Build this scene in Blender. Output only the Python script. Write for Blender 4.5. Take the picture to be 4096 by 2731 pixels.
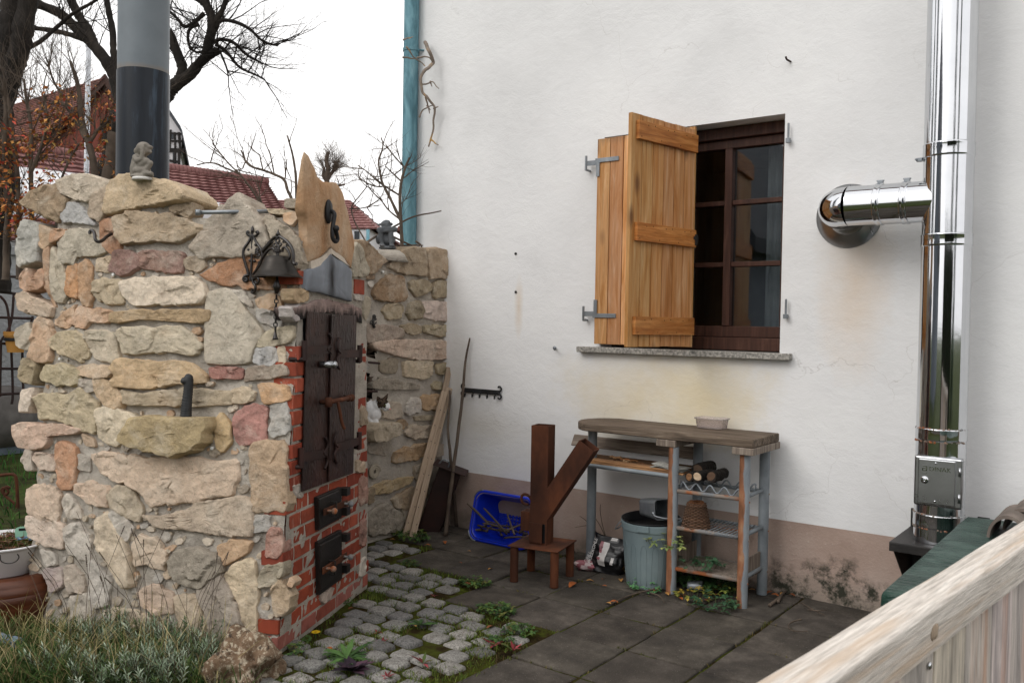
import bpy, bmesh, math, random
from mathutils import Vector as V, Matrix, noise
from math import sin, cos, pi, radians
random.seed(7)
for o in list(bpy.data.objects): bpy.data.objects.remove(o)
SC = bpy.context.scene
COLL = SC.collection
# ------------------------------------------------------------- camera, sky, light
S = 1.65                      # eye height in metres; the plan below is written in eye heights
F, YAW, PIT, ROL = 3498.0, 0.64715, 0.0215, 0.0171
FW = V((-sin(YAW)*cos(PIT), cos(YAW)*cos(PIT), -sin(PIT)))
_r = V((cos(YAW), sin(YAW), 0)); _u = _r.cross(FW)
RT = cos(ROL)*_r + sin(ROL)*_u
UP = -sin(ROL)*_r + cos(ROL)*_u
EYE = V((0, 0, S))
FH = V((-sin(YAW), cos(YAW), 0)); RH = V((cos(YAW), sin(YAW), 0))
cam = bpy.data.cameras.new('Camera'); camo = bpy.data.objects.new('Camera', cam); COLL.objects.link(camo)
camo.matrix_world = Matrix(((RT.x, UP.x, -FW.x, EYE.x), (RT.y, UP.y, -FW.y, EYE.y), (RT.z, UP.z, -FW.z, EYE.z), (0, 0, 0, 1)))
cam.sensor_width = 36; cam.lens = F/4096*36; cam.clip_start = 0.05; cam.clip_end = 600
cam.dof.use_dof = True; cam.dof.focus_distance = 5.2; cam.dof.aperture_fstop = 11.0
SC.camera = camo
SC.view_settings.view_transform = 'Standard'; SC.view_settings.look = 'None'
SC.view_settings.exposure = 0.32; SC.view_settings.gamma = 1.0
W = bpy.data.worlds.new('World'); SC.world = W; W.use_nodes = True
nt = W.node_tree; nt.nodes.clear()
SUN_EL, SUN_AZ = radians(38), radians(200)
sky = nt.nodes.new('ShaderNodeTexSky'); sky.sky_type = 'NISHITA'; sky.sun_disc = False
sky.sun_elevation = SUN_EL; sky.sun_rotation = SUN_AZ; sky.air_density = 1.0; sky.dust_density = 6.0; sky.ozone_density = 1.0
hsv = nt.nodes.new('ShaderNodeHueSaturation'); hsv.inputs['Saturation'].default_value = 0.25
mixw = nt.nodes.new('ShaderNodeMix'); mixw.data_type = 'RGBA'; mixw.inputs[0].default_value = 0.8
mixw.inputs[7].default_value = (13.7, 13.5, 13.4, 1)           # the even cloud layer
bg = nt.nodes.new('ShaderNodeBackground'); bg.inputs[1].default_value = 0.1
wo = nt.nodes.new('ShaderNodeOutputWorld')
nt.links.new(sky.outputs[0], hsv.inputs['Color']); nt.links.new(hsv.outputs[0], mixw.inputs[6])
nt.links.new(mixw.outputs[2], bg.inputs[0]); nt.links.new(bg.outputs[0], wo.inputs[0])
sl = bpy.data.lights.new('Sun', 'SUN'); sl.energy = 0.6; sl.angle = radians(25); sl.color = (1, 0.97, 0.93)
so = bpy.data.objects.new('Sun', sl); COLL.objects.link(so)
sd = V((cos(SUN_EL)*sin(SUN_AZ), cos(SUN_EL)*cos(SUN_AZ), sin(SUN_EL)))
so.rotation_euler = sd.to_track_quat('Z', 'Y').to_euler(); so.location = (3, -8, 9)

# ------------------------------------------------------------- plan helpers
def ray(x, y): return FW + (x-2048)/F*RT - (y-1365.5)/F*UP
def on(x, y, p0, n):
    d = ray(x, y); return EYE + d*((p0-EYE).dot(n)/d.dot(n))
def GP(x, y, z=0): return on(x, y, V((0, 0, z)), V((0, 0, 1)))
WY = 3.25*S
def YP(x, y, Y): return on(x, y, V((0, Y, 0)), V((0, 1, 0)))
def WP(x, y, off=0): return YP(x, y, WY-off)
def DP(x, y, d): return EYE + ray(x, y)*d
def XP(x, y, X): return on(x, y, V((X, 0, 0)), V((1, 0, 0)))
def nz(p, s=1.0): return noise.noise(V(p)*s)
def fb(p, s=1.0, o=4): return noise.fractal(V(p)*s, 1.0, 2.0, o)
def lin(h):
    if isinstance(h, str):
        h = [int(h[i:i+2], 16) for i in (0, 2, 4)]
    r = [(v/255/12.92 if v/255 <= .04045 else ((v/255+.055)/1.055)**2.4) for v in h[:3]]
    return (r[0], r[1], r[2], 1)

# ------------------------------------------------------------- mesh builder
class MB:
    def __init__(s): s.v = []; s.f = []; s.c = []; s.col = (1, 1, 1, 1)
    def add(s, vs, fs):
        b = len(s.v); s.v += [V(p) for p in vs]
        for f in fs: s.f.append(tuple(b+i for i in f)); s.c.append(s.col)
    def box(s, c, d, R=None):
        c = V(c); h = [x/2 for x in d]
        vs = [V((sx*h[0], sy*h[1], sz*h[2])) for sx in (-1, 1) for sy in (-1, 1) for sz in (-1, 1)]
        if R is not None: vs = [R @ v for v in vs]
        s.add([c+v for v in vs], [(0, 1, 3, 2), (4, 6, 7, 5), (0, 4, 5, 1), (2, 3, 7, 6), (0, 2, 6, 4), (1, 5, 7, 3)])
    def prism(s, poly, d):
        n = len(poly); d = V(d); p = [V(q) for q in poly]
        s.add(p+[q+d for q in p], [tuple(range(n-1, -1, -1)), tuple(range(n, 2*n))]+[(i, (i+1) % n, n+(i+1) % n, n+i) for i in range(n)])
    def tube(s, pts, r, n=8, cap=True, sq=1.0):
        pts = [V(p) for p in pts]; k = len(pts)
        rs = r if isinstance(r, (list, tuple)) else [r]*k
        vs = []; prev = None
        for i in range(k):
            t = (pts[min(i+1, k-1)]-pts[max(i-1, 0)])
            if t.length < 1e-9: t = V((0, 0, 1))
            t.normalize()
            if prev is None:
                a = t.cross(V((0, 0, 1)));
                if a.length < .1: a = t.cross(V((1, 0, 0)))
            else: a = prev - t*prev.dot(t)
            a.normalize(); prev = a; b = t.cross(a)
            for j in range(n):
                an = 2*pi*j/n; vs.append(pts[i]+rs[i]*(cos(an)*a+sin(an)*b*sq))
        fs = [(i*n+j, i*n+(j+1) % n, (i+1)*n+(j+1) % n, (i+1)*n+j) for i in range(k-1) for j in range(n)]
        if cap: fs += [tuple(range(n-1, -1, -1)), tuple((k-1)*n+j for j in range(n))]
        s.add(vs, fs)
    def lathe(s, c, prof, n=24, R=None, cap=True, jit=0):
        c = V(c); vs = []; k = len(prof)
        for (r, z) in prof:
            for j in range(n):
                a = 2*pi*j/n; v = V((r*cos(a), r*sin(a), z))
                if jit: v += v.normalized()*jit*nz(v+c, 9)
                vs.append(c+(R @ v if R is not None else v))
        fs = [(i*n+j, i*n+(j+1) % n, (i+1)*n+(j+1) % n, (i+1)*n+j) for i in range(k-1) for j in range(n)]
        if cap: fs += [tuple(range(n-1, -1, -1)), tuple((k-1)*n+j for j in range(n))]
        s.add(vs, fs)
    def ball(s, c, r, n=12, R=None, jit=0, js=5):
        r = (r, r, r) if not isinstance(r, (tuple, list)) else r
        vs = []; m = n//2+1
        for i in range(m):
            th = pi*i/(m-1)
            for j in range(n):
                ph = 2*pi*j/n; u = V((sin(th)*cos(ph), sin(th)*sin(ph), cos(th)))
                k = 1+(jit*fb(u*1.0+V(c)*3, js*.3) if jit else 0)
                p = V((u.x*r[0], u.y*r[1], u.z*r[2]))*k
                vs.append(V(c)+(R @ p if R is not None else p))
        s.add(vs, [(i*n+j, (i+1)*n+j, (i+1)*n+(j+1) % n, i*n+(j+1) % n) for i in range(m-1) for j in range(n)])
    def quad(s, a, b, c, d): s.add([a, b, c, d], [(0, 1, 2, 3)])
    def leaf(s, p, d, up, L, w):
        d = V(d).normalized(); sd = d.cross(V(up));
        if sd.length < .05: sd = d.cross(V((1, .3, .2)))
        sd.normalize(); u = sd.cross(d)
        p = V(p)
        s.add([p, p+d*L*.45+sd*w*.5+u*w*.12, p+d*L+u*-.1*L, p+d*L*.45-sd*w*.5+u*w*.12, p+d*L*.5], [(0, 1, 4), (1, 2, 4), (2, 3, 4), (3, 0, 4)])
    def build(s, name, mat, parent=None, smooth=False, bev=0, loc=None, local=False, seg=2, auto=None):
        me = bpy.data.meshes.new(name)
        if parent is not None:
            off = V((0, 0, 0)); q = parent
            while q is not None: off = off + q.location; q = q.parent
            loc = V((0, 0, 0))
        else:
            if loc is None and not local:
                lo = [min(v[i] for v in s.v) for i in range(3)]; hi = [max(v[i] for v in s.v) for i in range(3)]
                loc = V(((lo[0]+hi[0])/2, (lo[1]+hi[1])/2, lo[2]))
            off = V(loc) if loc is not None else V((0, 0, 0))
        if local: off = V((0, 0, 0))
        me.from_pydata([v-off for v in s.v], [], s.f)
        me.validate(clean_customdata=False)
        if len(me.polygons) == len(s.c):
            at = me.attributes.new('Col', 'FLOAT_COLOR', 'FACE')
            fl = []
            for c in s.c: fl += list(c)
            at.data.foreach_set('color', fl)
        if smooth:
            for p in me.polygons: p.use_smooth = True
        o = bpy.data.objects.new(name, me); COLL.objects.link(o)
        if mat: me.materials.append(mat)
        if parent is not None: o.parent = parent
        elif loc is not None: o.location = loc
        if bev:
            m = o.modifiers.new('Bevel', 'BEVEL'); m.width = bev; m.segments = seg; m.limit_method = 'ANGLE'; m.angle_limit = radians(40)
            for p in me.polygons: p.use_smooth = True
            m.harden_normals = True
        elif auto:
            bm = bmesh.new(); bm.from_mesh(me)
            for e in bm.edges:
                if len(e.link_faces) == 2 and e.calc_face_angle(0) > radians(auto): e.smooth = False
            for f in bm.faces: f.smooth = True
            bm.to_mesh(me); bm.free()
        return o
def tag(o, label=None, cat=None, group=None, kind=None):
    if label: o['label'] = label
    if cat: o['category'] = cat
    if group: o['group'] = group
    if kind: o['kind'] = kind
    return o
def thing(name, label, cat, loc=(0, 0, 0), group=None):
    o = bpy.data.objects.new(name, None); COLL.objects.link(o); o.location = V(loc); o.empty_display_size = .05
    return tag(o, label, cat, group)
def copy_tree(o, parent=None):
    c = o.copy(); COLL.objects.link(c); c.parent = parent
    for ch in list(o.children): copy_tree(ch, c)
    return c
def basis(d, up=(0, 0, 1)):
    z = V(d).normalized(); x = V(up).cross(z)
    if x.length < .01: x = V((1, 0, 0)).cross(z)
    x.normalize(); y = z.cross(x)
    return Matrix((x, y, z)).transposed()
def chaik(p, it=1, k=.22, closed=True):
    for _ in range(it):
        q = []; n = len(p)
        for i in range(n if closed else n-1):
            a, b = p[i], p[(i+1) % n]; q += [a.lerp(b, k), a.lerp(b, 1-k)]
        p = q if closed else [p[0]]+q+[p[-1]]
    return p
def spline(p, it=2):
    return chaik([V(x) for x in p], it, .25, False)

# ------------------------------------------------------------- materials
class NT:
    def __init__(s, name):
        s.m = bpy.data.materials.new(name); s.m.use_nodes = True; s.t = s.m.node_tree; s.t.nodes.clear()
        s.out = s.n('OutputMaterial'); s.b = s.n('BsdfPrincipled'); s.l(s.b.outputs[0], s.out.inputs[0])
    def n(s, ty, **k):
        nd = s.t.nodes.new('ShaderNode'+ty)
        for a, b in k.items():
            if a.startswith('i_'):
                i = a[2:]; i = int(i) if i.isdigit() else i.replace('_', ' ')
                if hasattr(b, 'is_output') or isinstance(b, bpy.types.NodeSocket): s.l(b, nd.inputs[i])
                else: nd.inputs[i].default_value = b
            else: setattr(nd, a, b)
        return nd
    def l(s, a, b): s.t.links.new(a, b)
    def co(s, st=(1, 1, 1), world=False):
        tc = s.n('NewGeometry').outputs['Position'] if world else s.n('TexCoord').outputs['Object']
        return s.n('Mapping', i_Vector=tc, i_Scale=st).outputs[0]
    def noise(s, v, sc, det=5, ro=.55, dis=0): return s.n('TexNoise', i_Vector=v, i_Scale=sc, i_Detail=det, i_Roughness=ro, i_Distortion=dis).outputs[0]
    def ramp(s, f, pts):
        r = s.n('ValToRGB', i_Fac=f); e = r.color_ramp.elements
        while len(e) < len(pts): e.new(.5)
        for q, (p, c) in zip(e, pts):
            q.position = p; q.color = lin(c) if isinstance(c, str) else (c, c, c, 1)
        return r.outputs[0]
    def mix(s, f, a, b, mode='MIX'):
        m = s.n('Mix', data_type='RGBA', blend_type=mode)
        for i, x in ((0, f), (6, a), (7, b)):
            if isinstance(x, bpy.types.NodeSocket): s.l(x, m.inputs[i])
            else: m.inputs[i].default_value = x
        return m.outputs[2]
    def math(s, op, a, b=0.0, c=None, clamp=False):
        m = s.n('Math', operation=op, use_clamp=clamp)
        for i, x in enumerate((a, b, c)):
            if x is None: continue
            if isinstance(x, bpy.types.NodeSocket): s.l(x, m.inputs[i])
            else: m.inputs[i].default_value = x
        return m.outputs[0]
    def bump(s, h, st=.3, dist=.01, prev=None):
        b = s.n('Bump', i_Height=h, i_Strength=st, i_Distance=dist)
        if prev is not None: s.l(prev, b.inputs['Normal'])
        return b.outputs[0]
    def attr(s): return s.n('Attribute', attribute_name='Col').outputs['Color']
    def fin(s, col=None, rough=.8, nrm=None, metal=0, spec=.35, **k):
        for nm, x in (('Base Color', col), ('Roughness', rough), ('Normal', nrm), ('Metallic', metal), ('Specular IOR Level', spec)):
            if x is None: continue
            if isinstance(x, bpy.types.NodeSocket): s.l(x, s.b.inputs[nm])
            else: s.b.inputs[nm].default_value = x
        for a, x in k.items(): s.b.inputs[a.replace('_', ' ')].default_value = x
        return s.m
def mat(name, pts, sc=6, st=(1, 1, 1), det=6, rough=.8, metal=0, bump=.25, bs=60, bd=.006, attr=False, spec=.35, world=False, rv=0, dis=0, **k):
    t = NT(name); v = t.co(st, world); f = t.noise(v, sc, det, .6, dis); c = t.ramp(f, pts)
    if attr: c = t.mix(1.0, t.attr(), c, 'MULTIPLY')
    nr = t.bump(t.noise(v, bs, 6), bump, bd) if bump else None
    r = t.math('ADD', t.math('MULTIPLY', f, rv), rough-rv*.5) if rv else rough
    return t.fin(c, r, nr, metal, spec, **k)
MT = {}
# weathered stones: each stone carries its own colour, mottled by mineral blotches and lichen specks
def mk_stone():
    t = NT('rough_stone'); v = t.co(world=True)
    a = t.attr()
    c = t.mix(1.0, a, t.ramp(t.noise(v, 11, 10, .72), [(.25, .60), (.5, 1.02), (.75, 1.3)]), 'MULTIPLY')
    w = t.ramp(t.noise(v, 6, 8, .7, .3), [(.50, 0.0), (.66, .6)])
    c = t.mix(w, c, t.mix(.55, a, lin('e6dccb')))
    o = t.ramp(t.noise(V2(t, v, 3.1), 5.3, 7, .7, .3), [(.54, 0.0), (.7, .32)])
    c = t.mix(o, c, t.mix(.6, a, lin('a0764e')))
    k = t.ramp(t.noise(V2(t, v, 7.7), 9, 9, .75), [(.60, 0.0), (.70, .55)])
    c = t.mix(k, c, lin('4a433b'))
    sp = t.ramp(t.noise(v, 190, 3, .6), [(.58, 0.0), (.7, .4)])
    c = t.mix(sp, c, lin('ded3c0'))
    dk = t.ramp(t.noise(V2(t, v, 1.3), 120, 3, .6), [(.6, 0.0), (.72, .45)])
    c = t.mix(dk, c, lin('5a5045'))
    fac = t.n('TexVoronoi', i_Vector=t.n('VectorMath', operation='ADD', i_0=v, i_1=t.n('VectorMath', operation='SCALE', i_0=t.n('TexNoise', i_Vector=v, i_Scale=14.0, i_Detail=4).outputs['Color'], i_Scale=.08).outputs[0]).outputs[0], i_Scale=22.0).outputs['Distance']
    h = t.math('ADD', t.math('MULTIPLY', t.noise(v, 60, 10, .75), 1.0), t.math('ADD', t.math('MULTIPLY', fac, .9), t.math('MULTIPLY', t.noise(v, 16, 8, .7), 1.6)))
    return t.fin(c, .9, t.bump(h, .8, .014), 0, .22)
def V2(t, v, k):
    return t.n('VectorMath', operation='ADD', i_0=v, i_1=(k, k*1.7, -k)).outputs[0]
MT['stone'] = mk_stone()
def mk_mortar():
    t = NT('lime_mortar'); v = t.co(world=True)
    c = t.ramp(t.noise(v, 5, 8, .6), [(.3, 'aaa297'), (.5, 'c0b8ac'), (.7, 'd2cabe')])
    c = t.mix(t.ramp(t.noise(V2(t, v, 4), 3.2, 8, .7, .3), [(.48, 0.0), (.7, .7)]), c, lin('9c958c'))
    c = t.mix(t.ramp(t.noise(V2(t, v, 8), 7, 8, .75), [(.56, 0.0), (.7, .6)]), c, lin('d2c8ba'))
    c = t.mix(t.ramp(t.noise(v, 260, 2), [(.58, 0.0), (.7, .35)]), c, lin('6d675f'))
    h = t.math('ADD', t.noise(v, 110, 6, .75), t.math('MULTIPLY', t.noise(v, 26, 8, .7), 2.2))
    return t.fin(c, .92, t.bump(h, .9, .014), 0, .2)
MT['mortar'] = mk_mortar()
def mk_brick():
    t = NT('red_brick'); v = t.co(world=True)
    c = t.mix(1.0, t.attr(), t.ramp(t.noise(v, 14, 7), [(.3, .7), (.5, 1.0), (.7, 1.15)]), 'MULTIPLY')
    st = t.noise(t.co((1, 1, .25), True), 26, 6, .65)
    c = t.mix(t.ramp(st, [(.6, 0.0), (.74, .6)]), c, lin('c9a393'))
    c = t.mix(t.ramp(t.noise(V2(t, v, 2), 5, 5), [(.5, 0.0), (.7, .5)]), c, lin('7a3a2c'))
    return t.fin(c, .8, t.bump(t.noise(v, 90, 6), .3, .006), 0, .3)
MT['brick'] = mk_brick()
def wood(name, pts, st=(14, 14, .9), sc=3, rough=.8, bump=.35, attr=True, knots=None, spec=.25, bd=.004):
    t = NT(name); v = t.co(st); f = t.noise(v, sc, 8, .62, .9)
    c = t.ramp(f, pts)
    fine = t.noise(t.co((st[0]*4, st[1]*4, st[2]*1.5)), sc, 5, .6)
    c = t.mix(1.0, c, t.ramp(fine, [(.3, .80), (.6, 1.06)]), 'MULTIPLY')
    if attr: c = t.mix(1.0, c, t.attr(), 'MULTIPLY')
    if knots:
        vo = t.n('TexVoronoi', i_Vector=t.co((6, 6, 2.2)), i_Scale=1.0).outputs[0]
        c = t.mix(t.ramp(vo, [(.06, .8), (.2, 0.0)]), c, lin(knots))
    return t.fin(c, rough, t.bump(t.math('ADD', f, fine), bump, bd), 0, spec)
MT['wood_old'] = wood('weathered_grey_wood', [(.25, '4a4038'), (.5, '7d7166'), (.75, 'a59a8e')])
MT['wood_pale'] = wood('pale_batten_wood', [(.25, '84725f'), (.5, 'ab9985'), (.75, 'c3b4a2')])
MT['wood_brown'] = wood('brown_wood', [(.25, '4a3526'), (.5, '775a40'), (.75, '9d7a56')])
MT['wood_table'] = wood('dark_weathered_plank', [(.25, '352d27'), (.5, '61554a'), (.75, '8a7d6f')], st=(.9, 14, 14))
MT['frame'] = wood('brown_window_paint', [(.3, '35221b'), (.55, '4a2f25'), (.75, '62463a')], sc=2, rough=.5, bump=.2)
MT['rust'] = mat('rusted_steel', [(.28, '2b1810'), (.48, '4a2a1b'), (.62, '623822'), (.8, '7d5234')], sc=5, det=9, rough=.85, bump=.35, bs=120, bd=.003, st=(1, 1, .45), spec=.3)
MT['rust_dark'] = mat('dark_rusted_sheet', [(.28, '1c1110'), (.5, '2c1915'), (.72, '40211a')], sc=4, det=8, rough=.6, bump=.25, bs=60, spec=.4)
MT['iron'] = mat('black_cast_iron', [(.3, '141312'), (.6, '221f1d'), (.8, '3a2c24')], sc=7, rough=.5, bump=.3, bs=70, spec=.5)
MT['iron_gloss'] = mat('glossy_dark_bronze', [(.3, '16110f'), (.6, '251d19'), (.85, '3b2c24')], sc=9, rough=.3, bump=.12, bs=70, spec=.6)
MT['steel'] = mat('polished_steel', [(.3, 'c2c4c8'), (.7, 'd0d2d5')], sc=3, rough=.07, metal=1, bump=.012, bs=3, bd=.05, rv=.04)
MT['steel_dull'] = mat('dull_steel', [(.3, '9a9c9f'), (.7, 'b9bbbd')], sc=4, rough=.28, metal=1, bump=.06, bs=14, rv=.1)
MT['zinc'] = mat('galvanised_zinc', [(.3, '767b80'), (.6, '8d9296'), (.8, 'a3a7aa')], sc=9, rough=.45, metal=.6, bump=.1, bs=20)
MT['grey_paint'] = mat('grey_painted_tube', [(.3, '6c7378'), (.55, '838a8f'), (.8, '9aa0a4')], sc=5, rough=.5, bump=.1, bs=60)
def mk_rusty_leg():
    t = NT('grey_paint_with_rust'); v = t.co((1, 1, .4))
    f = t.noise(v, 9, 8, .65, .3)
    sepx = t.n('SeparateXYZ', i_Vector=t.n('NewGeometry').outputs['Normal']).outputs
    side = t.math('MULTIPLY_ADD', sepx[0], -.35, t.math('MULTIPLY_ADD', sepx[1], -.5, f))          # rust on the weather side (towards the garden)
    m = t.ramp(side, [(.79, 0.0), (.86, 1.0)])
    c = t.mix(m, t.ramp(f, [(.3, '72797e'), (.7, '979da2')]), t.ramp(t.noise(v, 22, 6), [(.3, '6a4630'), (.55, '946448'), (.8, 'b08e70')]))
    return t.fin(c, .65, t.bump(t.noise(v, 60, 5), .25, .004), 0, .35)
MT['rusty_leg'] = mk_rusty_leg()
MT['rail_rust'] = mat('rusty_rail', [(.35, '6d7276'), (.5, '87796d'), (.58, '9a5a34'), (.8, '7a4126')], sc=6, det=8, rough=.7, bump=.25)
MT['black'] = mat('matt_black_iron', [(.3, '131315'), (.7, '232426')], sc=9, rough=.55, bump=.2, spec=.4)
MT['statue'] = mat('cast_stone', [(.3, '6b665e'), (.55, '857f76'), (.8, '9a948a')], sc=9, rough=.9, bump=.4, bs=90)
MT['statue_dark'] = mat('grey_weathered_concrete', [(.3, '43464a'), (.55, '5c5f62'), (.8, '777876')], sc=9, rough=.9, bump=.4, bs=90)
MT['granite'] = mat('grey_granite', [(.35, '6a6864'), (.5, '8f8c86'), (.62, 'b0aca4')], sc=60, det=3, rough=.8, bump=.15, world=True)
MT['attr'] = mat('painted', [(.3, .82), (.7, 1.05)], sc=8, rough=.6, bump=.15, attr=True)
MT['attr_rough'] = mat('rough_natural', [(.3, .65), (.7, 1.15)], sc=14, rough=.9, bump=.5, bs=60, attr=True)
MT['bark'] = mat('tree_bark', [(.3, '15120f'), (.55, '28231f'), (.8, '3e3831')], sc=7, rough=.95, bump=.8, bs=40, bd=.02, st=(1, 1, .4))
MT['twig'] = mat('grey_brown_twig', [(.3, '3d342d'), (.7, '695c50')], sc=6, rough=.9, bump=.3)
MT['leaf'] = mat('leaf_blades', [(.3, .7), (.7, 1.2)], sc=9, rough=.7, bump=0, attr=True, spec=.25)
MT['plastic_dark'] = mat('black_plastic', [(.3, '0c0c0e'), (.7, '1a1a1c')], sc=9, rough=.35, bump=.15, bs=25)
def glass(name, tint, tr=.85):
    t = NT(name); t.t.nodes.remove(t.b)
    g = t.n('BsdfGlossy', i_Color=(.9, .92, .95, 1), i_Roughness=.02); tp = t.n('BsdfTransparent', i_Color=tint)
    fr = t.n('Fresnel', i_IOR=2.0); m = t.n('MixShader', i_0=fr.outputs[0], i_1=tp.outputs[0], i_2=g.outputs[0]); t.l(m.outputs[0], t.out.inputs[0])
    return t.m
MT['glass'] = glass('window_glass', (.80, .83, .84, 1))
# ============================================================= GROUND
def mk_soil():
    t = NT('garden_soil_and_grass'); v = t.co(world=True)
    c = t.ramp(t.noise(v, 3, 9, .7), [(.3, '241f16'), (.45, '33361c'), (.6, '3f4d23'), (.8, '55632f')])
    return t.fin(c, .95, t.bump(t.noise(v, 30, 8), .8, .03), 0, .1)
g = MB(); n = 40
def gz(x, y):
    d = math.hypot(x, y)
    return -.03 + (max(0, d-14)*.004)
xs = [-300, -120, -60, -30, -20, -14, -10, -7, -5, -3, -1, 1, 3, 6, 10, 20, 60, 200]
ys = [-200, -60, -25, -12, -6, -3, 0, 1.5, 3, 4.5, 6, 8, 11, 15, 22, 35, 60, 120, 350]
for y in ys:
    for x in xs: g.v.append(V((x, y, gz(x, y))))
for j in range(len(ys)-1):
    for i in range(len(xs)-1):
        a = j*len(xs)+i; g.f.append((a, a+1, a+1+len(xs), a+len(xs))); g.c.append((1, 1, 1, 1))
tag(g.build('ground', mk_soil(), loc=(0, 0, 0)), kind='structure')

def mk_slab():
    t = NT('weathered_concrete_slab'); v = t.co(world=True)
    c = t.ramp(t.noise(v, 4.5, 9, .68), [(.28, '2e2a27'), (.48, '443f39'), (.62, '59534c'), (.8, '746d65')])
    c = t.mix(1.0, c, t.attr(), 'MULTIPLY')
    c = t.mix(t.ramp(t.noise(V2(t, v, 5), 1.6, 5, .6, .4), [(.48, 0.0), (.68, .7)]), c, lin('3b3630'))
    c = t.mix(t.ramp(t.noise(v, 150, 2), [(.66, 0.0), (.76, .55)]), c, lin('a39d93'))
    c = t.mix(t.ramp(t.noise(V2(t, v, 9), 13, 6, .7), [(.66, 0.0), (.76, .6)]), c, lin('9a948a'))
    h = t.math('ADD', t.noise(v, 90, 6, .7), t.math('MULTIPLY', t.noise(v, 14, 5), 2.0))
    return t.fin(c, .88, t.bump(h, .5, .01), 0, .3)
def mk_moss():
    t = NT('moss_and_dirt_joint'); v = t.co(world=True)
    c = t.ramp(t.noise(v, 7, 8, .7), [(.32, '231b12'), (.46, '39301c'), (.55, '454a1c'), (.72, '5d6a25')])
    return t.fin(c, 1, t.bump(t.noise(v, 120, 6, .7), .9, .02), 0, .05)
MT['moss'] = mk_moss()
PX, PY = .251*S, .262*S
sl_ = MB()
def slab_left(Y):
    y = Y/S
    return -1.57 if y < 2.353 else (-2.08 if y < 2.615 else (-2.585 if y < 2.877 else -2.87))
def in_slabs(x, y): return x > slab_left(y)*S+.0 and 0 < y < WY
for m in range(-8, 4):
    for k in range(-9, 14):
        x0 = -1.068*S+k*PX; y0 = 2.615*S+m*PY
        if x0+.1 < slab_left(y0+.05)*S or y0 < -.3: continue
        x1, y1 = x0+PX, min(y0+PY, WY-.012)
        if y1-y0 < .03: continue
        rr = random.Random(m*91+k)
        x0 += .006+rr.random()*.005; x1 -= .006+rr.random()*.005; y0 += .006+rr.random()*.005; y1 -= .006
        if x0 < -2.88*S: continue
        t0 = rr.uniform(-.004, .003); tx, ty = rr.uniform(-.004, .004), rr.uniform(-.004, .004)
        q = rr.uniform(.8, 1.15); sl_.col = (q, q*rr.uniform(.97, 1), q*rr.uniform(.94, 1), 1)
        def top(x, y, dz=0): return V((x, y, t0+tx*(x-x0)/PX+ty*(y-y0)/PY+dz))
        b = .007; rings = []
        for ins, dz in ((0, -.05), (0, -.006), (b*.4, -.0015), (b*1.3, 0)):
            ring = []
            cs = [(x0+ins, y0+ins), (x1-ins, y0+ins), (x1-ins, y1-ins), (x0+ins, y1-ins)]
            for i in range(4):
                a, c = cs[i], cs[(i+1) % 4]
                for s_ in range(9):
                    u = s_/9; px, py = a[0]+(c[0]-a[0])*u, a[1]+(c[1]-a[1])*u
                    j = .004*nz((px*14, py*14, k+m*3)) if dz > -.04 else 0
                    ring.append(top(px+j, py+j, dz))
            rings.append(ring)
        N_ = len(rings[0]); vs = sum(rings, []); fs = []
        for r_ in range(3): fs += [(r_*N_+i, r_*N_+(i+1) % N_, (r_+1)*N_+(i+1) % N_, (r_+1)*N_+i) for i in range(N_)]
        fs.append(tuple(3*N_+i for i in range(N_)))
        sl_.add(vs, fs)
tag(sl_.build('patio_paving', mk_slab(), loc=(0, 0, 0), auto=50), kind='structure')
jb = MB()
for iy in range(0, 100):
    for ix in range(0, 120):
        x0, y0 = -5.0+ix*.07, .2+iy*.0515
        jb.add([(x, y, -.011+.007*fb((x*5, y*5, 1))) for x, y in ((x0, y0), (x0+.07, y0), (x0+.07, y0+.0515), (x0, y0+.0515))], [(0, 1, 2, 3)])
tag(jb.build('mossy_joints', MT['moss'], loc=(0, 0, 0), smooth=True), kind='structure')

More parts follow.
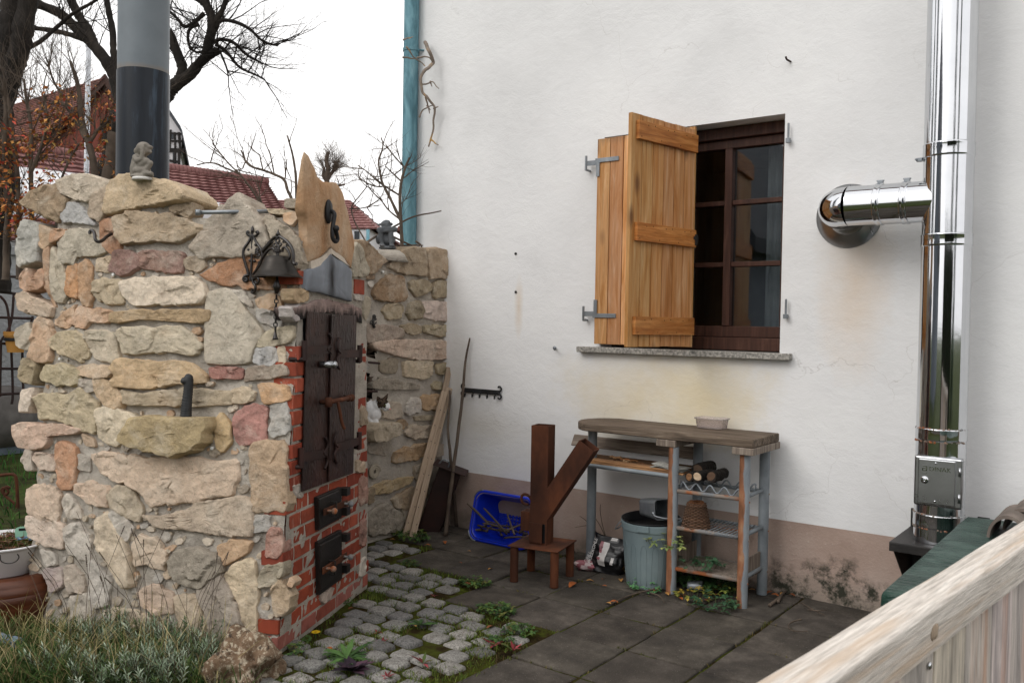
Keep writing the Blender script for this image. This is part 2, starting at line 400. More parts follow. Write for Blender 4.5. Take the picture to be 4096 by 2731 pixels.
# oven front (face A) plan, needed for keeping cobbles out of it
AD = V((-.412, .911, 0)).normalized(); AN = V((.911, .412, 0)).normalized()
K0 = V((-2.105, 1.645, 0))*S + AD*.012*S
def mk_cobble():
    t = NT('granite_cobble'); v = t.co(world=True)
    c = t.mix(1.0, t.attr(), t.ramp(t.noise(v, 110, 3, .6), [(.35, .55), (.5, 1.0), (.65, 1.35)]), 'MULTIPLY')
    c = t.mix(t.ramp(t.noise(v, 11, 6, .65), [(.55, 0.0), (.75, .7)]), c, lin('4d483c'))
    return t.fin(c, .85, t.bump(t.noise(v, 70, 6, .7), .6, .01), 0, .35)
cb = MB(); rr = random.Random(5)
CPX, CPY = .093*S, .080*S
cobble_spots = []
for m in range(-13, 25):
    off = (m % 2)*.5+rr.uniform(-.12, .12)
    for k in range(-18, 14):
        x = -1.83*S+(k+off)*CPX; y = 1.9*S+m*CPY
        if x > slab_left(y+.03)*S-.06 or x > slab_left(y-.05)*S-.06 or x < -2.86*S or y > 2.98*S or y < .55*S: continue
        pk = V((x, y, 0))-K0
        if pk.dot(AN) < .05 and pk.dot(AD) < .73*S: continue
        if rr.random() < .05: continue
        cx, cy = x+rr.uniform(-.012, .012), y+rr.uniform(-.01, .01)
        hx, hy = CPX*rr.uniform(.38, .46), CPY*rr.uniform(.38, .46); ro = rr.uniform(-.12, .12)
        b = rr.uniform(.62, .98); tint = rr.choice([(.255, .245, .225), (.215, .21, .195), (.285, .27, .245), (.175, .17, .163)])
        cb.col = (tint[0]*b, tint[1]*b, tint[2]*b, 1); zt = rr.uniform(-.002, .012)
        o8 = []
        for i in range(4):
            sx, sy = ((-1, -1), (1, -1), (1, 1), (-1, 1))[i]
            o8.append(V((sx*hx*rr.uniform(.84, 1.06), sy*hy*rr.uniform(.84, 1.06), 0)))
        o8 = chaik(chaik(o8, 1, .08), 1, .25)
        R = Matrix.Rotation(ro, 3, 'Z'); vs = []; N_ = len(o8)
        for sc_, dz in ((1.05, -.05), (1.02, -.014), (.96, -.003), (.8, .001), (.4, .003)):
            for p in o8:
                q = R @ (p*sc_); w = V((cx+q.x, cy+q.y, zt+dz+.006*nz((cx+q.x, cy+q.y, 3), 28)))
                vs.append(w)
        vs.append(V((cx, cy, zt+.007)))
        fs = [(r_*N_+i, r_*N_+(i+1) % N_, (r_+1)*N_+(i+1) % N_, (r_+1)*N_+i) for r_ in range(4) for i in range(N_)]
        fs += [(4*N_+i, 4*N_+(i+1) % N_, 5*N_) for i in range(N_)]
        cb.add(vs, fs); cobble_spots.append((cx, cy))
tag(cb.build('cobblestone_path', mk_cobble(), loc=(0, 0, 0), smooth=True), kind='structure')

# ============================================================= HOUSE
HX0, HX1, HZ = -3.10*S, 5.2, 6.6
house = thing('house', 'white rendered house with brown plinth, shuttered window and teal downpipe at its corner', 'house', (HX0, WY, 0))
WX0, WX1, WZ0, WZ1 = -1.975*S, -1.186*S, .902*S, 1.803*S
def mk_plaster():
    t = NT('white_trowelled_plaster'); v = t.co(world=True)
    c = t.ramp(t.noise(v, .9, 7, .6), [(.3, 'dadada'), (.5, 'e4e4e4'), (.7, 'eaeae9')])
    def blob(cx, cz, rx, rz, soft=.5):
        m = t.n('Mapping', i_Vector=t.n('NewGeometry').outputs['Position'], i_Location=(-cx/rx, 0, -cz/rz), i_Scale=(1/rx, 0, 1/rz)).outputs[0]
        ln = t.n('VectorMath', operation='LENGTH', i_0=m).outputs['Value']
        ns = t.noise(v, 3.5, 6, .65)
        return t.math('SUBTRACT', t.math('ADD', 1.0, t.math('MULTIPLY', t.math('SUBTRACT', ns, .5), 1.1)), ln, clamp=True)
    for (px, py, rx, rz, col, am) in ((2650, 1590, .95, .42, 'dccfb0', .75), (2480, 1640, .5, .3, 'd8cbb0', .6), (2800, 1600, .5, .4, 'd9c9a4', .7), (3420, 1130, .26, .65, 'd9bfa0', .55), (2075, 1230, .05, .25, 'd0b898', .6), (1830, 1560, .2, .5, 'b9b4a8', .5), (1900, 1700, .5, .2, 'c9c2b4', .5)):
        p = WP(px, py); c = t.mix(t.math('MULTIPLY', blob(p.x, p.z, rx, rz), am, clamp=True), c, lin(col))
    sp = t.math('MULTIPLY', t.ramp(t.noise(v, 90, 3), [(.68, 0.0), (.74, 1.0)]), t.ramp(t.noise(v, 1.3, 3), [(.55, 0.0), (.7, .35)]))
    c = t.mix(sp, c, lin('8b8378'))
    # hairline cracks: edges of large distorted cells, only in some patches
    dv = t.n('VectorMath', operation='ADD', i_0=v, i_1=t.n('VectorMath', operation='SCALE', i_0=t.n('TexNoise', i_Vector=v, i_Scale=2.6, i_Detail=5).outputs['Color'], i_Scale=.55).outputs[0]).outputs[0]
    vo = t.n('TexVoronoi', feature='DISTANCE_TO_EDGE', i_Vector=dv, i_Scale=1.15).outputs['Distance']
    cr = t.math('MULTIPLY', t.ramp(vo, [(.0, 1.0), (.004, 0.0)]), t.ramp(t.noise(V2(t, v, 3), 1.1, 3), [(.52, 0.0), (.6, 1.0)]))
    c = t.mix(t.math('MULTIPLY', cr, .28), c, lin('9a948c'))
    tr = t.noise(t.co((1, 1, 1.5), True), 5.2, 9, .68, .35)
    h = t.math('ADD', t.math('MULTIPLY', tr, 2.4), t.math('MULTIPLY', t.noise(v, 95, 5, .65), .35))
    h = t.math('SUBTRACT', h, t.math('MULTIPLY', cr, .3))
    return t.fin(c, .85, t.bump(h, .16, .02), 0, .3)
def mk_plinth():
    t = NT('brown_plinth_paint'); v = t.co(world=True)
    c = t.ramp(t.noise(v, 2.2, 7, .6), [(.3, '9c877b'), (.5, 'ab968a'), (.7, 'b5a398')])
    z = t.n('SeparateXYZ', i_Vector=t.n('NewGeometry').outputs['Position']).outputs
    ns = t.noise(v, 3.0, 7, .7)
    low = t.math('SUBTRACT', t.math('MULTIPLY_ADD', ns, .50, -.08), z[2])      # damp rising from the ground
    c = t.mix(t.ramp(low, [(.0, 0.0), (.16, .75)]), c, lin('8b8176'))
    p = WP(3330, 2320)
    m = t.math('SUBTRACT', .62, t.math('ABSOLUTE', t.math('SUBTRACT', z[0], p.x)), clamp=True)
    mo = t.math('MULTIPLY', t.ramp(t.noise(V2(t, v, 2), 7, 8, .72), [(.44, 0.0), (.56, 1.0)]), t.ramp(t.math('ADD', low, t.math('MULTIPLY', m, .22)), [(.02, 0.0), (.12, 1.0)]))
    c = t.mix(t.math('MULTIPLY', mo, t.ramp(m, [(.0, .3), (.3, 1.0)])), c, lin('36362d'))
    c = t.mix(t.ramp(t.noise(v, 60, 4), [(.66, 0.0), (.76, .5)]), c, lin('d8cfc4'))
    return t.fin(c, .88, t.bump(t.math('ADD', t.noise(v, 60, 6, .7), t.noise(v, 9, 5)), .4, .012), 0, .25)
PLZ = .272*S
w = MB(); Yw = WY; Yr = WY+.21
def q_(x0, x1, z0, z1, y=Yw): w.quad((x0, y, z0), (x1, y, z0), (x1, y, z1), (x0, y, z1))
q_(HX0, WX0, PLZ, HZ); q_(WX1, HX1, PLZ, HZ); q_(WX0, WX1, PLZ, WZ0-.002); q_(WX0, WX1, WZ1, HZ)
w.quad((WX0, Yw, WZ1), (WX1, Yw, WZ1), (WX1, Yr, WZ1), (WX0, Yr, WZ1))
w.quad((WX1, Yw, WZ0), (WX1, Yw, WZ1), (WX1, Yr, WZ1), (WX1, Yr, WZ0)); w.quad((WX0, Yw, WZ1), (WX0, Yw, WZ0), (WX0, Yr, WZ0), (WX0, Yr, WZ1))
w.quad((HX0, Yw, PLZ), (HX0, Yw, HZ), (HX0, Yw+9, HZ), (HX0, Yw+9, PLZ)); w.quad((HX1, Yw, HZ), (HX1, Yw, 0), (HX1, Yw+9, 0), (HX1, Yw+9, HZ))
w.quad((HX1, Yw+9, 0), (HX0, Yw+9, 0), (HX0, Yw+9, HZ), (HX1, Yw+9, HZ))
w.build('wall', mk_plaster(), house)
pl = MB(); pl.box(((HX0+HX1)/2, WY+4.5, PLZ/2-.05), (HX1-HX0-.006, 9, PLZ+.1-.001)); pl.build('plinth', mk_plinth(), house)
rf = MB(); xm = (HX0+HX1)/2
rf.prism([(HX0-.5, WY-.5, HZ-.15), (HX0-.5, WY+4.5, HZ+3.6), (HX0-.5, WY+9.5, HZ-.15), (HX0-.5, WY+9.5, HZ+.05), (HX0-.5, WY+4.5, HZ+3.85), (HX0-.5, WY-.5, HZ+.05)], (HX1-HX0+1, 0, 0))
MT['tile'] = None
def mk_tile(name, a, b, c_):
    t = NT(name); v = t.co(world=True)
    c = t.mix(1.0, t.attr(), t.ramp(t.noise(v, 5, 7, .65), [(.3, a), (.5, b), (.75, c_)]), 'MULTIPLY')
    return t.fin(c, .8, t.bump(t.noise(v, 60, 5), .3, .01), 0, .3)
MT['tile'] = mk_tile('red_clay_tile', '5c2a26', '7d3d36', '96564b')
rf.build('roof', MT['tile'], house)
# room behind the glass
rm = MB(); rx0, rx1, ry1 = WX0-.6, WX1+.6, WY+3
for a in ([(rx0, Yr+.09, .6), (rx0, ry1, .6), (rx0, ry1, 3.2), (rx0, Yr+.09, 3.2)], [(rx1, ry1, .6), (rx1, Yr+.09, .6), (rx1, Yr+.09, 3.2), (rx1, ry1, 3.2)], [(rx0, ry1, .6), (rx1, ry1, .6), (rx1, ry1, 3.2), (rx0, ry1, 3.2)], [(rx0, Yr+.09, .6), (rx1, Yr+.09, .6), (rx1, ry1, .6), (rx0, ry1, .6)], [(rx0, Yr+.09, 3.2), (rx0, ry1, 3.2), (rx1, ry1, 3.2), (rx1, Yr+.09, 3.2)]): rm.quad(*a)
rm.build('room', mat('dim_room_wall', [(.3, '8b8881'), (.7, '9a968e')], rough=.9), house)
win = MB(); fy = Yr-.03
def bar(x0, x1, z0, z1, y=fy, d=.07): win.box(((x0+x1)/2, y+d/2, (z0+z1)/2), (x1-x0, d, z1-z0))
fz = lambda px, py: YP(px, py, fy).z
zt, zb = WZ1-.004, WZ0+.004
bar(WX0+.002, WX1-.002, zt-.075, zt, fy-.035, .12); bar(WX0+.002, WX1-.002, zb, zb+.085, fy-.035, .12)
bar(WX0+.002, WX0+.05, zb+.086, zt-.076, fy-.02, .1); bar(WX1-.05, WX1-.002, zb+.086, zt-.076, fy-.02, .1)
m1, m2 = -1.452*S, -1.715*S
bar(WX0+.051, WX1-.051, zt-.135, zt-.077); bar(WX0+.051, WX1-.051, zb+.087, zb+.16); bar(WX0+.051, WX0+.085, zb+.161, zt-.136); bar(WX1-.075, WX1-.051, zb+.161, zt-.136)
for m_ in (m1, m2): bar(m_-.026, m_+.026, zb+.161, zt-.136, fy-.008)
for py in (808, 1056):
    z = fz(2960, py)
    for xa, xb in ((WX0+.086, m2-.027), (m2+.027, m1-.027), (m1+.027, WX1-.076)): bar(xa, xb, z-.016, z+.016, fy+.004, .05)
window = win.build('window', MT['frame'], house, bev=.004)
pn = MB(); pn.box(((WX0+WX1)/2, fy+.038, (zb+zt)/2+.01), (WX1-WX0-.17, .004, zt-zb-.30)); pn.build('pane', MT['glass'], window)
cu = MB(); cy = fy+.28
for (xa, xb) in ((m1+.16, WX1+.02), (m2-.1, m2+.06)):
    vs = []; k = 26
    for i in range(k+1):
        x = xa+(xb-xa)*i/k; vs += [V((x, cy+.025*sin(i*1.5), zb+.1)), V((x, cy+.025*sin(i*1.5+.3), zt-.05))]
    cu.add(vs, [(2*i, 2*i+2, 2*i+3, 2*i+1) for i in range(k)])
cu.build('curtain', mat('grey_net_curtain', [(.3, 'adafae'), (.7, 'c9cbca')], rough=.9), window, smooth=True)
si = MB(); si.box(((-2.078-1.137)/2*S, WY+.035, .8895*S), (.94*S, .19, .0245*S)); si.build('window_sill', MT['granite'], house, bev=.005)
# bifold shutter: first leaf closed over the left part of the window, second folded out towards the garden
MT['shutter'] = wood('varnished_pine', [(.2, '8a5428'), (.4, 'b57c46'), (.58, 'c9986a'), (.78, 'dec2a0')], st=(7.5, 7.5, .7), sc=2.6, rough=.6, bump=.3, knots='5a3418', spec=.35)
def stain_top(m, z_edge, amt, span):
    """grey weathering running down from a top edge"""
    t = NT.__new__(NT); t.m = m; t.t = m.node_tree; t.b = [n for n in t.t.nodes if n.type == 'BSDF_PRINCIPLED'][0]
    lk = t.b.inputs['Base Color'].links[0].from_socket; v = t.n('NewGeometry').outputs['Position']; z = t.n('SeparateXYZ', i_Vector=v).outputs[2]
    ns = t.noise(t.n('Mapping', i_Vector=v, i_Scale=(38, 38, 3)).outputs[0], 1.0, 6, .7)
    k = t.math('MULTIPLY_ADD', t.math('SUBTRACT', z, z_edge), 1/span, t.math('MULTIPLY_ADD', ns, 2.2, -.75), clamp=True)
    t.l(t.mix(t.math('MULTIPLY', k, amt), lk, lin('4c4a42')), t.b.inputs['Base Color'])
stain_top(MT['shutter'], 1.785*S, .85, .10)
def shutter_leaf(p0, ux, width, z0, z1, nb, th, seed):
    mb = MB(); ux = ux.normalized(); un = V((ux.y, -ux.x, 0)); rr = random.Random(seed); bw = width/nb
    for i in range(nb):
        b = rr.uniform(.74, 1.18); mb.col = (b, b*rr.uniform(.94, 1.03), b*rr.uniform(.84, 1.02), 1)
        R = Matrix((ux, un, V((0, 0, 1)))).transposed()
        c = p0+ux*(bw*(i+.5))+un*(th/2); mb.box((c.x, c.y, (z0+z1)/2), (bw-.004, th-rr.uniform(0, .002), z1-z0-rr.uniform(0, .006)), R)
    return mb, ux, un, R
sz0, sz1 = .917*S, 1.785*S
p0 = V((-1.99*S, WY-.03, 0)); mb, ux, un, R = shutter_leaf(p0, V((1, 0, 0)), .455*S, sz0-.005, sz1+.012, 7, .026, 3)
mb.c = [(q[0]*1.1, q[1]*1.14, q[2]*1.16, 1) for q in mb.c]
leaf1 = mb.build('shutter', MT['shutter'], house, bev=.003); leaf1['label'] = 'bleached shutter leaf closed over the left part of the window'
hin = WP(2364, 655, .04), WP(2352, 1255, .04)
for i, hp in enumerate(hin):
    h = MB(); y = WY-.036; s_ = -1 if i == 0 else 1
    h.box((p0.x+.085, y-.026, hp.z+s_*-.012), (.19, .006, .03)); h.box((p0.x+.012, y-.026, hp.z+s_*.05), (.028, .007, .10))
    h.box((p0.x-.045, y-.02, hp.z), (.10, .007, .035)); h.tube([(p0.x-.09, y-.022, hp.z-.05), (p0.x-.09, y-.022, hp.z+.055)], .009, 10)
    h.tube([(p0.x-.09, y-.022, hp.z-.045), (p0.x-.09, WY+.01, hp.z-.045)], .008, 8)
    h.build('strap_hinge', MT['zinc'], leaf1, bev=.0015)
a, b = V((-1.612*S, 2.815*S, 0)), V((-1.545*S, 3.205*S, 0))
wd = (b-a).length; mb, ux, un, R = shutter_leaf(a, b-a, wd, sz0+.0, sz1-.016, 6, .028, 8)
leaf2 = mb.build('shutter', MT['shutter'], house, bev=.003); leaf2['label'] = 'orange varnished shutter leaf folded out with three battens'
for (z, sd) in ((1.715, 1), (1.343, 2), (.997, 3)):
    bt = MB(); c = a+ux*(wd*.53)+un*.042; k = .9+.1*sd % .3; bt.col = (k, k*.95, k*.9, 1)
    vs = [(-.5, 0), (.5, 0)]
    bt.box((c.x, c.y, z*S), (wd*.93, .026, .112), R)
    bt.col = (.12, .11, .10, 1)
    for i in range(9):
        p = a+ux*(wd*(.1+.1*i))+un*.0555; bt.ball((p.x, p.y, z*S+(-.04, .035, .04)[i % 3]), .0036, 6)
    o = bt.build('batten', wood('batten_pine_%d' % sd, [(.22, '6e3c18'), (.45, 'a2662e'), (.65, 'bd844a'), (.85, 'cfa470')], st=(1.0, 1.0, 13), sc=2.6, rough=.6, spec=.35), leaf2, bev=.004)
la = MB(); c = a+ux*(wd*.985)+un*.058; la.box((c.x, c.y, 1.338*S), (.02, .012, .07), R); la.box((c.x, c.y, 1.345*S), (.05, .006, .022), R); la.build('latch', MT['iron'], leaf2, bev=.002)
for px, py in ((3160, 545), (3150, 1245)):
    p = WP(px, py); h = MB(); h.tube([(p.x, WY-.03, p.z-.04), (p.x, WY-.03, p.z+.075)], .007, 8); h.tube([(p.x, WY-.03, p.z-.03), (p.x, WY+.01, p.z-.03)], .010, 8); h.box((p.x, WY-.03, p.z-.032), (.026, .026, .028))
    h.build('shutter_pintle', MT['zinc'], house, bev=.002)
hk = MB(); p = WP(3158, 245); hk.tube(spline([(p.x+.008, WY, p.z-.006), (p.x+.004, WY-.025, p.z-.004), (p.x-.004, WY-.04, p.z), (p.x-.008, WY-.045, p.z+.018)]), .006, 8); hk.build('wall_hook', MT['rust_dark'], house, smooth=True)
for px, py in ((2064, 1015), (2064, 1168)):
    p = WP(px, py); nl = MB(); nl.ball((p.x, WY-.004, p.z), (.011, .01, .011), 10); nl.build('screw', MT['iron'], house, smooth=True)
p = WP(2225, 1392); nl = MB(); nl.tube([(p.x-.02, WY+.01, p.z), (p.x+.03, WY-.07, p.z-.002)], .006, 8); nl.ball((p.x-.012, WY-.004, p.z), (.016, .006, .016), 10); nl.build('wall_peg', MT['zinc'], house, smooth=True)
# downpipe
def mk_patina():
    t = NT('weathered_teal_copper'); f = t.noise(t.co((1, 1, .22)), 14, 7, .65, .5)
    c = t.ramp(f, [(.3, '3c626e'), (.48, '5a8490'), (.62, '729ca8'), (.78, 'a2c0c8')])
    return t.fin(c, .6, t.bump(f, .15, .003), .2, .4)
MT['patina'] = mk_patina()
dx, dy = -3.095*S, WY-.062
dp = MB(); dp.tube([(dx, dy, 1.0), (dx, dy, 1.535*S)], .0665, 22); dp.tube([(dx, dy, 1.53*S), (dx, dy, HZ)], .062, 22)
dpo = dp.build('downpipe', MT['patina'], house, auto=40)
br = MB(); z = 2.36*S; br.lathe((dx, dy, z), [(.062, -.012), (.068, -.012), (.068, .012), (.062, .012)], 22); br.tube([(dx+.05, dy+.03, z), (dx+.09, WY, z)], .007, 8); br.build('bracket', MT['patina'], dpo, auto=40)

# hook rail
p1, p2 = WP(1842, 1560, .02), WP(2003, 1578, .02); zc = (p1.z+p2.z)/2
hr = thing('hook_rail', 'black wrought iron rail with five coat hooks and curled ends on the white wall', 'hook rail', (p1.x, WY, zc))
r_ = MB(); r_.box(((p1.x+p2.x)/2, WY-.012, zc+.008), (p2.x-p1.x-.03, .008, .036))
for e, s_ in ((p1.x, 1), (p2.x, -1)):
    for u in (1, -1):
        r_.tube(spline([(e+s_*.05, WY-.012, zc+.008), (e+s_*.02, WY-.012, zc+.008+u*.006), (e, WY-.012, zc+.008+u*.022), (e+s_*.006, WY-.012, zc+.008+u*.044), (e+s_*.026, WY-.012, zc+.008+u*.05), (e+s_*.034, WY-.012, zc+.008+u*.038)]), .0065, 8)
r_.build('rail', MT['black'], hr, auto=40)
for i in range(5):
    x = p1.x+.055+(p2.x-p1.x-.11)*i/4; h = MB(); h.tube(spline([(x, WY-.018, zc+.005), (x, WY-.02, zc-.03), (x+.004, WY-.036, zc-.044), (x+.016, WY-.052, zc-.036), (x+.018, WY-.056, zc-.014)]), .0045, 8); h.build('hook', MT['black'], hr, smooth=True)

# ============================================================= STEEL FLUE
FX, FY, FR = -.587*S, 3.075*S, .0742*S
fl = thing('steel_flue', 'shiny stainless steel flue pipe standing on a wall bracket', 'flue pipe', (FX, FY, 0))
pp = MB(); z0 = .322*S
pp.tube([(FX, FY, z0), (FX, FY, .36*S)], FR, 48, cap=False)
pp.tube([(FX, FY, .36*S), (FX, FY, HZ+1.2)], FR, 48)
fp = pp.build('pipe', MT['steel'], fl, auto=40)
def zpx(py, px=3795): return YP(px, py, FY-FR).z
for (pa, pb) in ((560, 617), (930, 980), (1722, 1772), (2072, 2128)):
    c = MB(); za, zb_ = zpx(pb), zpx(pa); c.lathe((FX, FY, 0), [(FR, za), (FR+.002, za+.001), (FR+.004, za+.006), (FR+.004, za+.012), (FR+.003, zb_-.012), (FR+.0045, zb_-.006), (FR+.004, zb_), (FR, zb_+.002)], 48, cap=False)
    c.build('pipe_collar', MT['steel'], fl, smooth=True)
rs = MB(); rr = random.Random(4)
for py in (1722, 1775, 2072, 2130):
    z = zpx(py)
    for i in range(30):
        an = -2.9+rr.random()*2.6; rs.ball((FX+(FR+.0015)*cos(an), FY+(FR+.0015)*sin(an), z+rr.uniform(-.003, .003)), rr.uniform(.003, .006), 6)
rs.build('rust_edge', MT['rail_rust'], fl, smooth=True)
tz = 1.415*S; br = .067*S; ex = -.8925*S
tb = MB(); tb.tube([(FX-.02, FY, tz), (ex, FY, tz)], br, 40)
tb.tube([(ex+.0, FY, tz)]+[(ex-.085*sin(q*pi/12), FY+.10*(1-cos(q*pi/12)), tz) for q in range(1, 7)]+[(ex-.085, WY-.012, tz)], br*.995, 40)
tb.build('branch_pipe', MT['steel'], fl, auto=45)
for t0, t1 in ((.16, .26), (.52, .62)):
    xa, xb = FX+FR*-1-(FX-FR-ex)*t0, FX-FR-(FX-FR-ex)*t1
    c = MB(); Rm = basis((-1, 0, 0)); L = xa-xb; c.lathe((xa, FY, tz), [(br, 0), (br+.005, .002), (br+.006, .008), (br+.003, .014), (br+.003, L-.014), (br+.006, L-.008), (br+.005, L-.002), (br, L)], 40, Rm, cap=False); c.build('branch_collar', MT['steel'], fl, smooth=True)
    sc = MB(); xm_ = (xa+xb)/2; sc.box((xm_, FY, tz+br+.012), (.03, .02, .016)); sc.tube([(xm_-.02, FY, tz+br+.02), (xm_+.02, FY, tz+br+.02)], .005, 8); sc.build('clamp_screw', MT['zinc'], fl, bev=.002)
ro = MB(); rc = WP(3395, 865); ro.lathe((rc.x, WY, rc.z), [(br+.002, .028), (br+.012, .020), (.190, .006), (.191, .001)], 48, basis((0, -1, 0)), cap=False); ro.build('wall_rosette', MT['steel_dull'], fl, smooth=True)
sc = MB(); z = zpx(615); sc.box((FX-FR-.016, FY-.02, z), (.028, .02, .02)); sc.tube([(FX-FR-.03, FY-.045, z), (FX-FR-.03, FY+.01, z)], .006, 8); sc.build('clamp_screw', MT['zinc'], fl, bev=.002)
# clean-out door
zz = lambda x, y: YP(3550+x/3.1355, 1750+y/3.1355, FY-FR-.012)
TL, BR_ = zz(335, 215), zz(930, 915); cx_, cz_ = (TL.x+BR_.x)/2, (TL.z+BR_.z)/2; wdt, hgt = BR_.x-TL.x, TL.z-BR_.z; yd = FY-FR-.004
d = MB(); d.box((cx_, yd+.02, cz_), (wdt, .05, hgt)); dr = d.build('cleanout_door', MT['steel_dull'], fl, bev=.012, seg=3)
d = MB(); d.box((cx_-.005, yd-.009, cz_), (wdt*.77, .012, hgt*.90)); d.build('door_panel', MT['steel_dull'], dr, bev=.008, seg=3)
d = MB(); lx, lz = cx_-wdt*.26, cz_+hgt*.03; d.lathe((lx, yd-.014, lz), [(.019, 0), (.019, .006), (.014, .010), (.007, .011), (.006, .006), (.0, .006)], 24, basis((0, -1, 0))); d.box((lx, yd-.022, lz), (.012, .004, .003)); d.build('lock', MT['steel'], dr, smooth=False)
for sz_ in (.24, -.28):
    d = MB(); d.tube([(cx_+wdt*.44, yd-.006, cz_+hgt*sz_-.022), (cx_+wdt*.44, yd-.006, cz_+hgt*sz_+.022)], .007, 10); d.build('hinge', MT['steel_dull'], dr, smooth=True)
for sz_ in (.38, -.38):
    d = MB(); d.ball((cx_-.01, yd-.016, cz_+hgt*sz_), (.006, .004, .006), 10); d.build('rivet', MT['steel'], dr, smooth=True)
def text(body, size, loc, R, m, name, parent, ext=.0015):
    cu = bpy.data.curves.new(name, 'FONT'); cu.body = body; cu.size = size; cu.extrude = ext; cu.align_x = 'CENTER'; cu.align_y = 'CENTER'
    t_ = bpy.data.objects.new(name, cu); COLL.objects.link(t_); bpy.context.view_layer.update()
    me = bpy.data.meshes.new_from_object(t_.evaluated_get(bpy.context.evaluated_depsgraph_get())); bpy.data.objects.remove(t_)
    mb = MB(); mb.add([V(loc)+R @ v.co for v in me.vertices], [tuple(p.vertices) for p in me.polygons])
    return mb.build(name, m, parent)
RW = Matrix(((1, 0, 0), (0, 0, -1), (0, 1, 0)))          # text plane facing the garden
text('DINAK', .034, (cx_+.012, yd-.0155, cz_+hgt*.26), RW, MT['steel'], 'lettering', dr)
em = MB(); ex_, ez_ = cx_-.062, cz_+hgt*.262
for b in ((0, .011, .022, .004), (.009, 0, .004, .024), (0, -.011, .022, .004), (-.003, 0, .016, .004), (-.009, -.006, .004, .012)): em.box((ex_+b[0], yd-.0155, ez_+b[1]), (b[2], .003, b[3]))
em.build('emblem', MT['steel'], dr)
text('SERIE', .010, (lx, yd-.0155, lz+.035), RW, MT['steel'], 'lettering', dr, .001)
# wall bracket carrying the flue
bk = MB(); bz = YP(3700, 2190, FY-FR-.06).z; hw = .20
bk.box((FX, (WY+FY-FR-.07)/2, bz), (hw*2, WY-FY+FR+.07, .012)); bk.box((FX, FY-FR-.068, bz-.02), (hw*2, .006, .045))
for s_ in (-1, 1):
    x = FX+s_*(hw-.01); bk.prism([(x-.004, FY-FR-.06, bz-.008), (x-.004, WY-.004, bz-.008), (x-.004, WY-.004, bz-.36), (x-.004, WY-.06, bz-.36)], (.008, 0, 0)); bk.box((x-s_*.02, WY-.008, bz-.1), (.06, .008, .42))
bk.build('wall_bracket', MT['iron'], fl, bev=.002)
tag(fl)
# ============================================================= STONE OVEN
REG = {'2': (0, 650, 2.24), '3': (900, 550, 2.24), '4': (0, 1250, 2.24), '5': (900, 1150, 2.24), '6': (0, 1931, 1.96), '7': (900, 1831, 1.7425), 's': (0, 0, 1)}
def px(reg, x, y):
    a, b, k = REG[reg]; return a+x/k, b+y/k
LEAN = .110
BD = V((-.911, -.412, 0)).normalized(); BN = V((.412, -.911, 0)).normalized()
BD2 = V((-.973, -.2316, 0)).normalized(); BN2 = V((.2316, -.973, 0)).normalized()
S1 = .573*S; Q0 = K0+BD*S1; S2 = S1+.385*S; Q2 = Q0+BD2*(S2-S1)
BD3 = V((-.45, .89, 0)).normalized(); BN3 = V((-.89, -.45, 0))
UPB = V((0, 0, 1))+AD*LEAN
N1 = BD.cross(UPB); N1 = N1 if N1.dot(BN) > 0 else -N1; N1.normalize()
N2 = BD2.cross(UPB); N2 = N2 if N2.dot(BN2) > 0 else -N2; N2.normalize()
def BP(x, y, off=0):
    p = on(x, y, K0+N1*off, N1); s_ = (p-K0-UPB*p.z).dot(BD)
    if s_ > S1: p = on(x, y, Q0+N2*off, N2); return p, N2, S1+(p-Q0-UPB*p.z).dot(BD2)
    return p, N1, s_
def AP(x, y, off=0): return on(x, y, K0+AN*off, AN)
def At(t, z, off=0): return K0+AD*t+AN*off+V((0, 0, z))
def Bs(s_, z, off=0):
    if s_ <= S1: return K0+BD*s_+UPB*z+N1*off
    if s_ <= S2: return Q0+BD2*(s_-S1)+UPB*z+N2*off
    return Q2+BD3*(s_-S2)+UPB*z+BN3*off
XC = -2.88*S
def CP(x, y, off=0): return XP(x, y, XC+off)

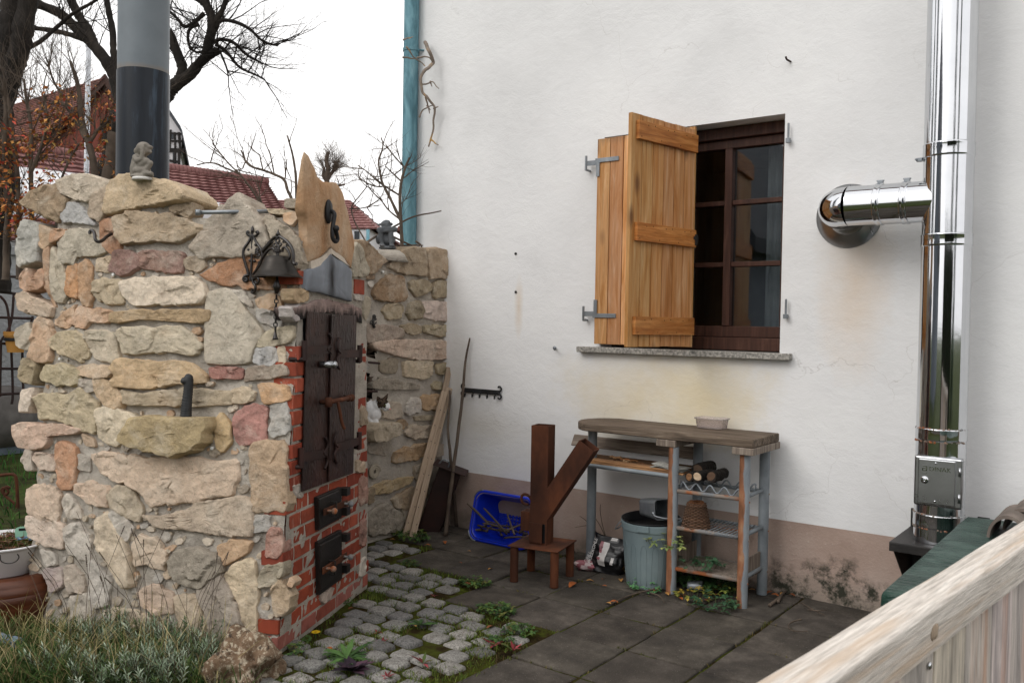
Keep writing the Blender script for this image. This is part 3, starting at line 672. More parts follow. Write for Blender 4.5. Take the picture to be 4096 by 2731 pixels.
def facet(p, sc, seed):
    """planar chips: each Voronoi cell is its own slightly tilted plane"""
    d, f = noise.voronoi(p*sc); c = f[0]; g = V((math.sin(c.x*12.9+c.y*78.2), math.sin(c.y*39.3+c.z*11.1), math.sin(c.z*73.1+c.x*7.7)))
    return (p*sc-c).dot(g)*.55+math.sin(c.x*91.7+c.z*33.3)*.45
def stone(mb, pts, n, h, col, seed=0, back=.06, rough=1.0, grow_=1.10):
    n = V(n).normalized(); e1 = V((0, 0, 1)).cross(n).normalized(); e2 = n.cross(e1)
    c = sum((V(p) for p in pts), V())/len(pts); rr = random.Random(seed)
    q = [V(((V(p)-c).dot(e1), (V(p)-c).dot(e2), 0)) for p in pts]
    area = sum(q[i].x*q[(i+1) % len(q)].y-q[(i+1) % len(q)].x*q[i].y for i in range(len(q)))
    if area < 0: q.reverse()
    size = math.sqrt(abs(area)/2)
    q = [p*(grow_ if rough > .5 else 1.01)+p.normalized()*(.004 if rough > .5 else 0) for p in q]
    q = chaik(q, 1, .13)
    o = []; step = .016
    for i in range(len(q)):
        a, b = q[i], q[(i+1) % len(q)]; k = max(1, int((b-a).length/step+.5))
        for j in range(k): o.append(a.lerp(b, j/k))
    amp = min(.013, size*.085)*min(1, rough)
    o2 = []
    for p in o:
        w = c+e1*p.x+e2*p.y; k = 1+(amp*fb(w, 13, 4)+amp*.8*facet(w, 24, 0))/max(p.length, .025)
        o2.append(p*k)
    o = o2; N_ = len(o); tx, ty = rr.uniform(-.4, .4), rr.uniform(-.4, .4); vs = []
    prof = [(1.0, -back), (1.0, -.006), (.992, h*.5), (.965, h*.86), (.92, h*.98), (.84, h), (.75, h), (.66, h), (.57, h), (.47, h), (.37, h), (.26, h), (.13, h)]
    sm = max(size, .03)
    for k_, z_ in prof:
        for p in o:
            r_ = p*k_; w = c+e1*r_.x+e2*r_.y
            zz_ = z_
            if z_ > 0:
                f = min(1, z_/h)
                zz_ += f*(h*.45*(tx*r_.x+ty*r_.y)/sm + rough*(.010*facet(w, 9 if size > .1 else 15, 0)*(1 if size > .07 else .6)+.004*fb(w, 22, 4)))
            vs.append(w+n*zz_)
    vs.append(c+n*(h+rough*(.010*facet(c, 9 if size > .1 else 15, 0)*(1 if size > .07 else .6)+.004*fb(c, 22, 4))))
    m = len(prof); fs = [(r_*N_+i, r_*N_+(i+1) % N_, (r_+1)*N_+(i+1) % N_, (r_+1)*N_+i) for r_ in range(m-1) for i in range(N_)]
    fs += [((m-1)*N_+i, (m-1)*N_+(i+1) % N_, m*N_) for i in range(N_)]
    fs.append(tuple(range(N_-1, -1, -1)))
    q_ = lin(col) if isinstance(col, str) else col; g_ = (q_[0]+q_[1]+q_[2])/3
    mb.col = tuple((x*.82+g_*.18)*.86*1.12+w_*.14*1.12 for x, w_ in zip(q_[:3], (.72, .575, .42)))+(1,)
    mb.add(vs, fs)

# outlines of the stones of the garden side: region | colour | height | points
ST_B = """2|8f785b|6|215,365 330,265 560,205 590,300 640,340 560,530 430,490 300,420
2|b9ab97|7|555,170 740,110 880,140 1010,200 870,300 820,350 740,345 620,300 580,250
2|a18f7a|6|870,290 1030,205 1000,330 990,440 920,530 820,480
2|bda47f|8|1040,200 1120,140 1210,130 1560,190 1630,250 1660,320 1560,360 1300,405 1130,450 1020,470 980,430
2|a3a6a8|4|580,490 640,370 740,390 870,550 860,570 690,535 600,555
2|a2a49f|5|180,720 240,530 380,580 370,700 360,900 195,920
2|b08f6c|4|375,570 480,600 475,740 410,780 380,740
2|b5825a|4|500,610 625,605 620,650 490,730 480,700
2|a8a08e|4|559,760 650,620 820,610 900,700 950,800 880,845 720,840 700,910 560,890
2|a8704a|3|930,540 1010,515 1050,570 1055,640 1110,700 1090,780 1010,800 930,730 920,640
2|a58f72|6|1070,500 1250,450 1560,490 1840,590 1800,640 1600,720 1400,705 1200,720 1150,735 1090,680 1050,600
2|a8805f|3|415,790 470,760 480,1150 530,1270 500,1275 420,1080
2|b5aa94|4|490,760 560,880 600,980 620,1180 580,1250 500,1210 480,1000
2|c09475|4|205,1060 270,945 300,1060 280,1150 210,1130
2|ba8a68|4|290,1070 400,965 430,1020 420,1100 370,1155 300,1150
2|bc7f42|4|615,940 715,935 725,1010 730,1210 620,1170
2|b2855a|4|740,940 800,880 850,960 850,1200 820,1290 760,1260 740,1100
2|c0a888|3|890,870 1035,850 1010,985 890,970
2|7c5452|4|1010,960 1060,810 1200,805 1270,860 1265,950 1160,1000 1090,1010
2|7e5650|4|1280,830 1330,800 1610,805 1650,850 1640,980 1520,985 1285,950
2|92806a|3|1660,890 1760,845 1850,880 1860,940 1810,985 1700,965
2|b5a384|4|860,1080 950,1050 1090,1060 1130,1270 1000,1270 870,1200
2|d3c2ab|6|1130,1080 1250,1040 1500,1045 1700,1035 1850,1090 1850,1220 1750,1270 1500,1270 1250,1280 1150,1200
2|bda58d|5|180,1200 240,1170 350,1210 500,1290 480,1390 330,1350 200,1310
2|a78a60|5|1015,1350 1200,1330 1860,1320 1860,1420 1800,1445 1300,1405 1100,1440 1020,1430
2|c39a74|4|530,1420 600,1370 700,1275 690,1350 650,1480 540,1470
2|c79c79|4|650,1440 720,1295 850,1310 990,1330 985,1440 830,1430 790,1485
s|a09688|7|777,989 812,940 870,865 929,806 958,791 980,804 1016,854 1047,885 1079,979 1034,1014 900,1023 826,1034
s|a3683a|3|826,1100 900,1056 973,1034 1050,1050 1140,1117 1143,1160 1080,1158 990,1148 900,1138 840,1123
3|948876|4|400,820 470,760 600,830 680,950 710,1100 680,1180 600,1170 480,1000
3|9d917f|3|370,720 450,710 470,760 430,800 370,780
3|c79c70|3|540,690 650,680 660,730 610,795 550,760
3|b8a687|3|400,650 520,650 640,670 540,700 430,690
5|b4ada2|2|50,30 170,30 260,150 250,180 130,110
5|c7a27c|3|290,110 440,50 510,100 520,170 480,210 380,200 300,160
5|a3a2a0|3|300,195 420,215 510,260 520,370 430,350 330,300
5|afa48a|5|395,400 460,370 630,350 635,440 600,500 440,525 300,535 330,490
5|9ea1a4|3|285,545 460,540 470,640 440,700 330,695 270,670
5|bda98c|2|480,540 550,530 560,670 500,690
s|925450|3|847,1470 905,1470 975,1475 972,1512 920,1515 855,1510
5|86776a|4|205,840 235,710 555,700 580,785 400,810 260,835
5|c29360|5|315,880 370,870 560,880 610,1000 480,1025 370,1030
5|c0ad8f|3|75,930 180,900 290,930 270,1010 180,1040 90,1030
5|ab6c66|3|105,1150 190,1070 280,1045 380,1100 390,1170 365,1370 170,1395 95,1330
5|a7a8a5|3|440,1050 560,1030 590,1100 570,1310 440,1340 410,1280
s|ad9070|4|1010,1785 1085,1770 1145,1765 1152,2030 1020,2040 1015,1950
4|bfa06c|4|1940,970 2000,920 2080,1000 2090,1160 2010,1255 1950,1170
4|aea491|5|180,170 290,95 340,180 290,330 200,310
4|c39d7a|5|340,90 380,55 480,90 500,200 480,420 430,440 290,400 320,230
4|af9e7b|5|490,260 570,185 720,190 820,290 810,410 720,430 600,370 500,310
4|b8aa92|4|805,190 880,165 1060,190 1080,400 1040,450 900,410 830,330
4|bbae94|6|1090,175 1150,140 1400,150 1630,135 1740,220 1800,310 1720,385 1500,340 1300,370 1150,360 1120,240
4|8f7f5e|5|200,560 230,430 330,420 350,520 330,640 230,620
4|ab9d78|5|400,570 440,480 620,460 730,520 730,630 660,660 520,630 420,600
4|c2a686|5|730,490 830,470 1000,480 1040,540 1000,585 850,580 740,550
4|c3a376|6|1015,500 1120,420 1300,440 1680,445 1830,560 1800,630 1600,640 1300,670 1080,665 1040,610 1070,560
4|d8c6b3|4|205,880 230,700 320,685 320,800 280,890
4|b1a17f|5|360,780 420,735 640,745 740,690 850,790 890,810 860,1080 740,1030 640,990 500,945 410,960
4|c1a27b|4|870,600 960,590 1090,680 1150,780 1060,860 960,820 890,720
4|a7967a|4|1130,690 1300,740 1660,680 2070,710 2070,820 1900,830 1700,840 1350,830 1180,830
4|cfbfa2|4|890,870 1000,850 1200,920 1260,960 1200,1100 1060,1190 930,1120
4|c4a28c|6|160,1020 260,985 440,1010 600,1005 740,1050 700,1090 470,1100 460,1190 340,1220 210,1190
4|b97f56|4|530,1200 610,1160 690,1220 710,1320 690,1560 560,1560 540,1360
4|c3aa97|4|315,1300 370,1255 470,1270 530,1330 520,1410 400,1400
4|b0a397|4|225,1320 270,1220 320,1240 330,1400 270,1400
4|cdb49b|4|860,1290 960,1250 1160,1290 1170,1500 1060,1510 950,1440
s|cab096|6|525,1870 545,1822 620,1835 760,1828 840,1848 940,1840 942,1930 920,1975 720,2008 610,2010 575,1960 530,1930
6|c8ae96|5|245,60 300,20 430,40 490,80 480,280 380,300 300,250 245,220
6|c7ab92|4|610,10 720,-10 880,30 860,180 790,180 620,80
6|b0a087|4|875,90 940,15 1060,60 1140,200 1100,300 1000,260 880,180
6|b5a28c|5|1140,240 1250,270 1480,200 1600,150 1900,110 1965,150 1980,400 1800,405 1500,360 1280,350
6|cdb8a6|4|250,240 500,320 540,380 510,510 380,480 250,400
6|c2b8aa|3|515,150 560,80 640,200 660,270 560,260
6|bcb5ab|4|540,340 640,320 720,430 740,590 700,600 560,540
6|c7b59a|4|780,290 870,240 950,420 1010,540 1030,790 960,780 880,650 770,500
6|bab4aa|3|865,240 960,220 1060,330 1010,440 930,380
6|c6b097|4|1065,500 1110,420 1250,430 1310,600 1290,680 1150,630 1070,650
6|847e72|11|1370,600 1400,540 1560,500 1730,570 1755,700 1640,770 1560,795 1440,770 1370,700
6|b9946d|4|1735,480 1850,450 1990,450 1960,540 1750,650 1735,560
6|c9b594|4|1780,740 1850,650 1970,600 2020,640 2030,900 2020,1220 1940,1200 1900,950
6|958b80|9|1580,860 1640,770 1760,720 1830,850 1890,1000 1950,1250 1700,1260 1640,1000
6|c5ab95|3|1100,850 1250,810 1380,860 1370,1020 1200,1000 1120,930
6|bba78c|4|1390,880 1560,880 1640,1100 1680,1250 1450,1200 1400,1000
6|a09386|4|530,660 590,640 680,720 680,850 560,850
6|b6b1a9|4|720,620 750,600 880,750 860,950 740,950
6|a5a39e|2|1990,330 2000,250 2120,250 2110,380
7|9a665c|4|295,540 340,490 400,500 415,620 370,695 300,680
7|938b76|4|245,850 270,770 400,730 410,800 380,870 260,890
7|a78f70|4|335,920 400,840 470,980 440,1070 370,1100
7|a2a29f|2|205,430 320,400 320,500 210,520
7|bf9a76|2|460,830 490,860 480,890 450,880
6|99898a|4|370,680 500,660 520,800 420,850
6|aaa59c|3|340,520 440,540 460,640 380,640
6|a8a196|3|690,860 760,980 740,1150 600,1150 560,900
6|b7a78f|4|900,980 1080,1000 1200,1060 1180,1250 960,1240
2|9f9a90|3|640,1470 760,1500 800,1560 640,1560
4|a9a196|3|730,600 860,610 880,700 770,730
4|b59a7e|3|770,1090 860,1130 880,1200 800,1190
4|9d978e|3|720,1270 830,1300 830,1420 740,1400
2|8d7960|4|1560,410 1650,375 1760,380 1750,470 1700,500 1570,450
2|b0a690|4|800,1510 1060,1525 1060,1590 810,1590
2|a99f8f|2|600,340 700,340 640,480 600,470
3|8e8576|4|560,560 700,570 700,640 560,640""".split('\n')
BIGTOP = {0, 1, 2, 3, 5, 27}
def oven_part(name, mat_, **k): return None
oven = thing('stone_oven', 'tall rubble stone garden oven with brick front, iron doors and dark chimney pipe', 'oven', (K0.x-.6, K0.y+.3, 0))
sb = MB()
for i, ln_ in enumerate(ST_B):
    rg, col, h, ps = ln_.split('|')
    pts = [tuple(float(a) for a in q.split(',')) for q in ps.split()]
    cx = sum(p[0] for p in pts)/len(pts); cy = sum(p[1] for p in pts)/len(pts)
    sx, sy = px(rg, cx, cy); p, n_, s_ = BP(sx, sy)
    base = K0 if s_ <= S1 else Q0
    P3 = [on(*px(rg, *q), base, n_) for q in pts]
    stone(sb, P3, n_, float(h)*.0042+.012, col, i, .22 if i in BIGTOP else .06)
# ledge stone carrying the black ornament: a block with a flat top
def ledge(mb, rg, pts, fn, n_, out, col, seed):
    P3 = [fn(*px(rg, *q)) for q in pts]; zt = max(p.z for p in P3)
    stone(mb, P3, n_, out, col, seed, .06, .8)
LG = [(1215, 1080), (1290, 952), (1480, 945), (1700, 950), (1910, 945), (1920, 1000), (1870, 1180), (1640, 1280), (1480, 1240), (1380, 1220), (1210, 1150)]
pl_, n_, s_ = BP(*px('4', 1600, 1080)); basep = K0 if s_ <= S1 else Q0
P3 = [on(*px('4', *q), basep, n_) for q in LG]; lt = max(p.z for p in P3)
stone(sb, P3, n_, .125, 'a08b5c', 404, .06, .8)
# rubble chips filling the joints
allp = []
for ln_ in ST_B:
    rg, col, h, ps = ln_.split('|'); allp.append([px(rg, *[float(a) for a in q.split(',')]) for q in ps.split()])
allp.append([px('4', *q) for q in LG]); allp.append([(828, 1160), (945, 1150), (1075, 1330), (1010, 1465), (820, 1465)])
def inpoly(x, y, P):
    r_ = False; n = len(P)
    for i in range(n):
        (x0, y0), (x1, y1) = P[i], P[(i+1) % n]
        if (y0 > y) != (y1 > y) and x < (x1-x0)*(y-y0)/(y1-y0)+x0: r_ = not r_
    return r_
rr = random.Random(77); nchip = 0
for _ in range(6000):
    s_ = rr.uniform(.02, S2); z = rr.uniform(.05, 1.2*S); r0 = rr.uniform(.010, .036); p = Bs(s_, z); d = p-EYE; zz_ = d.dot(FW); X, Y = 2048+F*d.dot(RT)/zz_, 1365.5-F*d.dot(UP)/zz_; rp = r0*3498/zz_*1.5
    if any(inpoly(X+rp*cos(a), Y+rp*sin(a), P) for P in allp for a in (0, 1.05, 2.1, 3.14, 4.2, 5.25)) or any(inpoly(X, Y, P) for P in allp): continue
    n_ = N1 if s_ <= S1 else N2; e1 = BD if s_ <= S1 else BD2; k = rr.choice([5, 6, 7]); el = rr.uniform(.5, 1.0); ro = rr.random()*3
    pts = []; pp = []
    for i in range(k):
        a = 2*pi*i/k+rr.uniform(-.3, .3); u, w = r0*cos(a)*1.25, r0*sin(a)*el*1.1; u, w = u*cos(ro)-w*sin(ro)*.4, u*sin(ro)*.4+w*cos(ro); pts.append(p+e1*u+V((0, 0, w))); pp.append((X-u*3498/zz_, Y-w*3498/zz_))
    stone(sb, pts, n_, .010+.008*rr.random(), rr.choice(['b5a68f', 'a3a09a', 'c2ab8f', '9a8f80', 'b08a66', 'c4b7a4', 'a89c88']), 2000+nchip, .03); allp.append(pp); nchip += 1
    if nchip > 150: break
# squared plaque stone
P3 = [BP(*q)[0] for q in [(828, 1215), (832, 1168), (905, 1150), (945, 1165), (1010, 1260), (1068, 1330), (1030, 1390), (1010, 1458), (905, 1462), (826, 1458), (824, 1330)]]
stone(sb, P3, N1, .03, 'b3aa98', 77, .06, .25)
sb.build('stone_cladding', MT['stone'], oven, auto=34)
# mortar skin of the garden side
sil = [(90, 870), (110, 800), (200, 790), (260, 735), (330, 712), (420, 730), (520, 730), (600, 800), (700, 800), (780, 850), (900, 850), (1010, 852), (1120, 850), (1190, 835)]
tops = []
for q in sil:
    p, n_, s_ = BP(*q); tops.append((s_, p.z))
tops.sort()
def topz(s_):
    if s_ <= tops[0][0]: return tops[0][1]
    for (a, za), (b, zb_) in zip(tops, tops[1:]):
        if s_ <= b: return za+(zb_-za)*(s_-a)/(b-a)
    return tops[-1][1]-(s_-tops[-1][0])*.1
mo = MB(); ss = [0+.0235*i for i in range(int((S2+1.0)/.0235))]; nz_ = 96; rows = []
for s_ in ss:
    tz_ = topz(s_)-.03
    for j in range(nz_+1):
        z = tz_*j/nz_-.04*(1-j/nz_); p = Bs(s_, z)
        d = .016*fb(p, 7, 4)+.010*fb(p, 26, 4)+.003
        mo.v.append(Bs(s_, z, d))
for i in range(len(ss)-1):
    for j in range(nz_):
        a = i*(nz_+1)+j; mo.f.append((a, a+1, a+nz_+2, a+nz_+1)); mo.c.append((1, 1, 1, 1))
# oven top and hidden back
zt = 1.275*S
TP = [Bs(.03, zt-.03, -.04), Bs(S1, zt-.03, -.04), Bs(S2, zt-.1, -.04), Bs(S2+.9, zt-.1, -.04), At(1.55, zt-.1, -.35), At(1.12, zt-.05, -.04)]
TP = [V((p.x, p.y, zt-.05)) for p in TP]
mo.prism([V((p.x, p.y, -.05)) for p in TP], (0, 0, zt))
# front mortar
tl = lambda z: .10*z if z < 1.3*S else .10*1.3*S
def tr(z): return (.70-.045*z/S)*S
nx_ = 46; nz2 = 80; b0 = len(mo.v)
for i in range(nx_+1):
    for j in range(nz2+1):
        z = -.04+(1.22*S+.04)*j/nz2; t_ = tl(z)+.004+(tr(z)-tl(z)-.008)*i/nx_; p = At(t_, z); d = .004+.005*fb(p, 10, 4)+.003*fb(p, 40, 3)
        mo.v.append(At(t_, z, d))
for i in range(nx_):
    for j in range(nz2):
        a = b0+i*(nz2+1)+j; mo.f.append((a, a+nz2+1, a+nz2+2, a+1)); mo.c.append((1, 1, 1, 1))
# right-hand return of the front, towards the wall
mo.prism([At(tr(0), -.04, .004), At(tr(0)+.5, -.04, -.45), At(tr(0)+.4, -.04, -.6), At(tr(0)-.2, -.04, -.3)], (0, 0, .02))
vs = [At(tr(0), -.05), At(tr(1.3*S), 1.22*S), At(tr(1.3*S)-.05, 1.22*S, -.6), At(tr(0)-.05, -.05, -.6)]
mo.add(vs, [(0, 1, 2, 3)])
mo.build('mortar', MT['mortar'], oven, smooth=False, auto=60)
# bricks of the front
bk = MB(); rr = random.Random(11)
def brick(t0, t1, z0, z1, out=.008, deep=.11):
    c = rr.choice(['8c3f2c', '95452f', '843a29', '9d4d38', '8a4232']); b = rr.uniform(.85, 1.15); q = lin(c); bk.col = (q[0]*b, q[1]*b, q[2]*b, 1)
    if z1 < .13: g_ = rr.uniform(.2, .6); r0 = lin('a8736a'); bk.col = tuple(bk.col[i]*(1-g_)+r0[i]*g_ for i in range(3))+(1,)
    e = .0015
    j = lambda: rr.uniform(-e, e)
    bv = .003; f = [(t0+j(), z0+j()), (t1+j(), z0+j()), (t1+j(), z1+j()), (t0+j(), z1+j())]
    vs = [At(t, z, -deep) for t, z in f]+[At(t, z, out-bv) for t, z in f]
    c_ = (sum(t for t, z in f)/4, sum(z for t, z in f)/4)
    vs += [At(t+(bv if t < c_[0] else -bv), z+(bv if z < c_[1] else -bv), out) for t, z in f]
    fs = [(3, 2, 1, 0)]+[(r_*4+i, r_*4+(i+1) % 4, (r_+1)*4+(i+1) % 4, (r_+1)*4+i) for r_ in range(2) for i in range(4)]+[(8, 9, 10, 11)]
    bk.add(vs, fs)
ROW = .0826; zdoor = .463*S
starts = {0: 0, 1: 0, 2: .12, 3: .09, 4: .105, 5: 0, 6: .10, 7: .045, 8: 0}
nrow = int((zdoor-.02)/ROW)
for i in range(nrow+1):
    z0 = .012+i*ROW; z1 = z0+.068
    if z1 > zdoor+.045: break
    t = tl(z0)+starts.get(i, .05)-(.012 if starts.get(i, .05) == 0 else 0); end = tr(z0)+rr.uniform(-.03, .012)
    if i in (2, 4, 6, 7): end -= .11
    first = rr.choice([.115, .24])
    k = 0
    while t < end-.03:
        L = first if k == 0 else rr.choice([.24, .24, .115, .17]); t1 = min(t+L, end)
        if end-t1 < .05: t1 = end
        brick(t, t1, z0, z1, .004+rr.uniform(0, .005)); t = t1+.014+rr.uniform(-.002, .004); k += 1
dl0, dl1 = .160*S, .59*S
i = nrow+1
zz_ = zdoor+.02
while zz_ < .925*S:
    z1 = zz_+.068; a = tl(zz_)+rr.uniform(-.012, .03)
    if abs(zz_-.80*S) > .02: brick(a, .172*S, zz_, z1, .010+rr.uniform(0, .01))
    if rr.random() < .85: brick(.585*S, tr(zz_)-rr.uniform(0, .025), zz_, z1, .004)
    zz_ += ROW
for (x0, y0, x1, y1) in ((1163, 1085, 1222, 1143),):
    a, b = AP(1186, 1090), AP(1222, 1140); t0 = (a-K0).dot(AD)-.0; brick(t0, t0+.115, b.z, b.z+.07, .012)
a, b = AP(1412, 1175), AP(1452, 1122); brick((a-K0).dot(AD), (b-K0).dot(AD), a.z, b.z, .01)
bk.build('brick_facing', MT['brick'], oven)
# front stones
fb_ = MB()
for i, (rg, col, h, ps) in enumerate((l.split('|') for l in """5|b89a70|3|590,60 600,15 720,10 720,110 640,130 595,110
5|a29da0|3|565,180 640,165 700,170 680,260 610,300 570,270
3|a19a88|4|1130,1170 1160,960 1210,1010 1260,1180 1230,1240 1135,1235
5|a39a86|3|1235,90 1285,100 1285,200 1250,290 1225,250 1222,120
5|a9a5a0|2|1140,60 1225,70 1220,120 1150,110
5|94826b|3|1215,1060 1250,1120 1250,1220 1205,1230 1200,1110
7|a79077|3|905,20 962,25 958,100 905,95
7|8f6055|3|925,150 980,135 970,300 925,320
7|8b5a52|3|935,450 970,425 970,590 930,610
7|bdb6ab|3|935,720 968,690 965,800 925,830
7|b3a094|3|650,950 730,900 720,980 665,1010
7|a9a19a|2|455,190 535,180 530,275 465,270""".split('\n'))):
    P3 = [AP(*px(rg, *[float(a) for a in q.split(',')])) for q in ps.split()]
    stone(fb_, P3, AN, float(h)*.004+.008, col, 900+i, .05)
fb_.build('front_stones', MT['stone'], oven, auto=34)
# gable slab, slate, lintel, pointing
def mk_sand():
    t = NT('orange_sandstone_slab'); v = t.co(world=True)
    c = t.ramp(t.noise(t.co((1, 1, .5), True), 5, 8, .6, .5), [(.3, 'a5764e'), (.5, 'ba9674'), (.7, 'c8b198')])
    c = t.mix(t.ramp(t.noise(v, 9, 6, .7), [(.66, 0.0), (.76, .7)]), c, lin('57422f'))
    c = t.mix(t.ramp(t.noise(t.co((1, 1, .4), True), 24, 7, .7), [(.58, 0.0), (.7, .45)]), c, lin('8a5f3a'))
    return t.fin(c, .88, t.bump(t.math('ADD', t.noise(v, 34, 9, .72), t.math('MULTIPLY', t.noise(v, 11, 6, .6), 1.4)), .8, .016), 0, .2)
def facing(mb, pts, off, thick, seed, amp=.004, wav=12):
    P3 = [AP(*q, off) for q in pts]; o = []
    for i in range(len(P3)):
        a, b = P3[i], P3[(i+1) % len(P3)]; k = max(1, int((b-a).length/.03))
        o += [a.lerp(b, j/k)+(AD*nz(a.lerp(b, j/k)+V((seed, 0, 0)), 20)+V((0, 0, 1))*nz(a.lerp(b, j/k)+V((0, seed, 0)), 20))*amp*(1 if j else .3) for j in range(k)]
    c = sum(o, V())/len(o); N_ = len(o); vs = []; zmx = max(p.z for p in o)
    for k_, z_ in ((1, -thick), (1, -.004), (.985, 0), (.9, .004), (.6, .006), (.3, .004)):
        for p in o: w_ = c+(p-c)*k_; vs.append(w_+AN*(z_*(min(1, (zmx-p.z)/.35+.12) if z_ == -thick else 1)+(.006*fb(w_, wav, 4) if z_ >= 0 else 0)))
    vs.append(c+AN*.004)
    fs = [(r_*N_+i, r_*N_+(i+1) % N_, (r_+1)*N_+(i+1) % N_, (r_+1)*N_+i) for r_ in range(5) for i in range(N_)]
    fs += [(5*N_+i, 5*N_+(i+1) % N_, 6*N_) for i in range(N_)]+[tuple(range(N_-1, -1, -1))]
    mb.add(vs, fs)
z3 = lambda L: [px('3', *q) for q in L]
m = MB(); facing(m, z3([(705, 640), (700, 400), (703, 200), (715, 130), (745, 155), (775, 215), (800, 265), (830, 350), (880, 395), (940, 402), (1000, 405), (1050, 490), (1085, 600), (1110, 700), (1150, 870), (1160, 930), (1150, 1050), (1130, 1170), (1060, 1085), (1010, 1045), (940, 985), (900, 1030), (850, 1075), (760, 1110), (745, 900), (740, 750)]), .03, .052, 1); m.build('gable_slab', mk_sand(), oven, auto=50)
m = MB(); facing(m, z3([(725, 1350), (735, 1190), (790, 1168), (840, 1145), (890, 1100), (945, 1040), (1010, 1090), (1060, 1110), (1100, 1150), (1142, 1200), (1138, 1470), (1000, 1432), (860, 1390), (735, 1370)]), .03, .05, 2, .002)
def mk_slate():
    t = NT('sooty_grey_slate'); v = t.co((1, 1, .35), True)
    c = t.ramp(t.noise(v, 8, 7, .6), [(.3, '6b7077'), (.55, '7e848c'), (.8, '9398a0')])
    p = AP(*px('3', 965, 1250), .036); mp = t.n('Mapping', i_Vector=t.n('NewGeometry').outputs['Position'], i_Location=(-p.x/.05, -p.y/.05, -p.z/.16), i_Scale=(1/.05, 1/.05, 1/.16)).outputs[0]
    s_ = t.math('SUBTRACT', t.math('ADD', .9, t.math('MULTIPLY', t.noise(v, 22, 5), .5)), t.n('VectorMath', operation='LENGTH', i_0=mp).outputs['Value'], clamp=True)
    return t.fin(t.mix(s_, c, lin('1e1d1e')), .7, t.bump(t.noise(v, 18, 6), .3, .006), 0, .35)
m.build('slate_panel', mk_slate(), oven, auto=50)
m = MB(); ptg = z3([(752, 1110), (850, 1072), (905, 1030), (940, 985), (1000, 1040), (1060, 1082), (1135, 1175), (1100, 1152), (1010, 1090), (945, 1042), (890, 1100), (840, 1147), (760, 1180)])
P3 = [AP(*q, .02) for q in ptg]; m.prism([p-AN*.05 for p in P3], AN*.06); m.build('pointing', mat('fresh_pale_mortar', [(.3, 'c3b6a6'), (.7, 'd8cec0')], sc=20, rough=.9, bump=.5, bs=60), oven)
lt_ = MB(); P3 = [AP(*px('5', *q)) for q in [(560, 190), (640, 165), (720, 150), (770, 125), (850, 100), (1000, 130), (1120, 145), (1215, 190), (1222, 330), (1185, 250), (960, 235), (740, 205), (690, 250), (610, 300), (585, 290)]]
stone(lt_, P3, AN, .018, '7d6667', 55, .08, 1.0, 1.0)
def mk_lint():
    t = NT('sooty_purple_sandstone'); v = t.co(world=True)
    c = t.mix(1.0, t.attr(), t.ramp(t.noise(v, 18, 6), [(.3, .7), (.7, 1.2)]), 'MULTIPLY')
    z = t.n('SeparateXYZ', i_Vector=t.n('NewGeometry').outputs['Position']).outputs[2]; zm = AP(*px('5', 950, 190)).z
    k = t.math('MULTIPLY_ADD', t.math('SUBTRACT', zm+.012, z), 17.0, t.math('MULTIPLY', t.math('SUBTRACT', t.noise(t.co((1, 1, .3), True), 40, 4), .5), 2.6), clamp=True)
    return t.fin(t.mix(k, c, lin('1c1817')), .85, t.bump(t.noise(v, 40, 6, .7), .6, .01), 0, .25)
lt_.build('lintel', mk_lint(), oven, auto=50)
# chimney pipe
pc = DP(571, 640, 3.06*S); cr = 100/3498*3.06*S
def mk_pipe(a, b, c_, rough):
    t = NT('chimney_steel_'+a); v = t.co((1, 1, .12)); f = t.noise(v, 16, 7, .65)
    c = t.ramp(f, [(.3, a), (.55, b), (.8, c_)])
    return t.fin(c, rough, t.bump(t.noise(t.co(), 30, 4), .05, .004), .0, .28)
ch = MB(); zc_ = DP(571, 268, 3.06*S-cr).z
ch.tube([(pc.x, pc.y, 1.1*S), (pc.x, pc.y, zc_+.0)], cr*0.99, 48); lo = ch.build('chimney_pipe', mk_pipe('12171e', '1a212a', '4a5a6a', .38), oven, auto=40)
ch = MB(); ch.tube([(pc.x, pc.y, zc_+.001), (pc.x, pc.y, zc_+3)], cr*.965, 48)
def mk_up():
    t = NT('matt_grey_chimney_paint'); v = t.co(world=True)
    c = t.ramp(t.noise(v, 5, 5), [(.3, '666e74'), (.7, '737b81')])
    z = t.n('SeparateXYZ', i_Vector=v).outputs[2]
    k = t.math('MULTIPLY_ADD', t.math('SUBTRACT', zc_+.03, z), 16.0, t.math('MULTIPLY', t.math('SUBTRACT', t.noise(v, 9, 4), .5), 1.2), clamp=True)
    return t.fin(t.mix(t.math('MULTIPLY', k, .75), c, lin('8a6f4c')), .55, t.bump(t.noise(v, 300, 2), .08, .002), 0, .4)
ch.build('chimney_pipe', mk_up(), oven, auto=40)
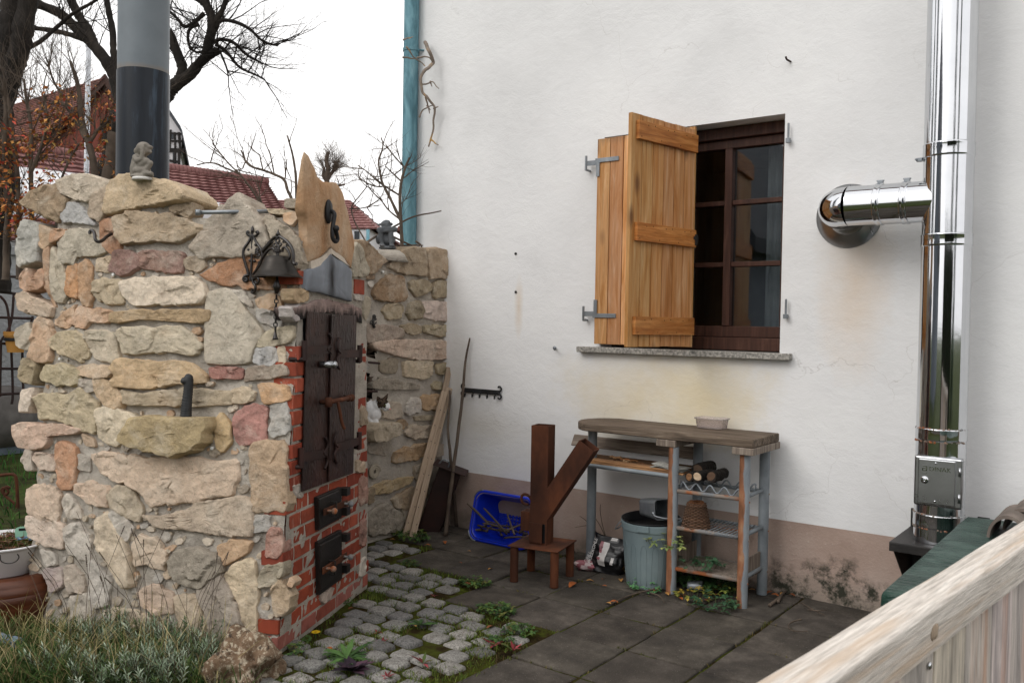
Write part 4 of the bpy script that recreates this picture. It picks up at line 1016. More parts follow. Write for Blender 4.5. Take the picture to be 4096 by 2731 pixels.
# oven doors
def tread(name):
    t = NT(name); v = t.co(world=True)
    f = t.noise(v, 4, 8, .65); c = t.ramp(f, [(.3, '1d1210'), (.5, '2e1a15'), (.72, '452820')])
    b = t.noise(t.co((60, 60, 18), True), 1.0, 2, .4)
    return t.fin(c, .5, t.bump(t.ramp(b, [(.52, 0.0), (.66, 1.0)]), .8, .006), .15, .5)
MT['tread'] = tread('rusty_tread_plate')
def face_plate(pts, off, th):
    m = MB(); P3 = [AP(*q, off) for q in pts]; m.prism([p-AN*th for p in P3], AN*th); return m
def apb(m, p, q, w, off, th):        # flat bar on the oven front between two picture points
    a, b = AP(*p, off), AP(*q, off); d = (b-a).normalized(); u = AN.cross(d).normalized()*w/2
    m.prism([a-u, b-u, b+u, a+u], AN*th)
z6 = lambda x, y: (1100+x/1.96, 1200+y/1.96)
bp = face_plate([(1214, 1262), (1425, 1270), (1412, 1890), (1208, 1958)], .006, .03); bp.build('fire_hole_shade', MT['plastic_dark'], oven)  # black plate, the shade behind the doors put in as colour
dL = face_plate([(1230, 1244), (1331, 1258), (1319, 1925), (1209, 1966)], .030, .008); dL = dL.build('oven_door', MT['tread'], oven, bev=.002); dL['label'] = 'left iron door leaf with tube handle'
dR = face_plate([(1327, 1258), (1427, 1262), (1414, 1891), (1316, 1925)], .044, .008); dR = dR.build('oven_door', MT['tread'], oven, bev=.002); dR['label'] = 'right iron door leaf carrying the latch bar'
for door, pin, tip, off, rev in ((dL, (232, 395), (440, 385), .034, 1), (dL, (205, 1235), (410, 1195), .034, 1), (dR, (665, 420), (490, 420), .048, -1), (dR, (660, 1100), (470, 1160), .048, -1)):
    h = MB(); apb(h, z6(*pin), z6(*tip), .045, off, .006); tp = AP(*z6(*tip), off+.005)
    for s_ in (-1, 1):
        d = (AP(*z6(*tip), off)-AP(*z6(*pin), off)).normalized(); h.tube(spline([tp-d*.05, tp+d*.0+V((0, 0, s_*.02)), tp+d*.005+V((0, 0, s_*.055)), tp-d*.03+V((0, 0, s_*.085))]), .007, 8)
    a = AP(*z6(*pin), off); h.tube([a+V((0, 0, -.05)), a+V((0, 0, .05))], .016, 12)
    h.tube([a+V((0, 0, -.045)), a+V((0, 0, -.045))-AD*.05*rev-AN*.06], .012, 8)
    h.build('hinge', MT['rust_dark'], door, auto=40)
h = MB(); a = AP(*z6(350, 505), .035); b = a+AN*.07+AD*.03; h.tube([a, b], .018, 16); h.ball(b, .02, 12); h.build('handle', MT['steel_dull'], dL, smooth=True)
h = MB(); a, b = AP(*z6(418, 800), .075), AP(*z6(600, 765), .075); h.tube([a, b], .013, 12); h.ball(b, .022, 10); h.ball(b-AD*.045, .019, 10); h.tube([a+V((0, 0, .025)), a+V((0, 0, -.025))], .02, 12)
h.tube([b, b-AN*.04], .012, 8); h.tube([a, a-AN*.045], .012, 8)
c = AP(*z6(492, 800), .085); h.tube(spline([c, AP(*z6(510, 880), .095), AP(*z6(525, 970), .10), AP(*z6(545, 1008), .11)]), [.006, .008, .009, .010, .010, .010, .010, .008, .007][:len(spline([c]*4))] if False else .009, 10); h.build('latch_bar', MT['rust'], dR, smooth=True)
z8b = lambda x, y: (1240+x/3.0154, 1900+y/3.0154)
for nm, q, kb, lab in (('stoking_door', [(92, 265), (382, 140), (383, 510), (105, 665)], [(160, 445), (440, 330)], 'upper small cast iron door'), ('ash_door', [(103, 805), (385, 655), (390, 1245), (115, 1445)], [(145, 1155), (435, 960)], 'lower small cast iron door')):
    fr = face_plate([z8b(*p) for p in q], .030, .022).build(nm, MT['iron'], oven, bev=.003); fr['label'] = lab
    cxx = sum(p[0] for p in q)/4; cyy = sum(p[1] for p in q)/4
    inn = face_plate([z8b(cxx+(p[0]-cxx)*.84, cyy+(p[1]-cyy)*.84) for p in q], .046, .016); inn.build('door_panel', MT['iron'], fr, bev=.005)
    h = MB(); apb(h, z8b(*kb[0]), z8b(*kb[1]), .035, .065, .008); lb = h.build('latch', MT['rust'], fr, bev=.002)
    for k_ in (.17, .9):
        a = AP(*z8b(kb[0][0]+(kb[1][0]-kb[0][0])*k_, kb[0][1]+(kb[1][1]-kb[0][1])*k_), .07); h = MB(); h.tube([a-AN*.02, a+AN*.035], .007, 10); h.ball(a+AN*.042, (.017, .017, .017), 14); h.build('knob', MT['rail_rust'], fr, smooth=True)
    h = MB()
    a = AP(*z8b(kb[0][0]+85, kb[0][1]-30), .05); h.tube([a+V((0, 0, .045)), a+V((0, 0, .045))+AN*.035, a+V((0, 0, -.03))+AN*.035, a+V((0, 0, -.03))], .005, 8)
    for yy in (.18, .82):
        e = (q[1][1]*(1-yy)+q[2][1]*yy); a = AP(*z8b(388, e), .03); h.box(a+AD*.035, (.05, .05, .045), Matrix((AD, AN, V((0, 0, 1)))).transposed())
    h.build('hinge', MT['iron'], fr, bev=.003)
# forged hooks on the masonry
h = MB(); a = AP(*px('3', 935, 665), .05); R_ = basis(AN); h.lathe(a, [(.001, .012), (.028, .008), (.034, .0), (.034, -.01)], 20, Matrix((AD*1.0, V((0, 0, 1.9)), AN)).transposed())
h.tube(spline([AP(*px('3', 955, 660), .06), AP(*px('3', 985, 680), .085), AP(*px('3', 975, 740), .08), AP(*px('3', 960, 830), .08), AP(*px('3', 965, 910), .085), AP(*px('3', 990, 938), .09), AP(*px('3', 1012, 915), .095), AP(*px('3', 1000, 860), .095), AP(*px('3', 992, 820), .1)]), .0115, 10); h.ball(AP(*px('3', 996, 815), .1), .018, 10)
h.build('forged_hook', MT['black'], oven, smooth=True)
h = MB(); f_ = lambda x, y, o: BP(*px('2', x, y), o)[0]
h.tube(spline([f_(1000, 640, .03), f_(960, 660, .06), f_(920, 700, .10), f_(880, 715, .13), f_(850, 690, .14), f_(850, 640, .13), f_(830, 607, .12), f_(805, 615, .115), f_(805, 640, .115)]), [.010]*33 if False else .009, 10); h.build('forged_hook', MT['iron_gloss'], oven, smooth=True)
# little round clips stuck on the joints
cl = MB()
for rg, x, y in (('2', 1015, 1005), ('4', 535, 415), ('4', 1900, 1215), ('5', 563, 1145), ('4', 770, 175), ('5', 515, 235)):
    p, n_, _ = BP(*px(rg, x, y), .02); cl.lathe(p, [(.009, -.01), (.009, .004), (.006, .006), (.001, .006)], 16, basis(n_))
cl.build('round_clip', mat('white_plastic', [(.3, 'cfcfca'), (.7, 'dededa')], rough=.5, bump=0), oven)
rd = MB(); rd.tube([DP(785, 850, 2.72*S), DP(1130, 845, 2.80*S)], .011, 10); rd.tube([DP(783, 850, 2.715*S), DP(800, 850, 2.722*S)], .016, 10); rd.build('pipe_rod', MT['zinc'], oven, smooth=True)
# a rough concrete pad fills the joint of the ledge where the ornament stands
# ============================================================= WALL AGAINST THE HOUSE
ST_C = """3|80684c|5|1160,920 1280,960 1420,1100 1380,1140 1310,1220 1250,1200 1180,1040
3|8d7b62|5|1450,1150 1600,1010 1690,990 1770,1010 1790,1230 1700,1230 1560,1210
3|9b8468|5|1810,1010 1870,1000 2040,1040 2080,1230 2070,1260 1960,1255 1820,1260
3|7a5b38|5|1330,1390 1400,1250 1570,1245 1600,1400 1590,1470 1340,1455
3|887a5e|4|1640,1290 1780,1275 1840,1330 1800,1390 1700,1425 1650,1370
3|918265|4|1850,1310 1900,1280 2020,1290 2015,1430 1860,1430
3|6d5237|3|1235,1240 1320,1235 1320,1270 1240,1270
3|b9b4aa|3|1268,1310 1280,1290 1300,1288 1312,1305 1305,1330 1285,1338
5|96876a|4|1400,200 1430,150 1570,150 1560,280 1440,280
5|6f644b|4|1620,220 1650,140 1730,130 1765,200 1740,280 1640,275
5|c0ada3|4|1765,130 1950,130 2045,200 2040,260 1940,300 1760,260
5|8c7d72|6|1260,330 1500,345 1575,380 1570,440 1420,465 1270,490 1250,420
5|8e7f64|4|1570,340 1660,330 1740,350 1735,410 1660,425 1590,390
5|988b6c|4|1775,340 2000,340 2015,430 1900,430 1780,405
5|bfa592|6|1310,490 1480,470 1950,480 2065,540 2045,620 1880,640 1690,640 1470,590 1360,550
5|bbaa8d|4|1590,660 1840,660 1840,780 1760,815 1610,790
5|968764|4|1870,690 2000,670 2015,750 1900,775
5|79705f|3|1370,660 1480,640 1530,650 1520,760 1390,750
5|7e786d|3|1330,860 1380,800 1460,820 1720,870 1700,910 1450,910 1335,900
5|958a6c|4|1840,870 1880,840 1965,860 1960,910 1850,910
5|a7845a|5|1755,965 1930,960 1895,1090 1760,1090
5|b5b0a9|3|1610,1080 1640,1000 1720,985 1750,1050 1740,1120 1620,1130
5|95886f|3|1690,1150 1870,1140 1860,1180 1700,1190
5|836743|4|1535,1200 1580,1180 1615,1220 1580,1265 1540,1250
5|a69682|4|1600,1290 1650,1230 1850,1240 1830,1340 1680,1350 1600,1320
5|967347|4|1510,1480 1590,1430 1790,1390 1780,1480 1700,1530 1520,1560
5|8c8d8c|4|1215,620 1250,610 1270,700 1250,750 1212,740
7|a58d5f|4|1030,190 1150,150 1290,130 1280,170 1160,230 1040,250
7|8c775c|4|1160,280 1300,200 1330,260 1310,350 1190,350
7|7c776d|4|985,400 1100,310 1230,400 1210,500 1000,540
7|7b6a4f|3|985,220 1030,200 1025,300 985,320
7|958a7a|3|1310,60 1370,40 1380,140 1330,150
5|9c9488|2|1260,1420 1340,1370 1460,1380 1480,1460 1400,1500 1290,1480
5|a39482|3|1860,1420 1960,1400 1970,1480 1880,1520
7|968c7c|3|1230,270 1330,370 1380,440 1290,500 1240,430
5|aa9d8c|2|1390,1010 1560,1040 1580,1150 1490,1180 1400,1150""".split('\n')
gw = thing('stone_wall', 'low rubble stone wall between the oven and the house, with a dark firewood niche', 'wall', (XC, 2.75*S, 0))
sb = MB()
for i, ln_ in enumerate(ST_C):
    rg, col, h, ps = ln_.split('|'); P3 = [CP(*px(rg, *[float(a) for a in q.split(',')])) for q in ps.split()]
    stone(sb, P3, (1, 0, 0), float(h)*.0045+.010, col, 500+i, .2 if i < 3 else .06)
P3 = [CP(*px('5', *q)) for q in [(1180, 1262), (1225, 1210), (1330, 1200), (1470, 1202), (1462, 1300), (1300, 1352), (1190, 1362)]]
catz = P3[2].z; stone(sb, P3, (1, 0, 0), .17, '948771', 640, .2, .7)
sb.build('stone_cladding', MT['stone'], gw, auto=34)
niche = [[CP(*px('5', *q)) for q in [(1180, 480), (1300, 470), (1370, 555), (1345, 622), (1200, 640)]], [CP(*px('5', *q)) for q in [(1170, 750), (1305, 765), (1335, 850), (1325, 985), (1235, 1060), (1170, 1200)]]]
def inside(p, poly):
    y, z = p; r_ = False; n = len(poly)
    for i in range(n):
        a, b = poly[i], poly[(i+1) % n]
        if (a.z > z) != (b.z > z) and y < (b.y-a.y)*(z-a.z)/(b.z-a.z)+a.y: r_ = not r_
    return r_
mo = MB(); Y0, Y1 = 2.15*S, WY; ny, nzc = 78, 92
ctop = [(Y0, 1.31*S), (2.70*S, 1.335*S), (2.80*S, 1.30*S), (2.88*S, 1.318*S), (3.1*S, 1.345*S), (WY, 1.335*S)]
def ctz(y):
    for (a, za), (b, zb_) in zip(ctop, ctop[1:]):
        if y <= b: return za+(zb_-za)*(y-a)/(b-a)
    return ctop[-1][1]
for i in range(ny+1):
    for j in range(nzc+1):
        y = Y0+(Y1-Y0)*i/ny; z = (ctz(y)-.02)*j/nzc-.03; p = V((XC, y, z)); mo.v.append(p+V((.012*fb(p, 8, 4)+.006*fb(p, 30, 3), 0, 0)))
for i in range(ny):
    for j in range(nzc):
        y = Y0+(Y1-Y0)*(i+.5)/ny; z = (ctz(y)-.02)*(j+.5)/nzc-.03
        if any(inside((y, z), n_) for n_ in niche): continue
        a = i*(nzc+1)+j; mo.f.append((a, a+nzc+1, a+nzc+2, a+1)); mo.c.append((1, 1, 1, 1))
tp = len(mo.v)
for i in range(ny+1):
    y = Y0+(Y1-Y0)*i/ny
    for k, xx in enumerate((0, -.12, -.32)): p = V((XC+xx, y, ctz(y)-.05)); mo.v.append(p+V((0, 0, .02*fb(p, 7, 4)+(.015 if k == 1 else 0))))
for i in range(ny):
    for k in range(2): a = tp+i*3+k; mo.f.append((a, a+3, a+4, a+1)); mo.c.append((1, 1, 1, 1))
mo.add([(XC-.32, Y0, -.03), (XC-.32, Y1, -.03), (XC-.32, Y1, 1.32*S), (XC-.32, Y0, 1.30*S)], [(0, 1, 2, 3)])
mo.add([(XC, Y0, -.03), (XC-.32, Y0, -.03), (XC-.32, Y0, 1.28*S), (XC, Y0, 1.28*S)], [(0, 1, 2, 3)])
mo.build('mortar', MT['mortar'], gw, auto=60)
nb = MB()
for n_ in niche:
    ya, yb = min(p.y for p in n_)-.06, max(p.y for p in n_)+.06; za, zb_ = min(p.z for p in n_)-.05, max(p.z for p in n_)+.05; xa, xb = XC-.015, XC-.3
    nb.add([(xa, ya, za), (xa, yb, za), (xa, yb, zb_), (xa, ya, zb_), (xb, ya, za), (xb, yb, za), (xb, yb, zb_), (xb, ya, zb_)], [(4, 5, 6, 7), (0, 4, 7, 3), (1, 2, 6, 5), (0, 1, 5, 4), (3, 7, 6, 2)])
nb.build('niche', mat('dark_brown_niche', [(.3, '1d1712'), (.7, '3a2e23')], rough=.95, bump=.5), gw)  # niche lining coloured dark brown all over
am = MB(); ac = CP(*px('7', 1035, 95), .018); pts = []; rs = []
for i in range(90):
    an = i*.22; r_ = .055*math.exp(-.062*an*1.0); pts.append(ac+V((.012, r_*cos(an), r_*sin(an)))); rs.append(.15*r_+.004)
am.tube(pts, rs, 8); am.build('ammonite_fossil', mat('fossil_stone', [(.3, '8b8273'), (.7, 'b0a695')], rough=.9, bump=.4), gw, smooth=True)
rb = MB()
for rg, x0, y0, x1, y1 in (('5', 1200, 930, 1365, 928), ('5', 1270, 668, 1388, 678)):
    a, b = CP(*px(rg, x0, y0), .02), CP(*px(rg, x1, y1), .06); rb.tube([a, b], .0085, 8)
rb.build('iron_rod', MT['rust_dark'], gw, smooth=True)
cl = MB()
for rg, x, y in (('3', 1415, 1203), ('5', 1747, 408)): cl.lathe(CP(*px(rg, x, y), .02), [(.010, -.01), (.010, .004), (.006, .006), (.001, .006)], 16, basis((1, 0, 0)))
cl.build('round_clip', bpy.data.materials['white_plastic'], gw)
# ============================================================= helpers for figures
def remesh(mb, vox, it=4):
    me = bpy.data.meshes.new('t'); me.from_pydata(mb.v, [], mb.f); o = bpy.data.objects.new('t', me); COLL.objects.link(o)
    m = o.modifiers.new('r', 'REMESH'); m.mode = 'VOXEL'; m.voxel_size = vox
    m = o.modifiers.new('s', 'SMOOTH'); m.iterations = it; m.factor = .5
    bpy.context.view_layer.update()
    ev = bpy.data.meshes.new_from_object(o.evaluated_get(bpy.context.evaluated_depsgraph_get())); bpy.data.objects.remove(o)
    r = MB(); r.v = [v.co.copy() for v in ev.vertices]; r.f = [tuple(p.vertices) for p in ev.polygons]; r.c = [(1, 1, 1, 1)]*len(r.f)
    return r
def paint(mb, fn):
    mb.c = [fn(sum((mb.v[i] for i in f), V())/len(f)) for f in mb.f]
class Fig:                       # ellipsoids placed in a frame facing the garden
    def __init__(s, ox, oy, k, depth): s.o = (ox, oy, k); s.d = depth; s.u = depth/3498/k; s.mb = MB()
    def P(s, x, y, dd=0): return DP(s.o[0]+x/s.o[2], s.o[1]+y/s.o[2], s.d)-FH*dd*s.u
    def e(s, x, y, dd, rx, rz, ry=None, ang=0, n=16):
        ry = rx if ry is None else ry
        R = Matrix((RH, FH, V((0, 0, 1)))).transposed() @ Matrix.Rotation(radians(ang), 3, 'Y')
        s.mb.ball(s.P(x, y, dd), (rx*s.u, ry*s.u, rz*s.u), n, R)
    def t(s, pts, r, n=10):
        P3 = [s.P(*p) for p in pts]; rr = [q*s.u for q in r] if isinstance(r, (list, tuple)) else r*s.u
        s.mb.tube(P3, rr, n)
        for p, q in zip(P3, rr if isinstance(rr, list) else [rr]*len(P3)): s.mb.ball(p, q, 10)
# --- monkey covering its eyes
m = Fig(480, 520, 7.129, 2.83*S)
m.e(560, 1080, 0, 215, 300, 190); m.e(600, 860, 0, 180, 190, 170); m.e(700, 560, 60, 215, 210, 200); m.e(560, 580, 20, 120, 130, 120)
m.e(760, 620, 200, 110, 120, 90); m.e(870, 530, 60, 100, 60, 120, -30); m.e(900, 650, 100, 60, 50, 60)
m.e(490, 600, 60, 75, 95, 50, 25)
m.t([(480, 800, 90), (600, 920, 230), (740, 870, 260), (760, 700, 290), (750, 560, 280)], [95, 90, 75, 60, 50])
for k in range(4): m.t([(680+k*38, 600, 290), (690+k*38, 500, 285), (705+k*38, 440, 235)], [24, 22, 18])
m.t([(620, 1060, 150), (850, 930, 220), (960, 990, 210)], [110, 100, 75]); m.t([(950, 980, 200), (860, 1130, 200), (790, 1200, 190)], [80, 85, 70])
m.e(660, 1180, 90, 260, 140, 210); m.t([(640, 1300, 150), (820, 1270, 240), (1000, 1290, 250), (1030, 1350, 230)], [70, 75, 65, 40])
m.t([(370, 1300, 20), (360, 1100, 10), (420, 850, 0)], [70, 80, 80]); m.e(650, 1340, 80, 330, 60, 240)
r_ = remesh(m.mb, .0042, 3)
mk = r_.build('monkey_statue', MT['statue'], smooth=True); tag(mk, 'small grey stone monkey statue covering its eyes on the oven top', 'statue')
pd = MB(); pd.lathe(m.P(690, 1395, 60), [(.001, -.012), (.062, -.012), (.058, .004), (.03, .008), (.001, .008)], 24, jit=.01)
tag(pd.build('plaster_pad', mat('white_plaster_pad', [(.3, 'b9b6af'), (.7, 'd2d0ca')], rough=.9, bump=.4), smooth=True), 'pale blob of plaster bedding the monkey statue on its stone', 'plaster')
# --- gargoyle with folded arms
g = Fig(1420, 820, 7.127, CP(1545, 985).dot(FW)-EYE.dot(FW)+.12)
g.e(890, 560, 40, 160, 115, 140); g.e(900, 480, 0, 110, 60, 110); g.e(930, 620, 120, 90, 55, 60); g.e(950, 560, 160, 28, 28, 40); g.e(940, 610, 160, 60, 22, 40)
g.e(720, 560, 20, 90, 42, 25, -12); g.e(640, 548, 20, 28, 18, 15, -15); g.e(1050, 550, 10, 36, 52, 25)
g.e(850, 515, 140, 40, 14, 25, 10); g.e(985, 515, 140, 36, 14, 25, -10)
g.t([(700, 720, 60), (850, 700, 150), (1010, 690, 140), (1150, 710, 60)], [80, 70, 66, 80]); g.t([(740, 780, 130), (900, 760, 180), (1080, 730, 130)], [66, 54, 50])
for k in range(3): g.t([(700, 690+k*32, 140), (760, 700+k*30, 190)], 17)
g.e(880, 860, -60, 220, 240, 160); g.e(900, 1000, -40, 250, 160, 170)
for x0, x1 in ((760, 790), (1030, 1060)):
    g.t([(x0, 830, 100), (x0+10, 1000, 110), (x1, 1130, 130)], [90, 75, 60]); g.e(x1+20, 1160, 170, 85, 40, 90)
    for k in range(3): g.e(x1-30+k*45, 1180, 240, 24, 22, 40)
g.e(660, 980, -40, 70, 140, 110); g.e(940, 1230, 60, 260, 60, 190)
r_ = remesh(g.mb, .0045, 3)
ga = r_.build('gargoyle_statue', MT['statue_dark'], smooth=True); tag(ga, 'grey gargoyle statue resting its head on folded arms on the wall', 'statue')
pd = MB(); c = g.P(950, 1290, 40); pd.lathe(c, [(.16, -.09), (.13, -.03), (.09, -.002), (.001, .0)], 24, jit=.02)
tag(pd.build('mortar_bed', MT['mortar'], smooth=True), 'rough mortar bed under the gargoyle statue', 'mortar')
# --- cat in the niche
c_ = Fig(1400, 1500, 6.533, CP(1480, 1690).dot(FW)-EYE.dot(FW)-.05)
c_.e(530, 930, 0, 270, 260, 190, 15); c_.e(380, 790, -80, 230, 210, 190); c_.e(640, 1020, 40, 190, 180, 150); c_.e(250, 900, -120, 200, 260, 180)
c_.e(690, 800, 20, 140, 160, 140); c_.e(850, 740, 40, 165, 150, 150); c_.e(960, 830, 60, 100, 80, 100); c_.e(1000, 800, 60, 60, 90, 60, -15); c_.e(1030, 880, 60, 45, 40, 50); c_.e(930, 880, 60, 70, 60, 90)
for x in (560, 680): c_.t([(x-60, 1080, 60), (x, 1190, 90), (x+50, 1240, 110)], [95, 75, 58]); c_.e(x+55, 1245, 120, 70, 48, 75)
c_.t([(905, 640, 60), (950, 570, 40), (1000, 475, 30)], [70, 48, 8]); c_.t([(790, 680, 140), (770, 610, 140), (745, 555, 135)], [75, 58, 22])
r_ = remesh(c_.mb, .0036, 4)
def cat_col(p):
    d = p-EYE; z = d.dot(FW); x = 2048+F*d.dot(RT)/z; y = 1365.5-F*d.dot(UP)/z
    x = (x-1400)*6.533; y = (y-1500)*6.533; x += 22*nz(p, 90); y += 22*nz(p+V((4, 4, 4)), 90)
    br = lin('4d4035') if fb(p, 60, 3) < .12 else lin('2a211b'); wh = lin('dcdcdc')
    if x > 1015 and y > 855 and y < 915: return lin('c98f84')
    if x > 690:
        if y > 850: return wh
        if y > 700+(1000-x)*.9 and x > 930: return wh
        if x > 985 and y > 650: return wh
        if x < 720 and y > 690: return wh
        return br
    if y < 600+(620-x)*.62+ (60 if x < 440 else 0): return br
    return wh
paint(r_, cat_col)
ct = thing('cat', 'white cat with dark tabby head and back sitting on the wall ledge', 'cat', c_.P(600, 1280, 60))
mf = mat('cat_fur', [(.3, .82), (.7, 1.05)], sc=60, st=(1, 1, .4), rough=.9, bump=.5, bs=220, bd=.003, attr=True, spec=.2)
r_.build('body', mf, ct, smooth=True)
e = MB(); e.ball(c_.P(950, 775, 185), 24*c_.u, 10); e.build('eye', mat('cat_eye', [(.3, '4a5a2a'), (.7, '6b7a3a')], rough=.15, bump=0), ct, smooth=True)
e = MB(); e.ball(c_.P(957, 778, 200), 13*c_.u, 8); e.build('pupil', MT['plastic_dark'], ct, smooth=True)
e = MB(); e.ball(c_.P(1058, 885, 70), (20*c_.u, 20*c_.u, 16*c_.u), 8); e.build('nose', mat('pink_nose', [(.3, 'b5726a'), (.7, 'c98a80')], bump=0), ct, smooth=True)
# --- black ringed ornament on the ledge stone
p0 = BP(*px('4', 1668, 945), .07)[0]; dep_ = (p0-EYE).dot(FW); f4 = Fig(0, 1250, 2.24, dep_)
pts = [(1665, 960), (1667, 900), (1671, 840), (1678, 770), (1686, 700), (1690, 650), (1686, 612), (1692, 580), (1708, 555)]; rs = [52, 50, 47, 44, 41, 42, 46, 36, 12]
P3 = spline([f4.P(*p) for p in pts], 3); R3 = []
for i in range(len(P3)):
    u = i/(len(P3)-1)*(len(rs)-1); k = min(int(u), len(rs)-2); R3.append((rs[k]+(rs[k+1]-rs[k])*(u-k))*f4.u*(1+.05*sin(i*2.2)))
bo = MB(); bo.tube(P3, R3, 18); bo.ball(f4.P(1660, 610, 20), 34*f4.u, 12)
rr = random.Random(3)
for i in range(10): bo.ball(f4.P(1726-i*1.5, 575+i*16, 10), 9*f4.u, 6)
tag(bo.build('trunk_ornament', mat('black_glazed_clay', [(.3, '1b1c1e'), (.7, '2d2f31')], sc=30, rough=.55, bump=.4, bs=40, spec=.5), smooth=True), 'black ringed trunk shaped ornament standing on the ledge stone', 'ornament')
# --- small gecko on the wall
q = lambda x, y, o=.05: CP(*px('5', x, y), o)
ge = MB(); ge.tube(spline([q(1338, 250), q(1334, 275), q(1326, 300), q(1328, 330), q(1340, 362)]), .012, 8); ge.ball(q(1337, 262), (.016, .016, .02), 10)
for a, b, c in (((1332, 285), (1352, 290), (1358, 278)), ((1330, 290), (1306, 300), (1300, 318)), ((1328, 330), (1350, 322), (1358, 305)), ((1328, 332), (1310, 322), (1296, 328))): ge.tube([q(*a), q(*b), q(*c)], .006, 6)
r_ = remesh(ge, .005, 2); tag(r_.build('gecko_figure', MT['iron'], smooth=True), 'small dark iron gecko climbing on the stone wall above the niche', 'figure')
# --- firewood in the niche
for i, (a, b, r, nm) in enumerate((((1255, 600), (1345, 535), .022, 1), ((1225, 620), (1365, 612), .008, 0), ((1280, 960), (1310, 790), .02, 1), ((1225, 905), (1325, 815), .005, 0), ((1225, 810), (1330, 805), .005, 0), ((1205, 560), (1290, 500), .015, 1))):
    w = MB(); pa, pb = CP(*px('5', *a), -.10+.02*i), CP(*px('5', *b), -.02); w.tube([pa, pa.lerp(pb, .5)+V((0, 0, .006)), pb], r, 8)
    tag(w.build('firewood_stick', MT['twig'], smooth=True), ('thick mossy branch stuck in the wall niche', 'thin pale twig in the wall niche')[0 if nm else 1], 'firewood', 'firewood in the wall niche')
# ============================================================= BELL
bd0 = (BP(1010, 1060)[0]-EYE).dot(FW)
bl = thing('wall_bell', 'dark cast bell with chain under a scrolled bracket on the oven', 'bell', BP(1010, 1060)[0])
def bp(x, y, off=None):
    sx, sy = 940+x/3.0167, 880+y/3.0167
    d = bd0-.035-(max(0, x-210)/540*.17 if off is None else off); return DP(sx, sy, d)
bk_ = MB()
def tb(pts, r=.006, it=2): bk_.tube(spline([bp(*p) for p in pts], it), r, 8)
tb([(210, 90), (208, 200), (204, 400), (195, 600), (183, 730)], .0062)
tb([(195, 200), (165, 270), (105, 340), (95, 420), (125, 530), (155, 620), (160, 665)], .0075); tb([(225, 200), (260, 280), (320, 350), (335, 440), (300, 560), (225, 640), (195, 700)], .0065)
tb([(160, 665), (120, 670), (95, 710), (120, 745), (150, 730), (140, 700), (122, 708)], .0075); tb([(205, 690), (220, 770), (250, 790), (245, 850), (220, 885), (200, 865), (215, 840)], .007)
tb([(215, 720), (250, 690), (285, 700), (290, 750), (255, 770), (245, 735)], .0065)
for s_ in (-1, 1): tb([(212, 190), (212+s_*35, 195), (212+s_*70, 165), (212+s_*65, 135), (212+s_*42, 150)], .007)
bk_.ball(bp(212, 130), (.010, .010, .014), 10); bk_.tube([bp(212, 110), bp(212, 70)], [.009, .002], 8)
tb([(250, 620), (310, 500), (350, 430), (400, 360), (470, 335), (480, 385)], .0075); tb([(330, 370), (400, 290), (470, 215), (505, 200)], .0085); tb([(535, 195), (600, 235), (660, 290), (700, 370), (705, 450), (700, 510), (720, 535), (745, 525)], .0085)
tb([(570, 385), (580, 330), (620, 330), (660, 400), (665, 450), (645, 475)], .007); tb([(335, 385), (345, 365), (400, 310), (440, 265)], .009)
for (x, y) in ((360, 350), (395, 310), (440, 270), (600, 262), (640, 305), (265, 395), (285, 430), (270, 360), (300, 520)): tb([(x-16, y+14), (x-20, y-6), (x, y-20), (x+18, y-6), (x+8, y+10), (x-4, y+2)], .0045)
for (x, y, r) in ((515, 250, 30), (490, 300, 26), (540, 295, 26), (515, 335, 26), (515, 365, 30)): tb([(x-r, y), (x, y-r), (x+r, y), (x, y+r), (x-r, y)], .005)
bk_.ball(bp(520, 175), .012, 10); bk_.tube([bp(520, 165), bp(520, 115)], [.008, .002], 8); bk_.lathe(bp(520, 195), [(.004, -.014), (.013, -.008), (.011, .004), (.015, .010), (.004, .014)], 14)
for (x, y) in ((165, 360), (180, 490), (235, 495), (330, 590), (250, 300)): bk_.ball(bp(x, y), .0085, 8)
bk_.lathe(bp(515, 372), [(.004, -.012), (.020, -.006), (.020, .006), (.004, .012)], 16); bk_.tube([bp(515, 385), bp(515, 440)], .009, 10)
for y in (150, 640): bk_.tube([bp(208, y, 0), bp(208, y, -.05)], .008, 8)
bk_.build('bracket', MT['iron_gloss'], bl, auto=60)
bc = bp(515, 690); ht = (bp(515, 437)-bc).length; k = (bp(725, 690)-bp(305, 690)).length/2
be = MB(); be.lathe(bc, [(k*.93, 0), (k, -.002), (k, .004), (k*.9, ht*.10), (k*.78, ht*.3), (k*.66, ht*.55), (k*.56, ht*.8), (k*.5, ht*.94), (k*.44, ht), (.004, ht*1.02)], 40, cap=False); be.lathe(bc, [(k*.93, 0), (k*.6, ht*.5), (k*.42, ht*.95)], 40, cap=False)
be.build('bell', mat('dark_brushed_iron', [(.3, '2a2724'), (.7, '3e3a36')], sc=8, rough=.38, metal=.7, bump=.12, bs=40, st=(1, 1, 4)), bl, auto=50)
cp = MB(); cp.tube([bp(512, 640), bp(508, 720), bp(504, 800), bp(503, 840), bp(500, 890)], [.005, .007, .021, .014, .008], 16); cp.build('clapper', MT['iron_gloss'], bl, smooth=True)
chn = MB()
for i in range(9):
    y = 905+i*47; x = 500-i*1.6; a, b = bp(x, y), bp(x, y+56); c = (a+b)/2; dv = RH if i % 2 else FH; w = .009
    chn.tube([a, a.lerp(b, .2)+dv*w, a.lerp(b, .8)+dv*w, b, a.lerp(b, .8)-dv*w, a.lerp(b, .2)-dv*w, a], .0032, 6)
chn.tube([bp(487, 1330), bp(485, 1385), bp(485, 1420), bp(487, 1445)], [.004, .009, .013, .016], 8); chn.build('chain', MT['iron_gloss'], bl, smooth=True)

